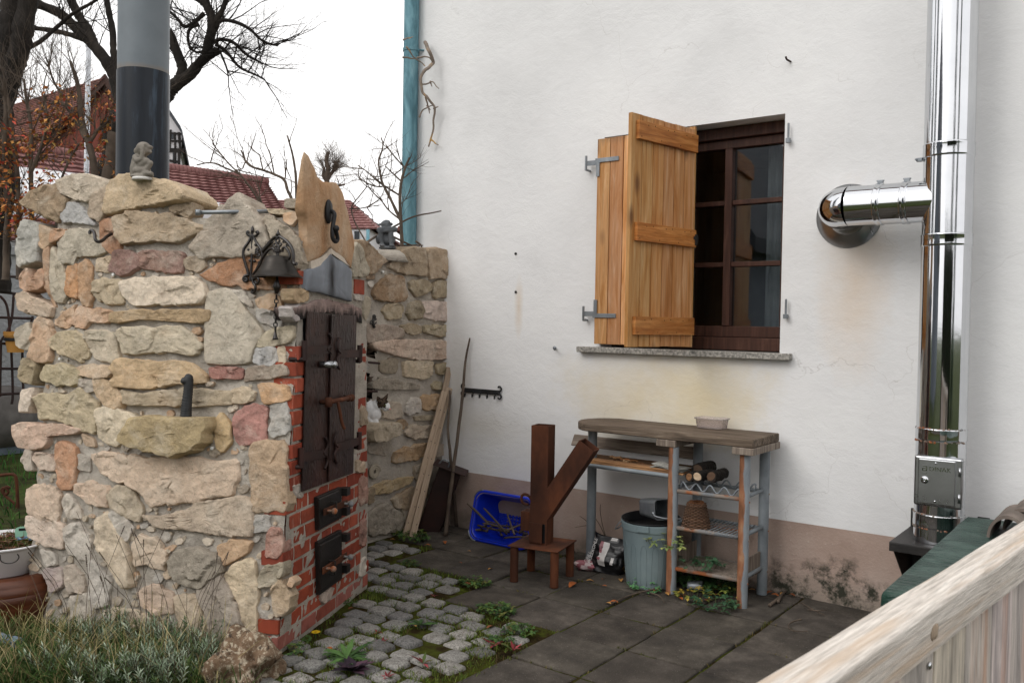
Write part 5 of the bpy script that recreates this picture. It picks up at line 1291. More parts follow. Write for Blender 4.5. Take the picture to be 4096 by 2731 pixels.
# ============================================================= ROCKET STOVE
C0 = V((-1.955, 2.80, 0))*S; uu = V((.975, .22, 0)).normalized(); vv = V((-.22, .975, 0)).normalized(); RS = Matrix((uu, vv, V((0, 0, 1)))).transposed()
rs = thing('rocket_stove', 'rusty steel rocket stove with slanted feed tube standing on the slabs', 'stove', C0)
sd_ = (C0-EYE).dot(FW); zs = lambda y: DP(2155, y, sd_).z
zp = zs(2168); zt_ = zs(1697); tw = .118
def sq_tube(mb, a, b, w, R, th=.006, d=None):
    d = w if d is None else d; x, y = R.col[0], R.col[1]
    for k_ in (1, 0):
        e = (w/2-(0 if k_ else th), d/2-(0 if k_ else th)); lo = [a+x*sx*e[0]+y*sy*e[1] for sx, sy in ((-1, -1), (1, -1), (1, 1), (-1, 1))]; hi = [p+(b-a) for p in lo]
        fs = [(i, (i+1) % 4, 4+(i+1) % 4, 4+i) for i in range(4)]
        if not k_: fs = [f[::-1] for f in fs]
        mb.add(lo+hi, fs)
    e = w/2; f_ = w/2-th; ed = d/2; fd = d/2-th
    for p in (b,): mb.add([p+x*sx*e+y*sy*ed for sx, sy in ((-1, -1), (1, -1), (1, 1), (-1, 1))]+[p+x*sx*f_+y*sy*fd for sx, sy in ((-1, -1), (1, -1), (1, 1), (-1, 1))], [(i, (i+1) % 4, 4+(i+1) % 4, 4+i) for i in range(4)])
t_ = MB(); sq_tube(t_, C0+V((0, 0, zp)), C0+V((0, 0, zt_)), tw, RS); t_.build('chimney_tube', MT['rust'], rs)
fe = on(2358, 1778, C0, vv); fs_ = on(2178, 2045, C0, vv); d = (fe-fs_).normalized(); Rf = Matrix((d.cross(vv)*-1, vv, d)).transposed()
t_ = MB(); sq_tube(t_, fs_-d*.06, fe, tw*.98, Rf); t_.build('feed_tube', MT['rust'], rs)
t_ = MB(); t_.box(C0+V((0, 0, zp-.003))+uu*.01, (.345, .345, .008), RS); t_.build('base_plate', MT['rust'], rs, bev=.004)
for sx, sy in ((-1, -1), (1, -1), (1, 1), (-1, 1)):
    p = C0+uu*(.01+sx*.138)+vv*sy*.138; t_ = MB(); t_.tube([V((p.x, p.y, .0)), V((p.x, p.y, zp-.007))], .027, 18); t_.build('leg', MT['rust'], rs, auto=40)
t_ = MB(); Rd = RS @ Matrix.Rotation(radians(-10), 3, 'Z'); t_.box(C0-vv*(tw/2+.014)+uu*-.012+V((0, 0, zp+.078)), (.098, .006, .125), Rd); t_.build('ash_flap', MT['rust'], rs, bev=.001)
t_ = MB(); t_.box(C0-vv*(tw/2+.0015)+uu*.0+V((0, 0, zp+.075)), (.095, .003, .12), RS); t_.build('ash_hole_shade', MT['plastic_dark'], rs)  # flat black sheet, shade of the ash hole put in as colour
bx = on(2090, 2065, C0+vv*.03-uu*.10, vv); t_ = MB(); t_.box(C0-uu*.095+vv*.01+V((0, 0, zp+.135)), (.075, .10, .125), RS); t_.build('side_box', MT['rust'], rs, bev=.003)
t_ = MB(); hb = C0-uu*.075+vv*.0+V((0, 0, zp+.19)); t_.tube(spline([hb+uu*.015+V((0, 0, .0)), hb+uu*.012+V((0, 0, .06)), hb-uu*.02+V((0, 0, .11)), hb-uu*.06+V((0, 0, .115)), hb-uu*.075+V((0, 0, .08)), hb-uu*.06+V((0, 0, .05)), hb-uu*.02+V((0, 0, .045))]), .009, 10); t_.build('loop_handle', MT['rust'], rs, smooth=True)

# ============================================================= LAUNDRY BASKET WITH TWIGS
B0 = GP(1873, 2158); B1 = GP(2095, 2205); bx_ = (B1-B0).normalized(); by_ = V((-bx_.y, bx_.x, 0)); tilt = radians(14)
bz_ = (V((0, 0, 1))*cos(tilt)+by_*sin(tilt)); bn_ = by_*cos(tilt)-V((0, 0, 1))*sin(tilt)   # bz_: up along the rim, bn_: into the basket
BWd, BHt, BDp = (B1-B0).length*1.06, .365, .235
def rrect(w, h, r, n=6):
    o = []
    for cx, cy, a0 in ((w/2-r, h/2-r, 0), (-w/2+r, h/2-r, 90), (-w/2+r, -h/2+r, 180), (w/2-r, -h/2+r, 270)):
        for i in range(n+1): a = radians(a0+90*i/n); o.append((cx+r*cos(a), cy+r*sin(a)))
    return o
bo_ = B0+bx_*BWd/2+bz_*(BHt/2+.012)
def bpnt(x, y, dd): return bo_+bx_*x+bz_*y+bn_*dd
MT['blue'] = mat('blue_plastic', [(.3, '0d2bb0'), (.7, '1236cc')], sc=5, rough=.35, bump=.04, bs=20, spec=.5)
bs = thing('laundry_basket', 'blue plastic laundry basket tipped on its side against the wall', 'basket', B0+bx_*BWd/2)
b_ = MB(); secs = [(1, 0), (.985, .03), (.90, BDp*.6), (.84, BDp*.93), (.78, BDp)]
R_ = [[bpnt(x*k, y*k, dd) for x, y in rrect(BWd-.03, BHt-.03, .07)] for k, dd in secs]
N_ = len(R_[0]); b_.add(sum(R_, []), [(r*N_+i, (r+1)*N_+i, (r+1)*N_+(i+1) % N_, r*N_+(i+1) % N_) for r in range(len(secs)-1) for i in range(N_)])
# perforated bottom: strips between the slots
bw, bh = (BWd-.03)*.78, (BHt-.03)*.78; nxs, nys = 13, 11
def cells(n_, L):
    u = L/(n_+(n_-1)*.75); e = [-L/2]
    for k in range(2*n_-1): e.append(e[-1]+(u*.75 if k % 2 else u))
    return e
ex_, ey_ = cells(nxs, bw), cells(nys, bh)
for i in range(nxs*2-1):
    for j in range(nys*2-1):
        if i % 2 and j % 2 and 3 < i < nxs*2-5 and 1 < j < nys*2-3: continue
        b_.add([bpnt(ex_[i], ey_[j], BDp), bpnt(ex_[i+1], ey_[j], BDp), bpnt(ex_[i+1], ey_[j+1], BDp), bpnt(ex_[i], ey_[j+1], BDp)], [(0, 1, 2, 3)])
ob = b_.build('body', MT['blue'], bs, auto=40); mod = ob.modifiers.new('Solid', 'SOLIDIFY'); mod.thickness = .003; mod.offset = 0
b_ = MB(); rim = [bpnt(x, y, 0) for x, y in rrect(BWd, BHt, .08)]; b_.tube(rim+[rim[0], rim[1]], .012, 10, sq=.7); b_.build('rim', MT['blue'], bs, smooth=True)
b_ = MB(); hd = [bpnt(x, y, -.004+.03*(abs(y) < .12)) for x, y in rrect(BWd+.02, BHt+.014, .08) if x < -BWd*.2]; b_.tube(hd, .006, 8); b_.build('handle', MT['zinc'], bs, smooth=True)
rr = random.Random(12); up0 = bpnt(0, -BHt/2+.03, .1)
for i in range(18):
    a = bpnt(rr.uniform(-.18, .18), -BHt*.36+rr.uniform(0, .09), rr.uniform(-.06, .15)); dirv = (bx_*rr.uniform(-1, 1)+bn_*rr.uniform(-.5, .5)+V((0, 0, rr.uniform(-.05, .35)))).normalized(); L = rr.uniform(.12, .32)
    w = MB(); mid = a+dirv*L*.5+V((0, 0, rr.uniform(-.01, .02))); a.z = max(a.z, .03); e_ = a+dirv*L; e_.z = max(e_.z, .04)
    r0 = rr.uniform(.005, .011); w.tube(spline([a, mid, e_], 1), [r0, r0, r0*.95, r0*.9, r0*.8, r0*.7][:len(spline([a, mid, e_], 1))], 7)
    tag(w.build('twig', MT['twig'], smooth=True), 'dry kindling twig in the blue basket', 'twig', 'kindling twigs in the blue basket')

# ============================================================= GRILL TABLE
lab = 'grey tube bar table with weathered wooden top and rusty front legs'
TX1 = -1.162*S; TX0 = YP(2337, 1690, 3.07*S).x; TYA, TYB = 2.945*S, 3.205*S; TZ = YP(3008, 1757, 2.95*S).z
tab = thing('bar_table', lab, 'table', (-1.5*S, 3.08*S, 0))
tt = MB(); rr = random.Random(2); nb = 3
yc = (TYA+TYB)/2; hy = (TYB-TYA)/2
for i in range(nb):
    ya, yb = TYA+(TYB-TYA)*i/nb+.0015, TYA+(TYB-TYA)*(i+1)/nb-.0015; q = rr.uniform(.85, 1.12); tt.col = (q, q*.98, q*.95, 1)
    o = [(TX1, ya), (TX1, yb)]
    for k in range(9):
        y = yb+(ya-yb)*k/8; o.append((TX0+hy*.9-hy*.95*math.sqrt(max(0, 1-((y-yc)/hy*.97)**2)), y))
    tt.prism([(x, y, TZ-.052) for x, y in o], (0, 0, .052))
tt.build('tabletop', MT['wood_table'], tab, bev=.008)
for X in (-1.505*S, -1.205*S):
    b_ = MB(); b_.box((X+.01, yc+.0, TZ-.052-.022), (.13, TYB-TYA+.01, .042)); b_.build('batten', MT['wood_old'], tab, bev=.004)
LR = .0315
LX = {'fr': (-1.202*S, 2.978*S), 'br': (-1.205*S, 3.175*S), 'fm': (-1.474*S, 2.964*S), 'bm': (-1.474*S, 3.175*S), 'l': (YP(2367, 1950, 3.075*S).x, 3.075*S)}
for k, (x, y) in LX.items():
    b_ = MB(); b_.tube([(x, y, 0), (x, y, TZ-.05-(.045 if k != 'l' else 0))], LR, 24); o = b_.build('leg', MT['rusty_leg'] if k[0] == 'f' else MT['grey_paint'], tab, auto=40)
    if k[0] == 'f': o['label'] = 'front leg with rust streaked along one side'
def rail(pts, m, r=.012, n='rail'): b_ = MB(); b_.tube(pts, r, 12); return b_.build(n, m, tab, smooth=True)
fr, br_, fm, bm, ll = [V((LX[k][0], LX[k][1], 0)) for k in ('fr', 'br', 'fm', 'bm', 'l')]
Z = lambda v, z: V((v.x, v.y, z))
zr, zg, zt2 = .385*S, .247*S, .094*S
for z in (zr, zg, zt2):
    rail([Z(fm, z), Z(fr, z)], MT['rail_rust'], .013); rail([Z(bm, z), Z(br_, z)], MT['grey_paint'], .012); rail([Z(fr, z+.012), Z(br_, z+.012)], MT['grey_paint'], .012); rail([Z(fm, z+.012), Z(bm, z+.012)], MT['grey_paint'], .012)
zsh = .437*S
rail(spline([Z(fm, zsh), V((ll.x+.12, fm.y+.005, zsh)), V((ll.x-.03, fm.y+.03, zsh)), V((ll.x-.055, yc, zsh)), V((ll.x-.03, bm.y-.03, zsh)), V((ll.x+.12, bm.y-.005, zsh)), Z(bm, zsh)]), MT['grey_paint'], .014, 'shelf_tube')
for yk in (.12, .82):
    b_ = MB(); pts = []
    y = fm.y+(bm.y-fm.y)*yk; x0_, x1_ = fm.x+.03, fr.x-.03; pts = [(x0_, y, zr), (x0_+.005, y, zr+.045)]
    for i in range(41): u = i/40; pts.append((x0_+.012+(x1_-x0_-.024)*u, y, zr+.030+.022*cos(u*pi*8)))
    pts += [(x1_-.005, y, zr+.045), (x1_, y, zr)]; b_.tube(pts, .0055, 8); b_.build('wavy_bottle_wire', MT['grey_paint'], tab, smooth=True)
for i in range(15):
    x = fm.x+.03+(fr.x-fm.x-.06)*i/14; b_ = MB(); b_.tube([(x, fm.y, zg+.006), (x, bm.y, zg+.010)], .004, 6); b_.build('grid_bar', MT['zinc'], tab, smooth=True)
b_ = MB(); b_.tube([(fm.x, yc, zg+.0), (fr.x, yc, zg)], .005, 6); b_.build('grid_bar', MT['rail_rust'], tab, smooth=True)
b_ = MB(); xm_ = (fm.x+fr.x)/2; b_.box((xm_, (fm.y+bm.y)/2, zt2+.008), (fr.x-fm.x-.06, bm.y-fm.y-.02, .01)); b_.build('tray_board', MT['wood_old'], tab)
for x in (fm.x+.012, fr.x-.012): b_ = MB(); b_.box((x, (fm.y+bm.y)/2, zt2+.05), (.008, bm.y-fm.y-.05, .13)); b_.build('side_board', MT['wood_old'], tab)
sc = MB()
for p in (fr, br_):
    for z in (zr, zg, zt2): sc.ball((p.x+LR, p.y, z-.012), .006, 6)
sc.build('screws', MT['rail_rust'], tab)
# boards lying on the shelf
def plank(name, a, b, w, th, mt, label, cat, group=None, col=None, side=None, bev=.002):
    a, b = V(a), V(b); d = b-a; o = MB(); L = d.length; q = col or (1, 1, 1, 1); o.col = q; o.box((0, 0, L/2), (w, th, L))
    ob = o.build(name, mt, None, bev=bev, local=True); ob.location = a
    z = d.normalized(); y = V(side) if side else V((0, 0, 1)); y = (y-z*y.dot(z)).normalized(); x = y.cross(z)
    ob.rotation_euler = Matrix((x, y, z)).transposed().to_euler(); return tag(ob, label, cat, group)
g_ = 'boards on the table shelf'; zb_ = zsh+.018
plank('shelf_board', (ll.x-.09, fm.y+.045, zb_), (fm.x+.06, fm.y+.05, zb_), .085, .012, MT['wood_brown'], 'front brown board lying on the shelf tube', 'board', g_, (1.5, 1.45, 1.35, 1))
plank('shelf_board', (ll.x-.02, fm.y+.055, zb_+.0135), (fm.x-.02, fm.y+.045, zb_+.0135), .08, .012, MT['wood_brown'], 'upper front board with a pale split edge on the shelf', 'board', g_, (1.9, 1.8, 1.7, 1))
plank('shelf_board', (ll.x-.11, yc+.01, zb_), (fm.x+.07, yc+.0, zb_), .10, .012, MT['wood_brown'], 'middle dark board under the wood scraps', 'board', g_, (.9, .85, .8, 1))
plank('shelf_board', (ll.x-.10, bm.y-.07, zb_), (bm.x-.02, bm.y-.06, zb_), .10, .012, MT['wood_brown'], 'rear dark board on the shelf beside the wall', 'board', g_, (.75, .7, .65, 1))
plank('shelf_board', YP(2292, 1758, bm.y+.03), YP(2800, 1815, bm.y+.035), .085, .014, MT['wood_old'], 'long grey board leaning behind the shelf and poking out left', 'board', g_, side=(0, -1, .6))
# split wood scraps, newspaper
rr = random.Random(8)
for i, (x, y, w, L, a, lb) in enumerate(((2465, 1798, .04, .09, .2, 'pale flat wood chip on the shelf boards'), (2495, 1805, .03, .13, -.1, 'orange brown splinter of firewood on the shelf boards'), (2520, 1812, .025, .12, .25, 'thin split kindling stick on the shelf boards'), (2560, 1830, .014, .11, -.35, 'narrow curled strip of bark on the shelf boards'), (2508, 1815, .02, .05, .9, 'short stub of kindling on the shelf boards'))):
    c = YP(x, y, yc-.02-.01*i); c.z = zb_+.012+w*.35; o = MB(); q = rr.uniform(.9, 1.3); o.col = tuple(v*q for v in lin(('b08a64', '8a5632', '9a6a44', '7a543a', 'b59672')[i])[:3])+(1,)
    n_ = 7; R = Matrix.Rotation(a, 3, 'Z'); pts = [c+R @ V((L*(k/(n_-1)-.5), .008*sin(k), .006*sin(k*1.7))) for k in range(n_)]; o.tube(pts, [w*.5*(.35+.65*sin(pi*(.12+.76*k/(n_-1))))*rr.uniform(.8, 1.15) for k in range(n_)], 7, sq=.5)
    tag(o.build('wood_scrap', MT['attr_rough'], smooth=False), lb, 'wood scrap', 'wood scraps on the table shelf')
o = MB(); c = YP(2675, 1850, fm.y+.07); c.z = zb_+.014
for k in range(5):
    vs = []
    for i in range(7):
        for j in range(5): x, y = -.11+.22*i/6, -.06+.12*j/4; vs.append(c+V((x+k*.008, y-k*.004, k*.004+.010*sin(x*22+k)+.012*(x/.1)**2*(k % 2)+.003*nz((x*30, y*30, k)))))
    q = .62+.05*k; o.col = (q, q, q*.97, 1); o.add(vs, [(i*5+j, (i+1)*5+j, (i+1)*5+j+1, i*5+j+1) for i in range(6) for j in range(4)])
def mk_news():
    t = NT('printed_newspaper'); v = t.co((60, 4, 4)); f = t.noise(v, 5, 2); ln = t.n('TexWave', i_Vector=t.co((1, 1, 1)), i_Scale=70.0).outputs['Fac']
    c = t.mix(1.0, t.attr(), t.mix(t.math('MULTIPLY', t.ramp(f, [(.45, 0.0), (.6, .6)]), ln), lin('e6e4dd'), lin('55555a')), 'MULTIPLY'); return t.fin(c, .9)
tag(o.build('newspaper', mk_news(), smooth=True), 'folded old newspaper lying on the table shelf', 'newspaper')
# logs on the bottle rack
for i, (x, y, r, ox, lb) in enumerate(((2757, 1907, .030, 0, 'left small log with orange cut end on the wire rack'), (2788, 1907, .033, 0, 'middle log with pale round cut end on the wire rack'), (2846, 1906, .034, .02, 'bark covered log lying right on the wire rack'), (2790, 1880, .042, .09, 'dark thick log lying behind the two cut logs'))):
    a = YP(x, y, fm.y+.02+ox); lg = thing('log', lb, 'log', a, 'logs on the wire rack'); o = MB(); d = V((.06, 1, 0)).normalized(); L = .17
    pts = [a+d*L*k/8+V((.006*nz((k*.6, i, 3)), 0, .006*nz((k*.6, i, 8)))) for k in range(9)]; b0_ = len(o.v); o.tube(pts, [r*(1+.12*nz((k*.7, i, 1))) for k in range(9)], 16, cap=True)
    for q_ in range(b0_, len(o.v)): cc_ = pts[min(8, (q_-b0_)//16)]; o.v[q_] = cc_+(o.v[q_]-cc_)*(1+.16*fb(o.v[q_], 30, 3))
    o.build('bark', MT['bark'], lg, smooth=False)
    e = MB(); R = basis(-d); e.lathe(a-d*.001, [(r*.86, 0), (r*.5, .002), (.001, .002)], 18, R, cap=False, jit=.006); e.build('cut_end', mat('log_end_%d' % i, [(.3, ('6a4730', 'a88c70', '4c3a2e', '42342a')[i]), (.7, ('94704e', 'd2bda2', '6c5442', '584638')[i])], sc=20, rough=.9, bump=.4), lg)
# upturned wicker pot
pc_ = GP(2784, 2105, zg+.008); o = MB(); pr = [(.083, .0), (.080, .012), (.072, .05), (.062, .09), (.054, .125), (.044, .142), (.03, .148)]
for k in range(17):
    u = k/16; z = .004+.14*u; r = .083-.031*u
    pts = []
    for j in range(97): a = 2*pi*j/96; q = r+.0055*sin(a*12+(k % 2)*pi); pts.append(pc_+V((q*cos(a), q*sin(a), z+.001*nz((a, k, 0), 3))))
    b = .6+.7*random.Random(k).random(); o.col = tuple(v*b for v in lin('6a5140')[:3])+(1,); o.tube(pts, .0042, 6, cap=False)
o.col = lin('6b452b'); o.lathe(pc_, [(.078, 0), (.049, .14), (.001, .146)], 24, cap=False)
for j in range(24): a = 2*pi*j/24; o.tube([pc_+V((.052*cos(a), .052*sin(a), .135)), pc_+V((.040*cos(a), .040*sin(a), .156)), pc_+V((.026*cos(a+.3), .026*sin(a+.3), .150))], .004, 5)
tag(o.build('wicker_pot', MT['attr_rough'], smooth=True), 'small brown wicker pot turned upside down on the wire shelf', 'wicker pot')
# clear plastic tub on the table
c = GP(2871, 1708, TZ); c.y = min(c.y, TYB-.08); tub = thing('plastic_tub', 'empty translucent plastic food tub standing on the table top', 'tub', c)
MT['clear'] = NT('milky_clear_plastic').fin(lin('e6dedb'), .25, None, 0, .5, Transmission_Weight=.75, IOR=1.25)
o = MB(); R_ = [[c+V((x*k, y*k, z)) for x, y in rrect(.19, .125, .025)] for k, z in ((.0, .002), (.86, .002), (.9, .004), (.99, .060), (1.0, .060), (1.07, .061), (1.07, .068))]; N_ = len(R_[0])
o.add(sum(R_, []), [(r*N_+i, r*N_+(i+1) % N_, (r+1)*N_+(i+1) % N_, (r+1)*N_+i) for r in range(6) for i in range(N_)]); ob = o.build('body', MT['clear'], tub, smooth=True); ob.modifiers.new('s', 'SOLIDIFY').thickness = .0015
# ============================================================= BIN
bc_ = V((-1.592, 3.02, 0))*S; bin_ = thing('rubbish_bin', 'grey green plastic rubbish bin with metal lug handles beside the table leg', 'bin', bc_)
bh_ = YP(2590, 2078, bc_.y).z; MT['binp'] = mat('grey_green_plastic', [(.3, '66757a'), (.55, '778689'), (.8, '8c9a9c')], sc=4, rough=.55, bump=.15, bs=30, st=(1, 1, .6))
o = MB(); prof = [(.148, .0), (.152, .012), (.165, bh_*.4), (.180, bh_*.86), (.1815, bh_*.88), (.187, bh_*.89), (.189, bh_*.99), (.185, bh_), (.178, bh_), (.172, bh_*.85), (.15, .02), (.001, .02)]
o.lathe(bc_, prof, 48)
ob = o.build('body', MT['binp'], bin_, auto=35)
for j in range(9):
    a = -2.6+j*.42; o = MB(); pts = []
    for (da, zz_) in ((-.12, .06), (-.115, .55), (-.09, .66), (0, .70), (.09, .66), (.115, .55), (.12, .06)):
        z = bh_*zz_; r = .150+.031*zz_/.86+.001; pts.append(bc_+V((r*cos(a+da), r*sin(a+da), z)))
    o.tube(spline(pts, 1), .0016, 6); o.build('moulded_rib', MT['binp'], bin_, smooth=True)
for a in (pi*1.02, -.1, -1.35):
    o = MB(); 
    for k in range(7):
        b = a+(k-3)*.055; o.box(bc_+V((.192*cos(b), .192*sin(b), bh_*.955)), (.012, .012, bh_*.10), Matrix.Rotation(b, 3, 'Z'))
    o.build('lug', MT['binp'], bin_, bev=.003)
o = MB(); a = pi*1.02; f_ = lambda da, dr, z: bc_+V(((.195+dr)*cos(a+da), (.195+dr)*sin(a+da), z)); o.tube(spline([f_(-.2, 0, bh_*.95), f_(-.22, .02, bh_*.9), f_(-.18, .045, bh_*.80), f_(0, .05, bh_*.78), f_(.18, .045, bh_*.80), f_(.22, .02, bh_*.9), f_(.2, 0, bh_*.95)]), .004, 8); o.build('handle', MT['zinc'], bin_, smooth=True)
o = MB(); ro_ = [(.176, 0), (.182, .004), (.170, .03), (.186, .045), (.189, .05), (.181, .052), (.165, .035), (.15, -.10), (.001, -.10)]; o.lathe(bc_+V((0, 0, bh_-.03)), ro_, 40, Matrix.Rotation(radians(3), 3, 'X'), jit=.004)
tag(o.build('black_tub', MT['plastic_dark'], smooth=True), 'shallow black plastic tub sitting in the mouth of the bin', 'tub')
# zinc window box on top of the bin
zc = YP(2625, 2045, bc_.y); zc.z = bh_+.085; zb = thing('zinc_planter', 'square galvanised planter lying on its side on the bin', 'planter', (zc.x, zc.y, bh_+.02))
R = Matrix.Rotation(radians(-30), 3, 'Z') @ Matrix.Rotation(radians(-6), 3, 'Y'); o = MB()
R_ = [[zc+R @ V((xx, y*k, z*k)) for y, z in rrect(.15, .125, .028)] for k, xx in ((.0, -.105), (.82, -.105), (.86, -.10), (.88, -.05), (.885, -.048), (1.0, .09), (1.03, .095), (1.03, .10), (.97, .10), (.84, -.09), (.0, -.09))]; N_ = len(R_[0])
o.add(sum(R_, []), [(r*N_+i, (r+1)*N_+i, (r+1)*N_+(i+1) % N_, r*N_+(i+1) % N_) for r in range(len(R_)-1) for i in range(N_)]); o.build('body', MT['zinc'], zb, auto=40)
o = MB(); o.tube(spline([zc+R @ V((.085, -.078, -.02)), zc+R @ V((.11, -.085, -.035)), zc+R @ V((.16, -.03, -.05)), zc+R @ V((.20, .05, -.05))]), .004, 8); o.ball(zc+R @ V((.085, -.078, -.02)), .010, 8); o.build('bail', MT['zinc'], zb, smooth=True)
# bags
def bag(name, c, w, d, h, seed, colfn, label, R=None, top=.35):
    o = MB(); n, m_ = 40, 26; R = R or Matrix.Identity(3)
    for j in range(m_+1):
        u = j/m_; k = (1-.12*(1-u)) if u < .6 else 1-.12*.4+(u-.6)*.2; fl = max(.10, 1-max(0, (u-.35)/.65)**1.1*(1-top*.3)) if u > .35 else .75+.25*u/.35
        for i in range(n):
            a = 2*pi*i/n; ca, sa = cos(a), sin(a); q = lambda x: math.copysign(abs(x)**.6, x)
            p = V((q(ca)*w/2*k, q(sa)*d/2*fl, h*u)); nn = .020*fb(p+V((seed, 0, 0)), 13, 4)+.014*abs(fb(p+V((0, seed, 0)), 24, 3)); p += V((ca, sa, 0))*nn; p.z += .03*nz((p.x*9, seed, 0)) if u > .9 else 0
            p.z = max(p.z, .002); o.v.append(V(c)+R @ p)
    for j in range(m_):
        for i in range(n): o.f.append((j*n+i, j*n+(i+1) % n, (j+1)*n+(i+1) % n, (j+1)*n+i)); o.c.append((1, 1, 1, 1))
    inv = R.transposed()
    def col(p): l = inv @ (p-V(c)); return colfn(l.x/w+.5, l.z/h, l.y)
    paint(o, col); return o
MT['bagm'] = mat('printed_foil_bag', [(.3, .9), (.7, 1.05)], sc=8, rough=.32, bump=.1, bs=30, attr=True, spec=.5)
def black_bag(x, z, y):
    k = lin('121214'); w = lin('cfcbc8'); r = lin('9a5f66')
    if y < 0:
        if .26 < x < .48 and .18 < z < .86: return w if x > .31 else r
        if .62 < x < .72 and .32 < z < .50: return w
        if .60 < x < .69 and .60 < z < .72: return w
        if .50 < x < .62 and z > .93: return w
    return k
cb_ = V((-1.80, 3.045, 0))*S; RB = Matrix.Rotation(radians(6), 3, 'Z') @ Matrix.Rotation(radians(-4), 3, 'X') @ Matrix.Rotation(radians(7), 3, 'Y')
bgr = thing('charcoal_bag', 'crumpled black charcoal bag with white label standing beside the bin', 'bag', cb_)
bag('b', cb_, .25, .14, .235, 3, black_bag, '', RB).build('body', MT['bagm'], bgr, smooth=True)
ink = mat('white_print', [(.3, 'd8d6d4'), (.7, 'e4e2e0')], rough=.5, bump=0); ink2 = mat('dark_print', [(.3, '1c1c20'), (.7, '2a2a2e')], rough=.5, bump=0)
def bt(s_, size, x, z, ang, m_): text(s_, size, cb_+RB @ V((x, -.092, z)), RB @ RW @ Matrix.Rotation(radians(ang), 3, 'Z'), m_, 'lettering', bgr, .0008)
bt('HOLZKOHLE', .030, -.086, .135, 82, ink); bt('GRILL', .032, -.112, .085, 70, ink); bt('5 kg', .018, -.030, .165, 80, ink2)
yb_ = V((-1.70, 3.10, 0))*S
o = bag('y', yb_, .15, .10, .235, 9, lambda x, z, y: lin('a8201c') if z < .35 and x > .3 else (lin('d8b81a') if not (.5 < x < .8 and .45 < z < .7) else lin('d8d2c0')), '', Matrix.Rotation(radians(8), 3, 'Y')); tag(o.build('yellow_bag', MT['bagm'], smooth=True), 'yellow and red plastic sack squeezed behind the bin', 'bag')
rb_ = GP(2345, 2280); o = MB(); o.ball(rb_+V((.0, .02, .03)), (.085, .05, .032), 20, Matrix.Rotation(.5, 3, 'Z'), jit=.5, js=12); o.col = lin('a4636b'); o.c = [lin('a4636b') if fb(sum((o.v[i] for i in f), V())/4, 20, 3) < .15 else lin('d8c6c4') for f in o.f]
tag(o.build('pink_bag', MT['bagm'], smooth=True), 'crumpled pink plastic bag on the slabs left of the charcoal bag', 'bag')
o = MB(); c = YP(2785, 2297, 3.04*S); c.z = .035; d = V((.9, .2, .1)).normalized(); o.lathe(c-d*.05, [(.001, 0), (.028, 0), (.031, .006), (.031, .085), (.027, .092), (.001, .09)], 20, basis(d), jit=.006); tag(o.build('tin_can', MT['zinc'], smooth=True), 'dented tin can lying in the leaves under the table', 'can')

# ============================================================= LEANING PLANKS, STICKS, TROUGH
g_ = 'battens leaning in the wall corner'
def lp(x, y, dx): return XP(x, y, XC+dx)
for i, (b, t, w, lb, cl_) in enumerate((((1622, 2142), (1782, 1566), .052, 'front pale batten leaning against the stone wall corner', 1.05), ((1648, 2148), (1806, 1552), .05, 'second batten with dark nail holes leaning behind the front one', .95), ((1668, 2120), (1812, 1470), .045, 'rear greyish batten, tallest of the three leaning battens', .8))):
    a = GP(*b); e = lp(t[0], t[1], .10+.0*i); e.x = XC+.09-.015*i
    o = plank('leaning_batten', a, e, w, .028, MT['wood_pale'], lb, 'batten', g_, (cl_, cl_*.97, cl_*.95, 1), side=(.8, -.6, 0))
    if i < 2:
        h = MB(); h.col = (0, 0, 0, 1)
        for k in range(8): h.ball((random.Random(k+i).uniform(-.012, .012), -.0135 if o else 0, .1+k*.13), (.005, .003, .005), 6); h.ball((random.Random(k+i).uniform(-.012, .012), .0135, .1+k*.13), (.005, .003, .005), 6)
        hb = h.build('nail_hole', MT['iron'], None, local=True); hb.parent = o
def stick(pts, r, lb, label2='stick'):
    o = MB(); P3 = spline(pts, 2); n = len(P3); o.tube([p+V((nz(p, 11), nz(p+V((5, 0, 0)), 11), 0))*.006 for p in P3], [r[0]+(r[1]-r[0])*i/(n-1) for i in range(n)], 9)
    return tag(o.build('leaning_stick', MT['twig'], smooth=True), lb, label2, 'sticks leaning in the wall corner')
b0 = GP(1782, 2141); stick([b0, b0.lerp(WP(1880, 1350, .03), .3)+V((.0, 0, .02)), b0.lerp(WP(1880, 1350, .03), .7), WP(1862, 1430, .03), WP(1880, 1352, .03)], (.018, .006), 'long thin stick with a pale broken tip, tallest in the corner')
b0 = GP(1826, 2104); stick([b0, XP(1803, 1830, -2.72*S), XP(1790, 1740, -2.76*S), XP(1800, 1560, -2.80*S)], (.015, .008), 'shorter grey stick crossing behind the long stick')
ta, tb_ = GP(1722, 2112), WP(1806, 1868, .13); d = (tb_-ta); L = d.length; z = d.normalized(); y = V((.55, -.83, 0)); y = (y-z*y.dot(z)).normalized(); x = y.cross(z); RT_ = Matrix((x, y, z)).transposed()
tr_ = thing('rusty_trough', 'rusty steel trough with flange leaning between the battens and the house', 'trough', ta); tr_.rotation_euler = RT_.to_euler()
def lb_(name, m_, boxes, bev=.002):
    o = MB()
    for c, s_ in boxes: o.box(c, s_)
    q = o.build(name, m_, None, bev=bev, local=True); q.parent = tr_; return q
w2, dp_ = .085, .075
lb_('channel', MT['rust_dark'], [((w2, .02, L*.5), (.004, .16, L)), ((-w2, .02, L*.5), (.004, .16, L)), ((0, .10, L*.5), (w2*2-.006, .004, L))])
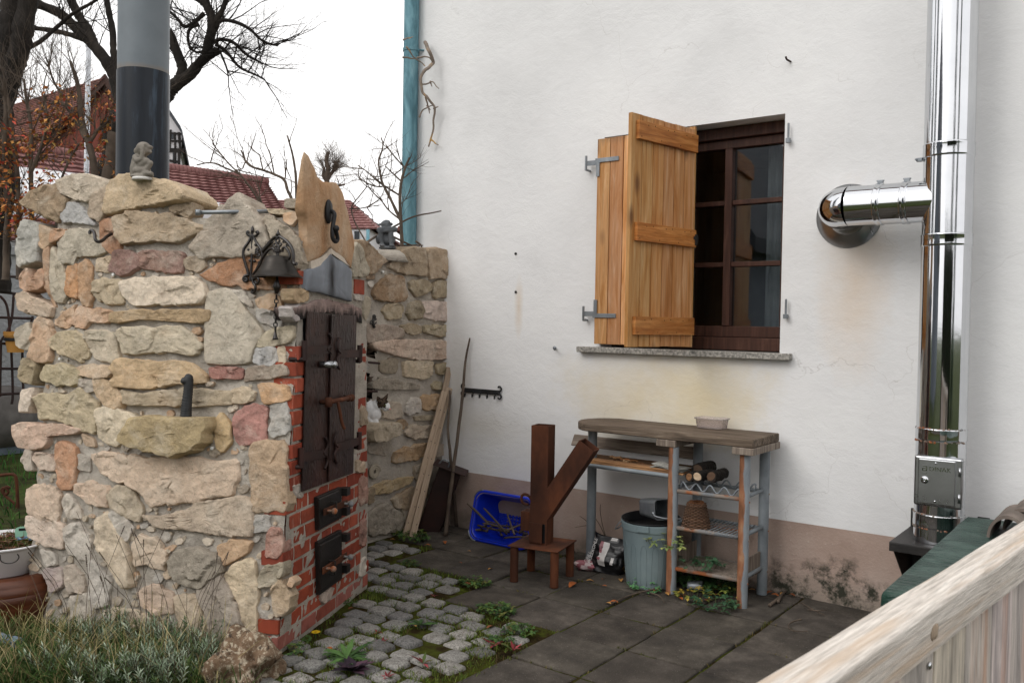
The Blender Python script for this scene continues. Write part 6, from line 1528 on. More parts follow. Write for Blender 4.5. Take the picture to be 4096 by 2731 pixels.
lb_('flange', MT['rust_dark'], [((0, .03, L+.004), (.27, .22, .006))]); lb_('lining_board', MT['wood_brown'], [((-.028, -.05, L*.56), (.105, .02, L*.78))]); lb_('white_strip', MT['statue'], [((.045, -.045, L*.56), (.03, .03, L*.78))])
o = MB(); o.tube(spline([(.02, .05, L), (.02, .06, L+.05), (.08, .06, L+.055), (.10, .05, L)]), .006, 8); q = o.build('handle', MT['zinc'], None, smooth=True, local=True); q.parent = tr_

# ============================================================= TARP STACK, TILES, FRONT FENCE
x0, x1, y0, y1, zt_ = -.490*S, .62*S, 2.02*S, 3.0*S, .425*S
MT['tarp'] = mat('green_tarpaulin', [(.3, '0c3a2e'), (.55, '14503e'), (.8, '2a6a55')], sc=4, rough=.38, bump=.35, bs=16, bd=.012, spec=.5)
def mk_tarp():
    t = NT('green_tarpaulin_dusty'); v = t.co(world=True); f = t.noise(v, 7, 8, .65, .5)
    nrm = t.n('SeparateXYZ', i_Vector=t.n('NewGeometry').outputs['Normal']).outputs[2]
    c = t.mix(t.math('MULTIPLY', t.ramp(f, [(.45, 0.0), (.66, .6)]), nrm, clamp=True), t.ramp(f, [(.3, '0a2a22'), (.7, '123e31')]), lin('4a5f57'))
    return t.fin(c, .42, t.bump(t.math('ADD', t.noise(t.co((1, 2.2, 1), True), 9, 6, .6, 1.2), t.math('MULTIPLY', t.noise(v, 40, 4), .3)), .7, .03), 0, .5)
o = MB(); nxx, nyy = 44, 40; ring = []
prof = [(0, 0), (.006, -.003), (.012, -.014), (.016, -.08), (.022, -.18), (.032, -.31), (.042, -.45), (.05, -.6)]
for i in range(nxx+1):
    for j in range(nyy+1):
        x, y = x0+(x1-x0)*i/nxx, y0+(y1-y0)*j/nyy; o.v.append(V((x, y, zt_+.008*fb((x*2.2, y*2.2, 0), 1.6, 3)+.005*math.sin(y*3+x))))
for i in range(nxx):
    for j in range(nyy): a = i*(nyy+1)+j; o.f.append((a, a+nyy+1, a+nyy+2, a+1)); o.c.append((1, 1, 1, 1))
per = [(i, 0) for i in range(nxx+1)]+[(nxx, j) for j in range(1, nyy+1)]+[(i, nyy) for i in range(nxx-1, -1, -1)]+[(0, j) for j in range(nyy-1, 0, -1)]
prev = [i*(nyy+1)+j for i, j in per]
for k, (out, dz) in enumerate(prof[1:]):
    cur = []
    for (i, j), pv in zip(per, [q_i*(nyy+1)+q_j for q_i, q_j in per]):
        b = o.v[pv]; nx = -1 if i == 0 else (1 if i == nxx else 0); ny = -1 if j == 0 else (1 if j == nyy else 0); L_ = math.hypot(nx, ny); s_ = (i*(j == 0 or j == nyy)+j)*.55
        w_ = out+.022*(k/7)**2*math.sin(s_*1.6)+.012*(k/7)**2*math.sin(s_*3.9); cur.append(len(o.v)); o.v.append(V((b.x+nx/L_*w_, b.y+ny/L_*w_, max(.03, zt_+dz+.004*math.sin(s_*.9)*(k > 1)))))
    for i in range(len(per)): j = (i+1) % len(per); o.f.append((prev[i], cur[i], cur[j], prev[j])); o.c.append((1, 1, 1, 1))
    prev = cur
tag(o.build('tarp_stack', mk_tarp(), smooth=True), 'stack covered with a dark green tarpaulin between fence and flue', 'tarpaulin')
MT['rooftile'] = mat('old_grey_brown_tile', [(.3, '57504a'), (.55, '756a62'), (.8, '948a80')], sc=7, rough=.9, bump=.4, bs=50)
for i in range(4):
    cx = GP(4030+i*62, 2150-i*20, zt_+.02); cx.z = zt_+.01+.012*i; tl_ = MB(); n = 14
    for k_ in range(n+1):
        a = pi*k_/n
        for r_, yy in ((.105, 0), (.09, .0), (.09, .33), (.105, .33)): tl_.v.append(V((cx.x+r_*cos(a)*.8+i*.0, cx.y+yy*1.0, cx.z+r_*sin(a)*1.05)))
    for k_ in range(n):
        for m_ in range(4): a, b = k_*4+m_, k_*4+(m_+1) % 4; tl_.f.append((a, b, b+4, a+4)); tl_.c.append((1, 1, 1, 1))
    tag(tl_.build('ridge_tile', MT['rooftile'], auto=40), ('left half round ridge tile lying on the green tarpaulin', 'second ridge tile overlapping the left one on the tarpaulin', 'third ridge tile on the tarpaulin, partly behind the fence', 'last ridge tile at the picture edge on the tarpaulin')[i], 'roof tile', 'ridge tiles on the tarpaulin')
# fence in the foreground
fz_ = S-.40; A_ = GP(3096, 2690, fz_); B_ = GP(4096, 2083, fz_); fd_ = (B_-A_).normalized(); fa = A_-fd_*.8; fb2 = B_+fd_*1.6; fp_ = V((fd_.y, -fd_.x, 0))    # fp_: towards the right of the fence
side = -1 if (EYE-A_).dot(fp_) < 0 else 1; fp_ = fp_*side                                # towards the camera
fe_ = thing('wooden_fence', 'weathered wooden board fence with a grey top rail close in the foreground', 'fence', V((A_.x, A_.y, 0)))
def mk_fw(name, pts, st, kn):
    t = NT(name); v = t.co(st); f = t.noise(v, 3, 9, .65, .8); fine = t.noise(t.co(tuple(x*3.2 for x in st)), 3, 5, .6)
    c = t.mix(1.0, t.ramp(f, pts), t.ramp(fine, [(.3, .7), (.6, 1.1)]), 'MULTIPLY')
    c = t.mix(t.ramp(t.noise(t.co(tuple(x*.25 for x in st)), 5, 5, .6), [(.5, 0.0), (.68, .75)]), c, lin(kn)); c = t.mix(1.0, c, t.attr(), 'MULTIPLY')
    return t.fin(c, .85, t.bump(t.math('ADD', f, fine), .5, .004), 0, .25)
railm = MB(); L = (fb2-fa).length; n = 60
pr_ = [(-.004, -.07), (-.004, -.006), (-.002, -.001), (.002, .001), (.028, .002), (.050, 0), (.0545, -.002), (.056, -.007), (.056, -.064)]
Rz = Matrix((fd_, V((0, 0, 1)).cross(fd_), V((0, 0, 1)))).transposed(); sg = 1 if V((0, 0, 1)).cross(fd_).dot(fp_) > 0 else -1
vs = []
for i in range(n+1):
    for (u, z) in pr_: vs.append(V((L*i/n, sg*u+.0015*nz((i*.3, u*9, 0)), z+.002*nz((i*.23, u*20, 5)))))
k_ = len(pr_); fs = [(i*k_+j, (i+1)*k_+j, (i+1)*k_+(j+1) % k_, i*k_+(j+1) % k_) for i in range(n) for j in range(k_)]+[tuple(range(k_)), tuple(n*k_+j for j in range(k_-1, -1, -1))]
lft = V((0, 0, 1)).cross(fd_); sg = 1 if lft.dot(fp_) > 0 else -1
fe_.location = V((fa.x, fa.y, 0)); fe_.rotation_euler = Rz.to_euler()
railm.add([v+V((0, 0, fz_)) for v in vs], fs)
q = railm.build('top_rail', mk_fw('bleached_rail', [(.25, 'a59c92'), (.5, 'cdc5bc'), (.75, 'e2dcd4')], (1.6, 34, 34), 'bfa890'), None, local=True, auto=60); q.parent = fe_
kn = MB(); kx = (DP(3790, 2390, 1.25)-fa).dot(fd_); kn.ball((kx, sg*.0555, fz_-.035), (.017, .0015, .011), 16, jit=.3); q = kn.build('knot', MT['wood_pale'], None, smooth=True, local=True); q.parent = fe_
rr = random.Random(21); x = 0; bm_ = mk_fw('bleached_board', [(.24, '6b6865'), (.42, 'aca59f'), (.6, 'd6cdc4'), (.8, 'e6ded6')], (9, 9, 1.0), 'c8906a')
i = 0
while x < L-.1:
    w_ = rr.uniform(.12, .16); o = MB(); q_ = rr.uniform(.85, 1.1); o.col = (q_, q_*rr.uniform(.93, 1), q_*rr.uniform(.88, 1), 1); o.box((x+w_/2, sg*.036+rr.uniform(-.002, .002), (fz_-.072)/2+.03), (w_-.004, .022, fz_-.072-.06)); q = o.build('board', bm_, None, bev=.003, local=True); q.parent = fe_; x += w_
    i += 1
sx_ = (on(3714, 2660, fa+fp_*.047, fp_)-fa).dot(fd_); sz2 = on(3714, 2660, fa+fp_*.047, fp_).z
o = MB(); o.ball((sx_, sg*.0485, sz2), (.006, .003, .006), 12); q = o.build('screw', MT['steel'], None, smooth=True, local=True); q.parent = fe_
for xx in (.15, L-.2): o = MB(); o.box((xx, sg*-.012, fz_/2-.04), (.09, .07, fz_-.08)); q = o.build('post', MT['wood_old'], None, bev=.004, local=True); q.parent = fe_
# ============================================================= GARDEN LEFT OF THE OVEN
bc0 = DP(12, 2270, 2.95*S); bc0.z = 0
brl = thing('barrel', 'brown banded half barrel beside the stone oven', 'barrel', bc0)
o = MB(); rb = .345; hb = .245
o.lathe(bc0, [(.001, -.02), (rb*.98, -.02), (rb*1.04, .05), (rb*1.05, .10), (rb*1.045, .11), (rb*1.05, .115), (rb*1.04, .155), (rb*1.03, .16), (rb*1.035, .165), (rb*1.0, .20), (rb*.985, .205), (rb*.985, .21), (rb*.94, hb-.01), (rb*.90, hb), (rb*.80, hb+.002), (rb*.78, hb-.02), (.001, hb-.025)], 56)
o.build('body', mat('glazed_rust_brown', [(.3, '2e150c'), (.5, '4a2412'), (.75, '663618')], sc=4, st=(.5, .5, 3), rough=.38, bump=.15, bs=30, spec=.5), brl, auto=50)
bw0 = V((bc0.x, bc0.y, hb-.022)); bwl = thing('enamel_bowl', 'white enamel bowl planted with houseleek standing on the barrel', 'bowl', bw0)
o = MB(); o.lathe(bw0, [(.001, 0), (.165, 0), (.172, .006), (.235, .148), (.25, .162), (.262, .165), (.264, .172), (.252, .174), (.238, .164), (.225, .14), (.001, .135)], 56); o.build('body', mat('white_enamel', [(.3, 'd4d4d6'), (.7, 'e4e4e5')], sc=4, rough=.25, bump=.02, spec=.5), bwl, auto=45)
o = MB(); q = lambda x, y: DP(x/2.007, 1950+y/2.007, 2.95*S-.25); o.tube(spline([q(-20, 520), q(5, 545), q(0, 585), q(50, 610), q(120, 600), q(158, 560), q(140, 530)]), .003, 6); o.build('handle', MT['iron'], bwl, smooth=True)
rr = random.Random(31); o = MB()
for i in range(150):
    a, r = rr.uniform(0, 2*pi), .225*math.sqrt(rr.random()); c = bw0+V((r*cos(a), r*sin(a), .140+.02*rr.random()+.03*(1-r/.23))); s_ = rr.uniform(.012, .026)
    for k in range(9):
        b = k*2*pi/9+rr.random(); o.col = lin(rr.choice(['5a2a26', '6e3a2c', '48341f', '5f6a38', '7a4a34', '3e4a28'])); o.leaf(c, V((cos(b), sin(b), .6)), (0, 0, 1), s_, s_*.55)
for i in range(90):
    a, r = rr.uniform(0, 2*pi), .2*rr.random(); c = bw0+V((r*cos(a), r*sin(a), .15)); o.col = lin(rr.choice(['7a6a50', '6b4a3a', '8a7a62'])); o.tube([c, c+V((rr.uniform(-.02, .02), rr.uniform(-.02, .02), rr.uniform(.02, .06)))], .0012, 3, cap=False)
o.build('houseleek', MT['leaf'], bwl); o = MB(); o.lathe(bw0, [(.001, .155), (.10, .154), (.19, .146), (.222, .138)], 40, cap=False, jit=.02); o.build('soil', MT['moss'], bwl, smooth=True)
tp = DP(92, 2130, 2.95*S+.05); sg = thing('plant_tag', 'green and blue plant tag stuck in the white bowl', 'plant tag', (tp.x, tp.y, bw0.z+.14)); Rt = Matrix((RH, FH, V((0, 0, 1)))).transposed() @ Matrix.Rotation(radians(-5), 3, 'Y')
def tagpoly(k, y, z0, z1, n=14): return [tp+Rt @ V((x, y, z)) for x, z in [(-.045*k, z0), (.045*k, z0)]+[(.045*k*cos(pi*i/n), z1+.018*k*sin(pi*i/n)) for i in range(n+1)]]
o = MB(); o.prism(tagpoly(1, 0, -.06, .018), FH*.0015); o.build('card', mat('mint_green_card', [(.3, '7fb09a'), (.7, '9cc4ae')], rough=.5, bump=0), sg)
o = MB(); o.prism([tp+Rt @ V((x, -.0012, z)) for x, z in ((-.038, -.055), (.042, -.055), (.042, -.018), (-.038, -.022))], FH*.0008); o.build('picture', mat('blue_print', [(.35, '3f6a9a'), (.5, '7fa8c8'), (.65, 'c8dce4')], sc=60, rough=.5, bump=0), sg)
o = MB(); o.prism([tp+Rt @ V((x, -.0012, z)) for x, z in ((-.022, .012), (.022, .012), (.022, .026), (-.022, .026))], FH*.0008); o.build('name_strip', MT['plastic_dark'], sg)
a, b = GP(-40, 2575), GP(78, 2612); o = MB(); z = V((0, 0, .045)); o.tube([a+z, b+z], .028, 20); o.tube([b+z-(b-a).normalized()*.05, b+z], .031, 20)
tag(o.build('plastic_pipe', mat('blue_grey_pvc', [(.3, '6c7f92'), (.7, '8596a8')], rough=.45, bump=.05), auto=40), 'blue grey plastic pipe lying in the grass at the left edge', 'pipe')
# boulder with lichen
def mk_lichen():
    t = NT('lichen_boulder'); v = t.co(world=True); c = t.ramp(t.noise(v, 6, 8, .65), [(.3, '4e4034'), (.5, '7a6450'), (.7, '97806a')])
    c = t.mix(t.ramp(t.noise(v, 38, 6, .7), [(.5, 0.0), (.6, .85)]), c, lin('c4b8a2')); c = t.mix(t.ramp(t.noise(V2(t, v, 3), 24, 6, .7), [(.56, 0.0), (.64, .9)]), c, lin('3a322c'))
    return t.fin(c, .95, t.bump(t.noise(v, 45, 8, .7), .9, .02), 0, .15)
ml = mk_lichen(); bo0 = GP(985, 2700); o = MB(); o.ball(bo0+V((0, 0, .035)), (.155, .15, .155), 44, jit=.45, js=4.5)
tag(o.build('boulder', ml, smooth=True), 'brown lichen speckled boulder at the foot of the oven', 'boulder')
# neighbour's rendered wall with iron trellis
NX = -6.75*S; ya, yb = .3*S, 6.2*S; nzt = XP(60, 985, NX).z
gwall = thing('garden_wall', 'grey rough rendered garden wall with a stone coping', 'wall', (NX, 3*S, 0))
o = MB(); o.box((NX-.15, (ya+yb)/2, nzt/2-.1), (.3, yb-ya, nzt+.0)); o.build('render', mat('grey_rough_render', [(.3, '94969a'), (.5, 'a6a8ab'), (.75, 'b8b9ba')], sc=2, rough=.95, bump=.9, bs=26, bd=.03), gwall)
o = MB(); o.box((NX-.15, (ya+yb)/2, nzt-.06), (.40, yb-ya+.02, .10)); o.build('coping', mat('grey_coping', [(.3, '86888a'), (.7, '9ea0a0')], sc=4, rough=.9, bump=.5), gwall, bev=.01)
o = MB(); o.box((NX+.02, (ya+yb)/2, .10), (.06, yb-ya, .36)); o.build('footing', mat('blue_grey_footing', [(.3, '5c6670'), (.7, '6e7882')], rough=.9), gwall, bev=.01)
TX_ = -6.55*S; q = lambda x, y: XP(x/1.4925, 1050+y/1.4925, TX_)
tr2 = thing('iron_trellis', 'old black iron trellis in front of the grey garden wall', 'trellis', q(60, 840)); 
o = MB()
for pts in ([(-60, 170), (120, 188)], [(-60, 325), (200, 335)], [(-60, 478), (130, 490)], [(-60, 632), (140, 634)], [(-60, 790), (150, 778)], [(-60, 82), (135, 86)]): o.tube([q(*p) for p in pts], .016, 8)
for pts in ([(0, 200), (35, 235), (50, 300), (58, 400), (72, 600), (78, 800), (70, 845)], [(82, 190), (72, 350), (40, 420), (0, 475)], [(135, 480), (132, 640), (142, 790)], [(5, 480), (2, 700), (0, 800)], [(195, 320), (190, 350), (135, 480)]): o.tube(spline([q(*p) for p in pts]), .015, 8)
o.build('bars', MT['rust_dark'], tr2, smooth=True)
c = XP(93/1.4925, 1050+535/1.4925, TX_+.10); po = thing('flower_pot', 'small orange flower pot hanging in the iron trellis', 'flower pot', c)
o = MB(); o.lathe(c, [(.001, 0), (.085, 0), (.115, .19), (.125, .19), (.128, .24), (.118, .24), (.105, .2), (.001, .2)], 28); o.build('body', mat('orange_clay', [(.3, 'b5803e'), (.7, 'c9924a')], rough=.7, bump=.1), po, auto=40)
o = MB(); o.lathe(c, [(.112, .13), (.122, .135), (.124, .165), (.116, .17)], 28, cap=False); o.build('holder_ring', MT['iron'], po)
c = DP(-8, 1850, 6.4*S); o = MB(); o.ball(V((c.x, c.y, .42)), .42, 28, jit=.06); tag(o.build('stone_ball', mat('dark_grey_stone', [(.3, '5a5654'), (.7, '777370')], rough=.9, bump=.4), smooth=True), 'large grey stone ball on the lawn before the garden wall', 'stone ball')
q = lambda x, y: DP(x/1.4925, 1050+y/1.4925, 4.6*S)
g2 = thing('iron_gate', 'rusty scrolled iron gate panel on the lawn at the left edge', 'gate', q(60, 1560)); o = MB()
o.tube(spline([q(-40, 1275), q(60, 1262), q(90, 1266), q(98, 1290), q(105, 1400), (q(112, 1560))]), .014, 8); o.tube([q(112, 1550), q(114, 1640)], .014, 8)
o.tube(spline([q(60, 1345), q(45, 1335), q(25, 1345), q(20, 1370), q(35, 1385), q(52, 1372), q(45, 1352), q(20, 1340), q(5, 1360), q(40, 1400), q(80, 1430), q(104, 1455), q(95, 1475), q(60, 1480), q(40, 1460)], 3), .012, 8)
o.build('bars', MT['rust'], g2, smooth=True)

# ============================================================= PLANTS
def blade(mb, p, h, w, lean, col):
    mb.col = col; a = random.random()*6.28; sd = V((cos(a), sin(a), 0))*w/2; p = V(p); l = V(lean)
    m1 = p+V((0, 0, h*.5))+l*.3; m2 = p+V((0, 0, h*.85))+l*.75; t = p+V((0, 0, h*.95))+l*1.1
    mb.add([p-sd, p+sd, m1+sd*.8, m1-sd*.8, m2+sd*.5, m2-sd*.5, t], [(0, 1, 2, 3), (3, 2, 4, 5), (5, 4, 6)])
random.seed(17)
def in_bed(p): 
    return (p-K0).dot(BN) > .03 and (p-V((bc0.x, bc0.y, 0))).length > .40 and (p-V((bo0.x, bo0.y, 0))).length > .14
gr = MB(); n = 0
while n < 8000:
    x, y = random.uniform(-150, 1010), random.uniform(2380, 2760)
    p = GP(x, y)
    if random.random() > (p.length/5.2)**2 or not in_bed(p) or (x > 860 and y < 2640) or (x < 250 and y < 2540): n += .2; continue
    n += 1
    k = random.random(); c = lin(random.choice(['3f5a28', '344c22', '4d622c', '586838', '3a5228'] if k < .82 else ['857a52', '92875f', '75694a']))
    blade(gr, p+V((0, 0, -.03)), random.uniform(.05, .16)*(1 if k < .78 else 1.25), random.uniform(.004, .008), (random.uniform(-.12, .12), random.uniform(-.12, .12), 0), c)
for i in range(420):
    p = GP(random.uniform(60, 960), random.uniform(2440, 2740))
    if in_bed(p): blade(gr, p+V((0, 0, -.02)), random.uniform(.16, .34), .0035, (random.uniform(-.22, .22), random.uniform(-.22, .22), 0), lin(random.choice(['a89a6e', '9a8c62', 'b5a880', '7f7a4a'])))
for i in range(1500):
    p = V((random.uniform(-11, -6.5), random.uniform(2.5, 6.5), -.03)); blade(gr, p, random.uniform(.05, .16), .012, (random.uniform(-.06, .06), random.uniform(-.06, .06), 0), lin(random.choice(['2c5a20', '3a6a28', '24481c', '4a7430'])))
tag(gr.build('grass', MT['leaf'], loc=(0, 0, 0)), kind='stuff')
def lavender(i, c, sz, tall):
    rr = random.Random(100+i); th = thing('lavender_bush', 'x', 'lavender', c, 'lavender bushes at the foot of the oven'); lf = MB(); st = MB()
    for k in range(int(52*sz)):
        a = rr.random()*6.28; sp = rr.random(); d = V((cos(a)*sp*.7, sin(a)*sp*.7, 1)).normalized(); L = rr.uniform(.08, .18)*sz; b = c+V((cos(a)*sp*.10*sz, sin(a)*sp*.10*sz, -.02)); e = b+d*L
        st.tube([b, e], .0018, 3, cap=False)
        cl_ = lin(rr.choice(['87967f', '98a58f', '6f8266', '5c6f50', 'a5b09c', '52663f']))
        for m_ in range(8):
            u = .25+.75*m_/7; q_ = b.lerp(e, u)
            for w in range(3):
                an = m_*1.3+w*2.1; lf.col = cl_; lf.leaf(q_, d*1.1+V((cos(an), sin(an), 0))*.8, d, rr.uniform(.022, .04), .0055)
    for k in range(tall):
        a = rr.random()*6.28; d = V((cos(a)*.22, sin(a)*.22, 1)); L = rr.uniform(.32, .62); b = c+V((cos(a)*.05, sin(a)*.05, .05)); pts = spline([b, b+d*L*.5+V((rr.uniform(-.02, .02), rr.uniform(-.02, .02), 0)), b+d*L+V((cos(a)*.08, sin(a)*.08, -.02))], 1)
        st.tube(pts, .0012, 4, cap=False)
        for m_ in range(rr.choice([0, 5, 7])): st.ball(pts[-1].lerp(pts[-2], m_*.12), (.004, .004, .0045), 5)
    lf.build('leaves', MT['leaf'], th); st.build('stems', MT['twig'], th); return th
LV = [(330, 2600, .9, 4, 'sparse lavender bush nearest to the barrel'), (470, 2560, 1.0, 9, 'lavender bush with many dry flower stalks before the oven'), (600, 2590, 1.0, 8, 'lavender bush with tall stalks under the protruding dark stone'), (735, 2620, 1.1, 6, 'silvery lavender bush left of the lichen boulder'), (690, 2720, 1.0, 0, 'low silver lavender bush at the bottom picture edge near the boulder'), (560, 2720, 1.0, 0, 'low silver lavender bush at the bottom edge in the middle of the bed'), (400, 2730, .9, 1, 'small lavender bush at the bottom edge left of the middle'), (250, 2690, .9, 1, 'greyish lavender bush behind the blue grey pipe'), (820, 2680, .9, 3, 'lavender bush touching the lichen boulder')]
for i, (x, y, sz, tall, lb) in enumerate(LV): lavender(i, GP(x, y), sz, tall)['label'] = lb
def rosette(nm, c, n, L, w, cols, label, cat='weed', group='weeds between the paving', up=.35, lob=False):
    o = MB(); rr = random.Random(int(abs(c[0]*977+c[1]*131)))
    for k in range(n):
        a = k*2.4+rr.random()*.4; d = V((cos(a), sin(a), up*rr.uniform(.3, 1.4))); l = L*rr.uniform(.6, 1.1); o.col = lin(rr.choice(cols)); b = V(c)+V((0, 0, .006))
        if lob:
            for m_ in range(5):
                u = .15+.17*m_; q_ = b+d.normalized()*l*u+V((0, 0, -.12*l*u*u))
                for s_ in (-1, 1): o.leaf(q_, d+V((-d.y, d.x, 0))*s_*1.3, (0, 0, 1), w*.8*(.6+.5*sin(u*3)), w*.5)
        o.leaf(b, d, (0, 0, 1), l, w)
    return tag(o.build(nm, MT['leaf'], loc=c), label, cat, group)
def clump(nm, c, n, R, h, s_, cols, label, cat='weed', group='weeds between the paving'):
    """many small leaves on short stems spread over a patch"""
    o = MB(); rr = random.Random(int(abs(c[0]*977+c[1]*131)))
    for k in range(n):
        a = rr.random()*6.28; r = R*math.sqrt(rr.random()); b = V(c)+V((r*cos(a), r*sin(a)*.8, 0)); hh = h*(1-.6*r/R)*rr.uniform(.3, 1); tip = b+V((cos(a)*hh*.5, sin(a)*hh*.5, hh)); col = rr.choice(cols)
        o.col = lin('4a5230'); o.tube([b, tip], .0011, 3, cap=False); o.col = lin(col)
        for m_ in range(rr.choice([2, 3, 3, 5])):
            an = a+(m_-1)*1.25+rr.uniform(-.4, .4); o.leaf(tip, V((cos(an), sin(an), rr.uniform(-.5, .5))), (0, 0, 1), s_*rr.uniform(.6, 1.15), s_*rr.uniform(.45, .7))
    return tag(o.build(nm, MT['leaf'], loc=c), label, cat, group)
g7 = lambda x, y: GP(*px('7', x, y))
GRN = ['35502a', '3f5c2c', '4d6c38', '2c4420']; RED = ['8c3038', '74262c', '98464c', '5f2a28']; PUR = ['2c1f2a', '3a2633', '221a22', '4a3440']
rosette('dandelion', g7(850, 1405), 15, .17, .032, GRN, 'large toothed dandelion rosette on the cobbles near the boulder', up=.3, lob=True)
rosette('heuchera', g7(890, 1490), 16, .11, .055, PUR, 'dark purple leafed plant between the front cobbles', up=.6)
rosette('dandelion', g7(1360, 1170), 9, .10, .02, GRN, 'small dandelion with one red leaf in the middle of the cobbles', lob=True)
for i, (x, y, L, lb) in enumerate(((1095, 1295, .06, 'small red leafed weed left in the cobbles'), (1380, 1440, .11, 'star shaped red weed at the front of the cobbles'), (1870, 1315, .09, 'red weed at the right edge of the cobbles'), (2010, 1350, .10, 'brownish red weed on the border to the slabs'), (1060, 1225, .05, 'tiny red sprig below the ash door'), (1455, 968, .04, 'single red leaf weed in the upper cobbles'), (1130, 1540, .07, 'pinkish red weed at the bottom edge of the cobbles'))): rosette('red_weed', g7(x, y), 7, L*.8, L*.17, RED+['4a5a2c'], lb, up=.5)
for i, (x, y, L, n, lb) in enumerate(((1310, 565, .13, 14, 'broad green dock leaves at the foot of the leaning battens'), (1150, 520, .12, 22, 'dense dark green weed at the foot of the stone wall'), (500, 1290, .08, 9, 'green seedlings at the brick corner of the oven'), (420, 1370, .09, 8, 'green leaves between boulder and brick corner'), (1890, 1080, .11, 24, 'green weed clump on the corner of the slabs'), (1740, 885, .10, 14, 'reddish green weed at the middle slab corner'), (1300, 745, .07, 14, 'green weed strip at the upper cobble edge'), (2050, 1220, .09, 18, 'green weed at the right tip of the cobbles'), (870, 1010, .05, 10, 'low weed against the brick base'), (1910, 1290, .08, 14, 'green leaves beside the right red weed'))): clump('weed', g7(x, y), n*4, L*.95, L*.6, L*.26, GRN+['566a30', '5a5a2c'], lb)
z1b = lambda x, y: GP(2250+x/1.845, 1600+y/1.845)
for i, (x, y, L, n, cols, lb) in enumerate(((960, 1350, .13, 22, ['33502a', '3d5c30', '486638'], 'dark green strawberry like leaves under the table'), (1100, 1400, .14, 24, ['34522c', '3f6034', '4c6c3a'], 'big green leaf clump under the table front'), (960, 1465, .09, 7, ['9a8434', 'ab9642', '7a7a34'], 'yellow leaf rosette before the table'), (1200, 1450, .11, 9, ['7d843c', '95903f', '5a703a'], 'yellowish green leaves beside the right table leg'), (1120, 1530, .11, 12, ['2f4c34', '3a583a'], 'bluish green leaves at the slab joint before the table'), (1030, 1210, .12, 9, ['3f5f44', '365438'], 'fresh green leaves standing on the tray board'), (770, 1090, .10, 10, ['8a9250', '6f7f4a', '9aa060'], 'pale climbing leaves on the bin beside the table leg'), (600, 1400, .08, 10, ['4a7a4a', '5a8a58'], 'small green weed in front of the bin'))):
    c = z1b(x, y)
    if i == 5: c = YP(2250+x/1.845, 1600+1240/1.845, 3.0*S)
    if i == 6: c = YP(2250+x/1.845, 1600+y/1.845, 2.93*S)
    clump('leafy_weed', c, n*3, L*1.05, L*.95, L*.36, cols, lb, group='weeds around the table')
fl_ = g7(632, 1255); o = MB()
for k in range(22): a = k*2*pi/22; o.col = lin('d9b41c'); o.leaf(fl_+V((0, 0, .03)), V((cos(a), sin(a), .25)), (0, 0, 1), .028, .009)
o.col = lin('b08a14'); o.ball(fl_+V((0, 0, .033)), (.008, .008, .005), 8); o.col = lin('4f7a30'); o.tube([fl_, fl_+V((0, 0, .03))], .002, 5)
tag(o.build('yellow_flower', MT['leaf']), 'single yellow dandelion flower on the cobbles by the bricks', 'flower')
# moss cushions and grass tufts in the joints
ms = MB(); rr = random.Random(9)
for i in range(8000):
    x, y = rr.uniform(-2.85, -1.5)*S, rr.uniform(1.1, 2.95)*S
    if x > slab_left(y)*S+.03 or (V((x, y, 0))-K0).dot(AN) < .03: continue
    k = fb((x*2.2, y*2.2, 4), 1, 3)
    if k < -.3+.3*rr.random(): continue
    for b in range(5):
        blade(ms, (x+rr.uniform(-.02, .02), y+rr.uniform(-.02, .02), -.012), rr.uniform(.012, .035), .004, (rr.uniform(-.02, .02), rr.uniform(-.02, .02), 0), lin(rr.choice(['4a5c1e', '5d6f26', '3c4c1c', '6a7a30', '54482a'])))
for i in range(900):
    k = rr.randint(-4, 4); m_ = rr.randint(-3, 2)
    if rr.random() < .5: x, y = -1.068*S+k*PX+rr.uniform(-.006, .006), 2.615*S+rr.uniform(-3, 2.3)*PY
    else: x, y = -1.068*S+rr.uniform(-5, 4)*PX, 2.615*S+m_*PY+rr.uniform(-.006, .006)
    if x < slab_left(y)*S or fb((x*3, y*3, 9), 1, 2) < .05: continue
    for b in range(4): blade(ms, (x+rr.uniform(-.008, .008), y+rr.uniform(-.008, .008), -.01), rr.uniform(.008, .022), .004, (rr.uniform(-.012, .012), rr.uniform(-.012, .012), 0), lin(rr.choice(['4a4c22', '5a5c2c', '3a3c1c', '6a5c36'])))
tag(ms.build('moss_tufts', MT['leaf'], loc=(0, 0, 0)), kind='stuff')
# fallen leaves and scraps
LC = ['8a4a24', 'a8622e', 'b5783c', '6e3c20', 'c08a4a', '9a5a3a']
spots = [(2290, 2340, .085, 'long brown curled leaf on the slab before the charcoal bag')]+[(2250+x/1.845, 1600+y/1.845, s_, None) for x, y, s_ in ((205, 1335, .05), (300, 1320, .03), (310, 1370, .03), (430, 1330, .06), (740, 1360, .06), (720, 1400, .05), (690, 1410, .04), (850, 1440, .05), (870, 1465, .05), (1000, 1500, .04), (1060, 1480, .05), (1240, 1490, .05), (1400, 1400, .04), (1530, 1420, .05), (1570, 1440, .05), (1620, 1430, .04), (1690, 1440, .05), (380, 1490, .05), (340, 1500, .04), (900, 1440, .05), (950, 1410, .04), (770, 1430, .05), (1140, 1440, .05), (1350, 1520, .03))]+[(900+x/1.7425, 1831+y/1.7425, s_, None) for x, y, s_ in ((1850, 775, .04), (1640, 730, .03), (1530, 590, .06), (1700, 650, .03), (1690, 880, .05), (730, 1330, .04), (1320, 1170, .04), (880, 1050, .04), (1410, 610, .05), (1170, 570, .04), (1850, 1180, .05), (2020, 640, .04))]
proto = None
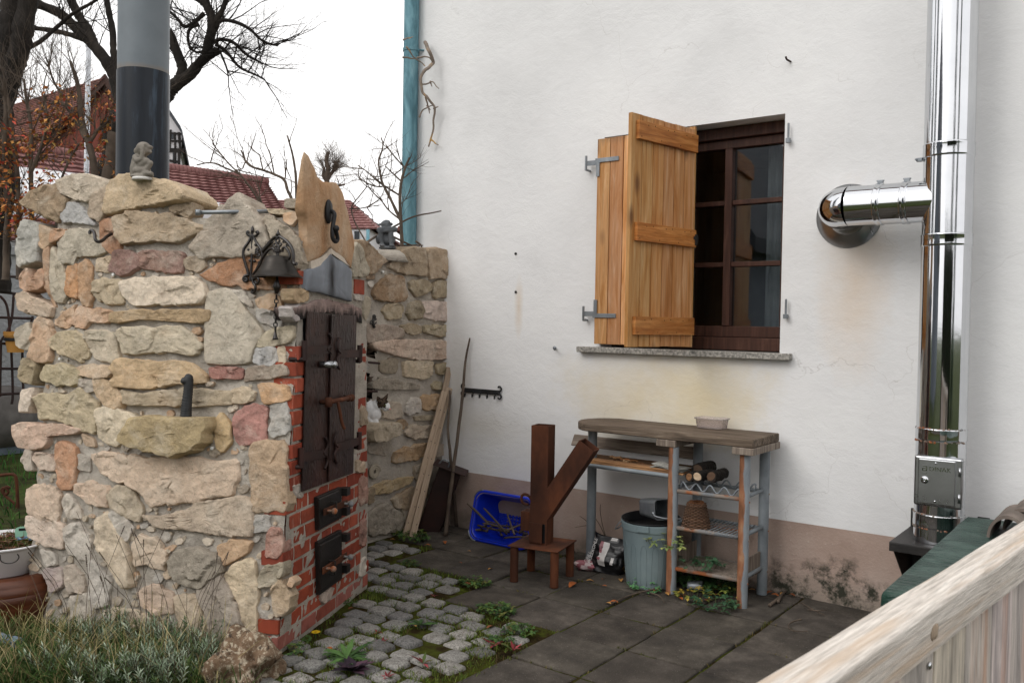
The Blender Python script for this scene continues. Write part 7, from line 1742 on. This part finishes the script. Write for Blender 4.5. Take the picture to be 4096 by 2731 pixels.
for i, (x, y, s_, lb) in enumerate(spots):
    p = GP(x, y, .006)
    if proto is None:
        o = MB(); L_, W_ = 1.0, .5; n = 6; vs = []
        for k in range(n+1):
            u = k/n; w = W_/2*sin(pi*(u*.92+.04))**.8; z = .12*sin(u*pi)+.05; vs += [V((u-.5, -w, z+.16*w)), V((u-.5, 0, z-.03)), V((u-.5, w, z+.22*w))]
        o.add(vs, [(3*k+m_, 3*k+m_+1, 3*k+4+m_, 3*k+3+m_) for k in range(n) for m_ in range(2)]); fm_ = [mat('dry_leaf_%d' % j, [(.3, a), (.7, b)], sc=5, rough=.8, bump=.3, bs=12) for j, (a, b) in enumerate((('7a3c1c', 'a8622e'), ('9a6a34', 'c09050'), ('5f341e', '8a5030')))]
        proto = o.build('fallen_leaf', None, None, local=True, smooth=True); f = proto; protos = []
        for j in range(3):
            me_ = proto.data.copy(); me_.materials.append(fm_[j]); protos.append(me_)
    else: f = proto.copy(); COLL.objects.link(f)
    rr = random.Random(i*7+1); f.data = protos[i % 3]; f.location = p; f.scale = (s_, s_, s_); f.rotation_euler = (rr.uniform(-.15, .15), rr.uniform(-.15, .15), rr.random()*6.28)
    tag(f, lb or 'small dry brown leaf lying on the paving', 'leaf', 'fallen leaves on the paving')
def stemthing(name, polys, r, label, cat, m_=None, group=None):
    o = MB()
    for p in polys: P3 = spline(p, 2); o.tube(P3, [r*(1-.55*i/(len(P3)-1)) for i in range(len(P3))], 6)
    return tag(o.build(name, m_ or MT['twig'], smooth=True), label, cat, group)
q = lambda x, y, Y: YP(1600+x/1.8445, 1550+y/1.8445, Y*S)
stemthing('dead_stalk', [[q(1460, 1110, 3.12), q(1420, 1030, 3.14), q(1370, 975, 3.16), q(1325, 945, 3.17)], [q(1455, 1100, 3.12), q(1440, 1040, 3.14), q(1400, 1010, 3.16), q(1290, 1030, 3.17)], [q(1515, 1090, 3.1), q(1490, 1000, 3.1), q(1475, 900, 3.1), q(1480, 860, 3.1)], [q(1510, 1090, 3.1), q(1480, 1020, 3.1), q(1440, 960, 3.1)]], .0035, 'thin dead weed stalks rising behind the charcoal bag', 'dead stalk')
z8_ = lambda x, y, z=.012: GP(2000+x/1.809, 2000+y/1.809, z)
stemthing('dry_root', [[z8_(1120, 640, .03), z8_(990, 670), z8_(900, 700), z8_(800, 750)], [z8_(1090, 670), z8_(1160, 690, .03), z8_(1190, 740)]], .006, 'dark dry stem lying across the slab before the bin', 'stem')
stemthing('dry_root', [[z8_(1950, 760), z8_(2000, 720, .02), z8_(2060, 660)], [z8_(2010, 735), z8_(2030, 690, .02), z8_(2070, 655)]], .012, 'short thick dead root beside the right table leg', 'stem')
stemthing('dry_root', [[z8_(2180, 740), z8_(2260, 790, .03), z8_(2350, 830)], [z8_(2180, 860, .02), z8_(2100, 880, .02), z8_(2080, 920), z8_(2130, 950), z8_(2230, 945)], [z8_(2230, 790), z8_(2300, 800, .04), z8_(2370, 790)]], .005, 'wiry dark roots on the slabs near the plinth', 'stem')
# bare vine on the downpipe
q = lambda x, y, d=.13: YP(1500+x/1.4933, y/1.4933, WY-d)
V5 = [[(300, 255, .05), (320, 300), (345, 350, .08), (350, 385, .06), (320, 405), (285, 430, .16), (272, 470, .17), (275, 505, .16), (285, 560, .15), (320, 590), (350, 625, .08), (360, 660, .07), (348, 710, .06), (350, 780, .05), (330, 840, .05), (320, 875, .06)], [(165, 345, .3), (215, 348, .22), (260, 360, .16), (300, 395, .12)], [(188, 280, .3), (220, 325, .25), (240, 350, .18)], [(170, 237, .3), (225, 223, .15)], [(250, 345, .17), (320, 335, .1), (340, 360, .08)], [(275, 505, .16), (320, 500, .1), (345, 485, .08), (380, 535, .06)], [(330, 485, .08), (340, 520, .08)], [(265, 700, .16), (285, 655, .14), (345, 630, .08)], [(300, 580, .12), (320, 640, .08), (325, 680, .06)], [(335, 838, .05), (378, 868, .05)], [(310, 630, .08), (330, 660, .1)], [(350, 650, .07), (378, 640, .1)]]
vn = MB()
for i, p in enumerate(V5):
    P3 = spline([q(*a) for a in p], 2); r0 = .016 if i == 0 else .008; vn.tube([a+V((nz(a, 20), 0, nz(a+V((3, 3, 3)), 20)))*.008 for a in P3], [r0*(1-.6*k/(len(P3)-1)) for k in range(len(P3))], 7)
tag(vn.build('bare_vine', mat('lichen_twig', [(.35, '6a5f55'), (.55, '8c8075'), (.62, 'b08a4a'), (.8, '9a8f84')], sc=9, rough=.9, bump=.4), smooth=True), 'bare gnarled vine with yellow lichen clinging to the teal downpipe', 'vine')
q = lambda x, y, d=.16: YP(1420+x/7.127, 820+y/7.127, WY-d)
stemthing('bare_branch', [[q(270, 1110, .9), q(600, 890, .6), q(1130, 610, .35), q(1550, 370, .2), q(1880, 275, .14), q(2138, 240, .10), q(2460, 170, .07)]], .010, 'long bare branch reaching across the downpipe to the white wall', 'branch')
stemthing('bare_branch', [[q(1100, 910, .5), q(1400, 1060, .35), q(1650, 1170, .25), q(1800, 1200, .2), q(1850, 1150, .15)], [q(1180, 1170, .4), q(1500, 1150, .3), q(1780, 1140, .2), q(1940, 1155, .15)], [q(1740, 1040, .2), q(1850, 1110, .15), q(1910, 1180, .15), q(1890, 1250, .15)]], .009, 'tangled bare branches behind the gargoyle at the pipe foot', 'branch')

# ============================================================= TREES AND SHRUBS BEHIND
def grow(mb, p, d, L, r, lvl, rr, flat=.5, curl=.5, nseg=4):
    pts = [p.copy()]; d = d.normalized(); dirs = []
    for i in range(nseg):
        d = (d+(RH*rr.uniform(-1, 1)+V((0, 0, 1))*rr.uniform(-.8, 1)+FH*rr.uniform(-1, 1)*flat)*curl*.5).normalized(); p = p+d*L/nseg; pts.append(p.copy()); dirs.append(d.copy())
    mb.tube(pts, [r*(1-.6*i/nseg) for i in range(nseg+1)], 5 if r > .006 else 3, cap=False)
    if lvl > 0:
        for i in range(1, nseg+1):
            for _ in range(2 if rr.random() < .45 else 1):
                if rr.random() < .85:
                    dd = (dirs[i-1]+(RH*rr.uniform(-1, 1)+V((0, 0, 1))*rr.uniform(-.6, 1)+FH*rr.uniform(-1, 1)*flat)*.95).normalized(); grow(mb, pts[i], dd, L*rr.uniform(.4, .72), r*.52*(1-.1*i), lvl-1, rr, flat, curl, nseg)
def limb(mb, P3, r0, r1, rr, gn=.25):
    P3 = spline(P3, 3); n = len(P3); out = []
    for i, p in enumerate(P3): out.append(p+V((nz(p, 3.1), nz(p+V((7, 0, 0)), 3.1), nz(p+V((0, 7, 0)), 3.1)))*r0*gn*2)
    mb.tube(out, [(r0+(r1-r0)*i/(n-1))*(1+.22*nz((i*.9, r0*50, 0))) for i in range(n)], 9, cap=True); return out
def tree(name, label, cat, limbs, depth, zf, seed, twig=(.7, .010, 2, 3), base=None, group=None, m_=None, flat=.6):
    rr = random.Random(seed); wd = MB(); tw = MB(); allp = []
    for (pts, w0, w1, tn) in limbs:
        P3 = [DP(*zf(p[0], p[1]), depth+(p[2] if len(p) > 2 else 0)) for p in pts]; k = depth/3498
        out = limb(wd, P3, max(.004, w0*k/2), max(.003, w1*k/2), rr)
        for _ in range(tn):
            i = rr.randrange(max(1, len(out)//6), len(out)); d = (out[min(i+1, len(out)-1)]-out[i-1]).normalized(); d = d*rr.uniform(.1, .9)+RH*rr.uniform(-1, 1)+V((0, 0, 1))*rr.uniform(-.4, 1.1)+FH*rr.uniform(-1, 1)*flat
            grow(tw, out[i], d, twig[0]*rr.uniform(.5, 1.2), twig[1]*rr.uniform(.7, 1.1), twig[2], rr, flat)
    b = base or min((v for v in wd.v), key=lambda v: v.z); th = thing(name, label, cat, (b[0], b[1], 0), group)
    wd.build('trunk', m_ or MT['bark'], th, smooth=True)
    if tw.v: tw.build('crown', MT['bark'] if not m_ else m_, th, smooth=True)
    return th
Z1 = lambda x, y: (x/1.96, y/1.96)
tree('apple_tree', 'old bare apple tree with knotty dark branches behind the oven chimney', 'tree', [
 ([(860, 2250), (850, 1700), (850, 1400), (880, 1120), (960, 900), (1130, 820), (1320, 720)], 120, 70, 0),
 ([(1320, 720), (1400, 650), (1490, 590), (1590, 480), (1700, 400)], 62, 30, 8), ([(1400, 640), (1440, 550), (1400, 430), (1360, 330), (1310, 250)], 46, 30, 6),
 ([(1620, 440), (1625, 330), (1660, 230), (1660, 120), (1610, 30), (1590, -60)], 44, 30, 8), ([(1660, 200), (1740, 90), (1780, -20), (1800, -120)], 26, 16, 10), ([(1660, 260), (1700, 220), (1720, 150), (1850, 170), (1960, 230), (2050, 330), (2180, 360)], 20, 8, 14),
 ([(1690, 340), (1700, 300), (1830, 320), (1920, 430), (2060, 500)], 20, 7, 11), ([(1690, 350), (1760, 390), (1830, 480), (1880, 540), (2030, 600), (2080, 630)], 16, 6, 14), ([(1720, 400), (1780, 540), (1790, 600)], 10, 5, 6),
 ([(1600, 100), (1500, 200), (1440, 220), (1390, 150), (1330, 90)], 20, 8, 14), ([(1560, 190), (1470, 230), (1480, 380), (1560, 420)], 16, 8, 10), ([(1600, 30), (1500, -30), (1400, -60), (1330, -100)], 22, 10, 12),
 ([(960, 900), (915, 600), (810, 440), (700, 330), (540, 150), (400, 80), (250, 10), (120, -40)], 55, 30, 8), ([(740, 360), (690, 230), (610, 110), (530, -20), (480, -120)], 40, 28, 6), ([(700, 340), (560, 270), (400, 230), (230, 215)], 26, 16, 6), ([(930, 640), (905, 480), (880, 250), (850, 30), (820, -100)], 30, 20, 3)],
 9.2, Z1, 4, twig=(.5, .0075, 2, 3))
tree('dark_tree', 'thick dark tree trunks rising out of the picture at the top left', 'tree', [
 ([(-20, 2300), (0, 1600), (10, 900), (30, 600), (55, 250), (70, -60)], 105, 72, 1), ([(10, 820), (90, 560), (170, 380), (205, 150), (225, -60)], 88, 72, 2), ([(180, 330), (120, 150), (90, -50)], 60, 50, 1), ([(190, 400), (330, 330), (430, 230), (560, 110), (700, 40), (790, -20)], 20, 10, 7)], 7.4, Z1, 8, twig=(.45, .006, 2, 3))
# autumn shrubs with leaves
AUT = ['b5703a', '9a6238', 'c08042', 'a85a3a', 'c8924e', '8a6240', 'b04a38', '9a8048']
def autumn(label, limbs, depth, seed, box_, n):
    th = tree('autumn_shrub', label, 'shrub', limbs, depth, Z1, seed, twig=(.45, .0055, 2, 3), group='autumn shrubs behind the oven', m_=MT['twig'])
    rr = random.Random(seed); lf = MB(); cr = [c for c in th.children if c.name.startswith('crown')][0]; vs = [v.co+th.location for v in cr.data.vertices]; k = 0; t_ = 0
    while k < n and t_ < n*20:
        t_ += 1; p = vs[rr.randrange(len(vs))]; d = p-EYE; z = d.dot(FW); x = 2048+F*d.dot(RT)/z; y = 1365.5-F*d.dot(UP)/z
        if not (box_[0] < x < box_[2] and box_[1] < y < box_[3]) or rr.random() > min(1, .1+(y-box_[1])/300) or fb(p, 1.6, 2) < -.12: continue
        k += 1; lf.col = lin(rr.choice(AUT)); lf.leaf(p, V((rr.uniform(-1, 1), rr.uniform(-1, 1), rr.uniform(-1, .4))), (rr.uniform(-1, 1), rr.uniform(-1, 1), 1), rr.uniform(.03, .055), rr.uniform(.018, .03))
    lf.build('leaves', MT['leaf'], th); return th
autumn('leafy orange brown autumn shrub at the left picture edge', [([(40, 2200), (60, 1700), (30, 1200), (60, 900), (20, 650)], 30, 12, 20), ([(150, 2200), (140, 1650), (130, 1350), (100, 1000), (60, 760)], 28, 10, 20), ([(260, 2200), (250, 1700), (230, 1300), (260, 1000), (200, 780), (180, 620)], 24, 8, 20), ([(240, 1350), (330, 1150), (380, 950), (340, 760)], 16, 6, 14), ([(60, 1500), (0, 1350), (-60, 1200)], 16, 6, 20)], 6.6, 3, (-80, 330, 300, 1080), 1500)
autumn('thinly leaved brown shrub between flagpole and oven chimney', [([(750, 2200), (745, 1500), (740, 1300), (690, 1100), (640, 950), (620, 650), (560, 480)], 40, 10, 10), ([(670, 1080), (560, 870), (480, 800), (400, 820)], 22, 8, 8), ([(700, 1120), (780, 1000), (870, 940)], 16, 8, 12), ([(560, 870), (500, 760), (420, 640), (380, 500)], 12, 6, 12), ([(860, 2200), (840, 1500), (860, 1250), (900, 1050)], 70, 40, 3), ([(420, 2200), (450, 1500), (520, 1300), (620, 1120)], 14, 6, 10)], 7.6, 5, (120, 330, 470, 760), 420)
Z3 = lambda x, y: px('3', x, y)
tree('bare_shrub', 'thin bare shrub behind the gable stone', 'shrub', [([(640, 1200), (630, 800), (610, 620), (600, 540), (560, 470), (540, 370), (450, 330), (340, 290), (240, 265), (180, 220), (160, 150), (140, 115)], 16, 6, 6), ([(640, 900), (640, 380), (620, 240), (600, 130), (575, 40), (560, -20)], 12, 6, 2), ([(440, 320), (420, 210), (395, 110)], 6, 4, 1), ([(340, 290), (320, 200), (310, 150)], 6, 4, 1), ([(540, 370), (545, 280), (555, 190)], 6, 4, 1), ([(400, 1100), (350, 640), (250, 480), (180, 390), (140, 330), (0, 275), (-120, 220), (-250, 250)], 11, 5, 8), ([(180, 220), (150, 300), (110, 250)], 5, 4, 1), ([(140, 330), (40, 250), (-60, 120), (-110, 60)], 7, 4, 5), ([(350, 640), (300, 500), (330, 400), (345, 330)], 6, 4, 3)], 6.3, Z3, 12, twig=(.28, .005, 1, 3), m_=MT['twig'])
tree('bare_shrub', 'bare forked shrub just left of the teal downpipe', 'shrub', [([(1590, 1250), (1585, 960), (1575, 800), (1565, 520), (1580, 380), (1610, 270), (1650, 180)], 17, 8, 6), ([(1570, 740), (1480, 540), (1410, 420), (1385, 320), (1370, 200), (1400, 140), (1420, 60), (1400, 0)], 13, 4, 7), ([(1565, 520), (1420, 430), (1350, 380), (1280, 310), (1190, 250)], 8, 4, 7), ([(1575, 390), (1500, 320), (1440, 260)], 7, 4, 2), ([(1610, 270), (1550, 210), (1460, 100), (1440, 60)], 7, 4, 3), ([(1410, 440), (1350, 440), (1270, 410), (1210, 370), (1190, 330)], 7, 4, 5), ([(1300, 1000), (1100, 650), (1200, 530), (1270, 440)], 6, 4, 3), ([(1560, 730), (1460, 650), (1400, 560), (1330, 500), (1290, 450)], 7, 4, 5), ([(1110, 640), (1200, 640), (1290, 620), (1350, 580)], 5, 4, 6)], 6.9, Z3, 13, twig=(.26, .005, 1, 3), m_=MT['twig'])
tree('pollarded_tree', 'distant pollarded tree with stubby limbs beside the gable stone', 'tree', [([(920, 1200), (910, 400), (915, 250), (922, 125)], 26, 13, 30), ([(905, 390), (880, 340), (885, 270)], 14, 10, 24), ([(915, 390), (960, 310), (1010, 265)], 14, 9, 26), ([(930, 350), (970, 290), (990, 240)], 11, 8, 20), ([(940, 500), (1020, 430), (1070, 420)], 10, 8, 16)], 38, Z3, 14, twig=(.75, .014, 2, 3), m_=MT['twig'])
# ============================================================= BUILDINGS BEHIND
def mk_roof(name, a, b, c_, rows=9.0, up=None):
    t = NT(name); v = t.co(world=True); c = t.ramp(t.noise(v, 2.2, 7, .65), [(.3, a), (.5, b), (.75, c_)])
    return t.fin(c, .85, t.bump(t.noise(v, 25, 5), .4, .03), 0, .25)
def tiled(mb, a, b, c, d, rows, lift=.035):
    """roof slope a-b (ridge) c-d (eave, d below a): stepped rows of tiles with a rippled lower edge"""
    a, b, c, d = map(V, (a, b, c, d)); n = (b-a).cross(d-a).normalized()
    if n.z < 0: n = -n
    L = max((b-a).length, (c-d).length); m_ = min(260, max(8, int(L/.11)))
    for i in range(rows):
        u0, u1 = i/rows, (i+1)/rows; vs = []
        for k in range(m_+1):
            w = k/m_; rp = lift*.45*abs(sin(k*pi/2)) if True else 0
            vs += [a.lerp(b, w).lerp(d.lerp(c, w), u0)+n*.005, a.lerp(b, w).lerp(d.lerp(c, w), u1+.012)+n*(lift+rp), a.lerp(b, w).lerp(d.lerp(c, w), u1+.012)]
        mb.add(vs, [(3*k+j, 3*k+j+1, 3*k+4+j, 3*k+3+j) for k in range(m_) for j in range(2)])
gd = lambda p: V((p.x, p.y, -.5))
RED_ = mk_roof('red_brown_tiles', '5e3a34', '724a42', '885e54'); RED2 = mk_roof('faded_red_tiles', '6e4a48', '7e5855', '8e6a66')
MT['barnwood'] = mat('red_brown_boards', [(.3, '4a2218'), (.55, '663024'), (.8, '7d4030')], sc=3, st=(3, 3, .3), rough=.9, bump=.5)
MT['white_render'] = mat('white_house_render', [(.3, 'c9c9cb'), (.7, 'd8d8da')], sc=2, rough=.9, bump=.2)
MT['darkpane'] = mat('dark_window_pane', [(.3, '1c2024'), (.7, '2c3238')], rough=.15, bump=0)
# tall red barn on the left
ap, lv, rv = DP(403, 314, 25), DP(199, 530, 25.8), DP(545, 530, 23.6); bk0 = DP(20, 428, 33); rd = bk0-ap
barn = thing('red_barn', 'tall red brown barn with tiled gable roof left of the chimney', 'barn', gd(ap))
o = MB(); o.prism([ap+V((0, 0, -.25)), lv+V((0, 0, -.1)), gd(lv), gd(rv), rv+V((0, 0, -.1))], rd); o.build('wall', MT['barnwood'], barn)
o = MB(); e1_ = (lv-ap)*.06; o.col = (1, 1, 1, 1); f0 = rd.normalized()*-.4
tiled(o, ap+f0, ap+rd, lv+e1_+rd, lv+e1_+f0, 22); tiled(o, ap+f0, ap+rd, rv+rd+(rv-ap)*.06, rv+f0+(rv-ap)*.06, 22); ro_ = o.build('roof', RED_, barn)
o = MB()
for e in (lv, rv): d = (e-ap).normalized(); s_ = V((0, 0, .09)); o.prism([ap+f0-s_*2, e+f0-s_*2+d*.3, e+f0+s_+d*.3, ap+f0+s_], rd.normalized()*.12)
o.build('verge_board', mat('dark_verge', [(.3, '2c1c18'), (.7, '40281f')], rough=.9), barn)
# long low tiled outbuilding
r0, r1 = DP(60, 590, 17.5), DP(1066, 731, 21); ev1, ev0 = DP(1160, 880, 19.4), DP(20, 960, 15.4)
out = thing('tiled_outbuilding', 'long low outbuilding with a red tiled roof right behind the oven', 'outbuilding', gd(r1))
fr_ = (ev1-r1)-(ev0-r0); o = MB(); o.col = (1, 1, 1, 1); tiled(o, r0, r1, ev1, ev0, 17, .05); tiled(o, r0, r1, r1+(r1-ev1)*V((1, 1, 0)).x*0+V((-(ev1-r1).x, -(ev1-r1).y, (ev1-r1).z)), r0+V((-(ev0-r0).x, -(ev0-r0).y, (ev0-r0).z)), 17, .05)
ro_ = o.build('roof', RED2, out); o = MB(); n = 60
for k in range(n): a, b = r0.lerp(r1, k/n), r0.lerp(r1, (k+1.15)/n); o.tube([a+V((0, 0, .01)), b+V((0, 0, .01))], [.11, .13], 8)
o.build('ridge_tiles', RED2, ro_, smooth=True)
o = MB(); bb = V((-(ev1-r1).x, -(ev1-r1).y, (ev1-r1).z)); ins = (r0-r1).normalized()*.3; o.prism([r1+ins+V((0, 0, -.15)), ev1+ins+V((0, 0, -.05)), gd(ev1+ins), gd(r1+bb+ins), r1+bb+ins+V((0, 0, -.05))], (r0-r1)*.97); o.build('wall', MT['white_render'], out)
o = MB(); c = r0.lerp(r1, .12); dn = (ev0-r0); c2 = c+dn*.62; s_ = (r1-r0).normalized(); nn = s_.cross(dn).normalized(); nn = nn if nn.z > 0 else -nn; o.prism([c2+nn*.06, c2+s_*.5+nn*.06, c2+s_*.5+dn.normalized()*.45+nn*.06, c2+dn.normalized()*.45+nn*.06], nn*.08); o.build('roof_window', mat('skylight_glass', [(.3, '7c868e'), (.7, '98a2a8')], rough=.2, bump=0), out)
# half timbered house
D_ = 34; P_ = lambda x, y, dd=0: DP(x, y, D_+dd)
ht = thing('half_timbered_house', 'white half timbered house with dark slate roof right of the chimney', 'house', gd(P_(600, 700)))
wl, wr, zt2_ = 440, 726, 600; o = MB(); back = FH*9-RH*3
o.prism([P_(wl, 602), P_(wr, 602), P_(730, 520), P_(600, 330), P_(470, 520)], back); o.prism([gd(P_(450, 602)), gd(P_(720, 602)), P_(720, 600), P_(450, 600)], back); o.build('wall', MT['white_render'], ht)
o = MB(); f0 = -FH*.35+RH*.1
for pts in ([(600, 372), (668, 442), (726, 530), (746, 612)], [(600, 372), (532, 442), (474, 530), (454, 612)]):
    for a, b in zip(pts, pts[1:]): p, q_ = P_(*a)+f0, P_(*b)+f0; o.prism([p, q_, q_+back*1.05, p+back*1.05], V((0, 0, .16)))
o.build('roof', mat('dark_slate', [(.3, '2c2f34'), (.7, '43474d')], sc=3, rough=.7, bump=.4), ht)
o = MB(); bar_ = lambda x0, y0, x1, y1, w: (lambda a, b, w=w*.55: o.prism([a+(b-a).cross(FH).normalized()*w-FH*.05, b+(b-a).cross(FH).normalized()*w-FH*.05, b-(b-a).cross(FH).normalized()*w-FH*.05, a-(b-a).cross(FH).normalized()*w-FH*.05], FH*.06))(P_(x0, y0), P_(x1, y1))
for b in ((470, 524, 730, 536, .06), (470, 560, 735, 565, .06), (455, 590, 740, 604, .14), (668, 520, 668, 590, .06), (684, 520, 680, 592, .06), (700, 530, 702, 595, .06), (716, 530, 722, 596, .08), (672, 605, 672, 720, .06), (702, 610, 696, 720, .06), (718, 605, 716, 720, .08), (640, 520, 640, 720, .06), (600, 520, 600, 720, .06), (560, 520, 560, 720, .06), (666, 640, 718, 648, .06), (690, 660, 720, 700, .05)): bar_(*b)
o.build('timber_frame', mat('black_timber', [(.3, '1c1a1a'), (.7, '302c2a')], rough=.9), ht)
for b in ((683, 534, 696, 556), (692, 606, 706, 655)): o = MB(); o.prism([P_(b[0], b[1])-FH*.03, P_(b[2], b[1])-FH*.03, P_(b[2], b[3])-FH*.03, P_(b[0], b[3])-FH*.03], FH*.02); o.build('window', MT['darkpane'], ht)
# small white houses further away
def hut(name, label, D, wall, eave, ridge, win, depth, rt, m_wall):
    P = lambda x, y, dd=0: DP(x, y, D+dd); (x0, x1, yb_) = wall; th = thing(name, label, 'house', gd(P((x0+x1)/2, yb_))); bk = FH*depth; o = MB()
    o.prism([gd(P(x0, yb_)), gd(P(x1, yb_)), P(x1, eave[2]), P(x0, eave[2])], bk); o.build('wall', m_wall, th)
    o = MB(); o.col = (1, 1, 1, 1); a, b = P(ridge[0], ridge[2], depth*.5), P(ridge[1], ridge[2], depth*.5); c, d = P(eave[1], eave[2]+3), P(eave[0], eave[2]+3); tiled(o, a, b, c, d, 12, .05)
    c2, d2 = c+bk*1.05, d+bk*1.05; tiled(o, a, b, c2, d2, 12, .05); o.add([b, c, c2], [(0, 1, 2)]); o.add([a, d2, d], [(0, 1, 2)]); o.build('roof', rt, th)
    for w in win: o = MB(); o.prism([P(w[0], w[1])-FH*.04, P(w[2], w[1])-FH*.04, P(w[2], w[3])-FH*.04, P(w[0], w[3])-FH*.04], FH*.05); o.build('window', MT['darkpane'], th)
    o = MB(); p = P(x1+2, eave[2]+8)-FH*.15; o.tube([p, V((p.x, p.y, 0))], .06, 8); o.build('downpipe', MT['patina'], th, smooth=True); return th
hut('white_house', 'distant white house with faded red roof beside the gable stone', 30, (1120, 1473, 980), (1080, 1506, 912), (1100, 1395, 800), [(1418, 925, 1438, 960)], 7, RED2, MT['white_render'])
hut('pink_house', 'distant pinkish house under a red roof just left of the downpipe', 33, (1605, 1800, 1000), (1578, 1830, 920), (1660, 1780, 850), [(1640, 940, 1655, 975)], 6, RED_, mat('pink_render', [(.3, 'b59a94'), (.7, 'c4aaa4')], rough=.9, bump=.2))
o = MB(); a, b = DP(336, 720, 12.5), DP(354, 190, 12.5); g_ = V((a.x, a.y, 0)); o.tube([g_, V((b.x, b.y, b.z))], .035, 14); o.ball(V((b.x, b.y, b.z+.02)), .045, 12)
tag(o.build('flagpole', mat('white_pole_paint', [(.3, 'b9bcc2'), (.7, 'cfd2d6')], rough=.4, bump=.03), smooth=True), 'slim white flagpole standing among the shrubs on the left', 'flagpole')
# ------------------------------------------------------------- invented garden behind the photographer, added for reflections in flue and panes
nh = thing('reflection_house', 'unseen gabled house with shade grey wall, placed behind the camera for the pane reflections', 'house', (-11.4, -9, 0))  # house set out of view so its roof edge mirrors in the panes
o = MB(); o.prism([(-14.6, -9, -.5), (-8.3, -9, -.5), (-8.3, -9, 4.0), (-11.4, -9, 8.4), (-14.6, -9, 4.0)], (0, -8, 0)); o.build('wall', mat('shade_grey_render', [(.3, '6a7078'), (.7, '7a8088')], rough=.9), nh)  # shade is put into the blue grey wall colour
o = MB()
for s_, e in ((1, -7.8), (-1, -15.1)): o.prism([(-11.4, -8.5, 8.5), (e, -8.5, 3.4), (e, -8.5, 3.75), (-11.4, -8.5, 8.95)], (0, -9, 0))
o.build('roof', bpy.data.materials['dark_slate'], nh)
hd = thing('added_hedge', 'added tall screen of dark evergreen foliage behind the camera, for reflections', 'added_hedge', (4.5, -5, 0)); o = MB(); rr = random.Random(6); hl = MB()  # evergreen screen added out of view for the flue reflections
o.box((3.8, -5.2, 1.4), (8.4, 1.0, 3.4)); o.build('twigs', MT['bark'], hd)
for i in range(5000):
    p = V((rr.uniform(-.6, 8.2), -4.7+rr.uniform(-.1, .25), rr.uniform(0, 3.4))); hl.col = lin(rr.choice(['24401c', '2f5024', '1c3416', '3a5c2c'])); hl.leaf(p, V((rr.uniform(-1, 1), rr.uniform(0, 1), rr.uniform(-1, 1))), (0, 0, 1), .14, .07)
hl.build('foliage', MT['leaf'], hd)
def spruce(x, y, h, w, label, sd):  # unseen spruces added to give the flue dark reflected bands
    rr = random.Random(sd); th = thing('reflection_spruce', label, 'tree', (x, y, 0), 'spruces added for the flue reflections'); o = MB(); o.tube([(x, y, -.1), (x, y, h*.95)], [.22, .03], 8); o.build('trunk', MT['bark'], th, smooth=True); lf = MB()
    for i in range(2600):
        z = h*(.04+.96*rr.random()**1.4); a = rr.random()*6.28; r = w*(1-z/h)*(.35+.65*rr.random())+.06; tier = .85+.15*sin(z*5.5)
        lf.col = lin(rr.choice(['1f3420', '2a4228', '183020', '33502e'])); lf.leaf((x+r*tier*cos(a), y+r*tier*sin(a), z), (cos(a), sin(a), -.45), (0, 0, 1), .42, .17)
    lf.build('crown', MT['leaf'], th)
spruce(-12.5, -2.6, 12, 2.6, 'added tall dark spruce behind the camera, for a dark band in the flue', 1); spruce(-14.5, .8, 10, 2.3, 'smaller added spruce standing behind the leftmost tall one', 2)
spruce(6.8, -7.6, 13, 2.8, 'added tall dark spruce behind the evergreen foliage, for the flue reflection', 3); spruce(10.6, -4.6, 11, 2.4, 'added spruce at the right end of the evergreen foliage', 4)
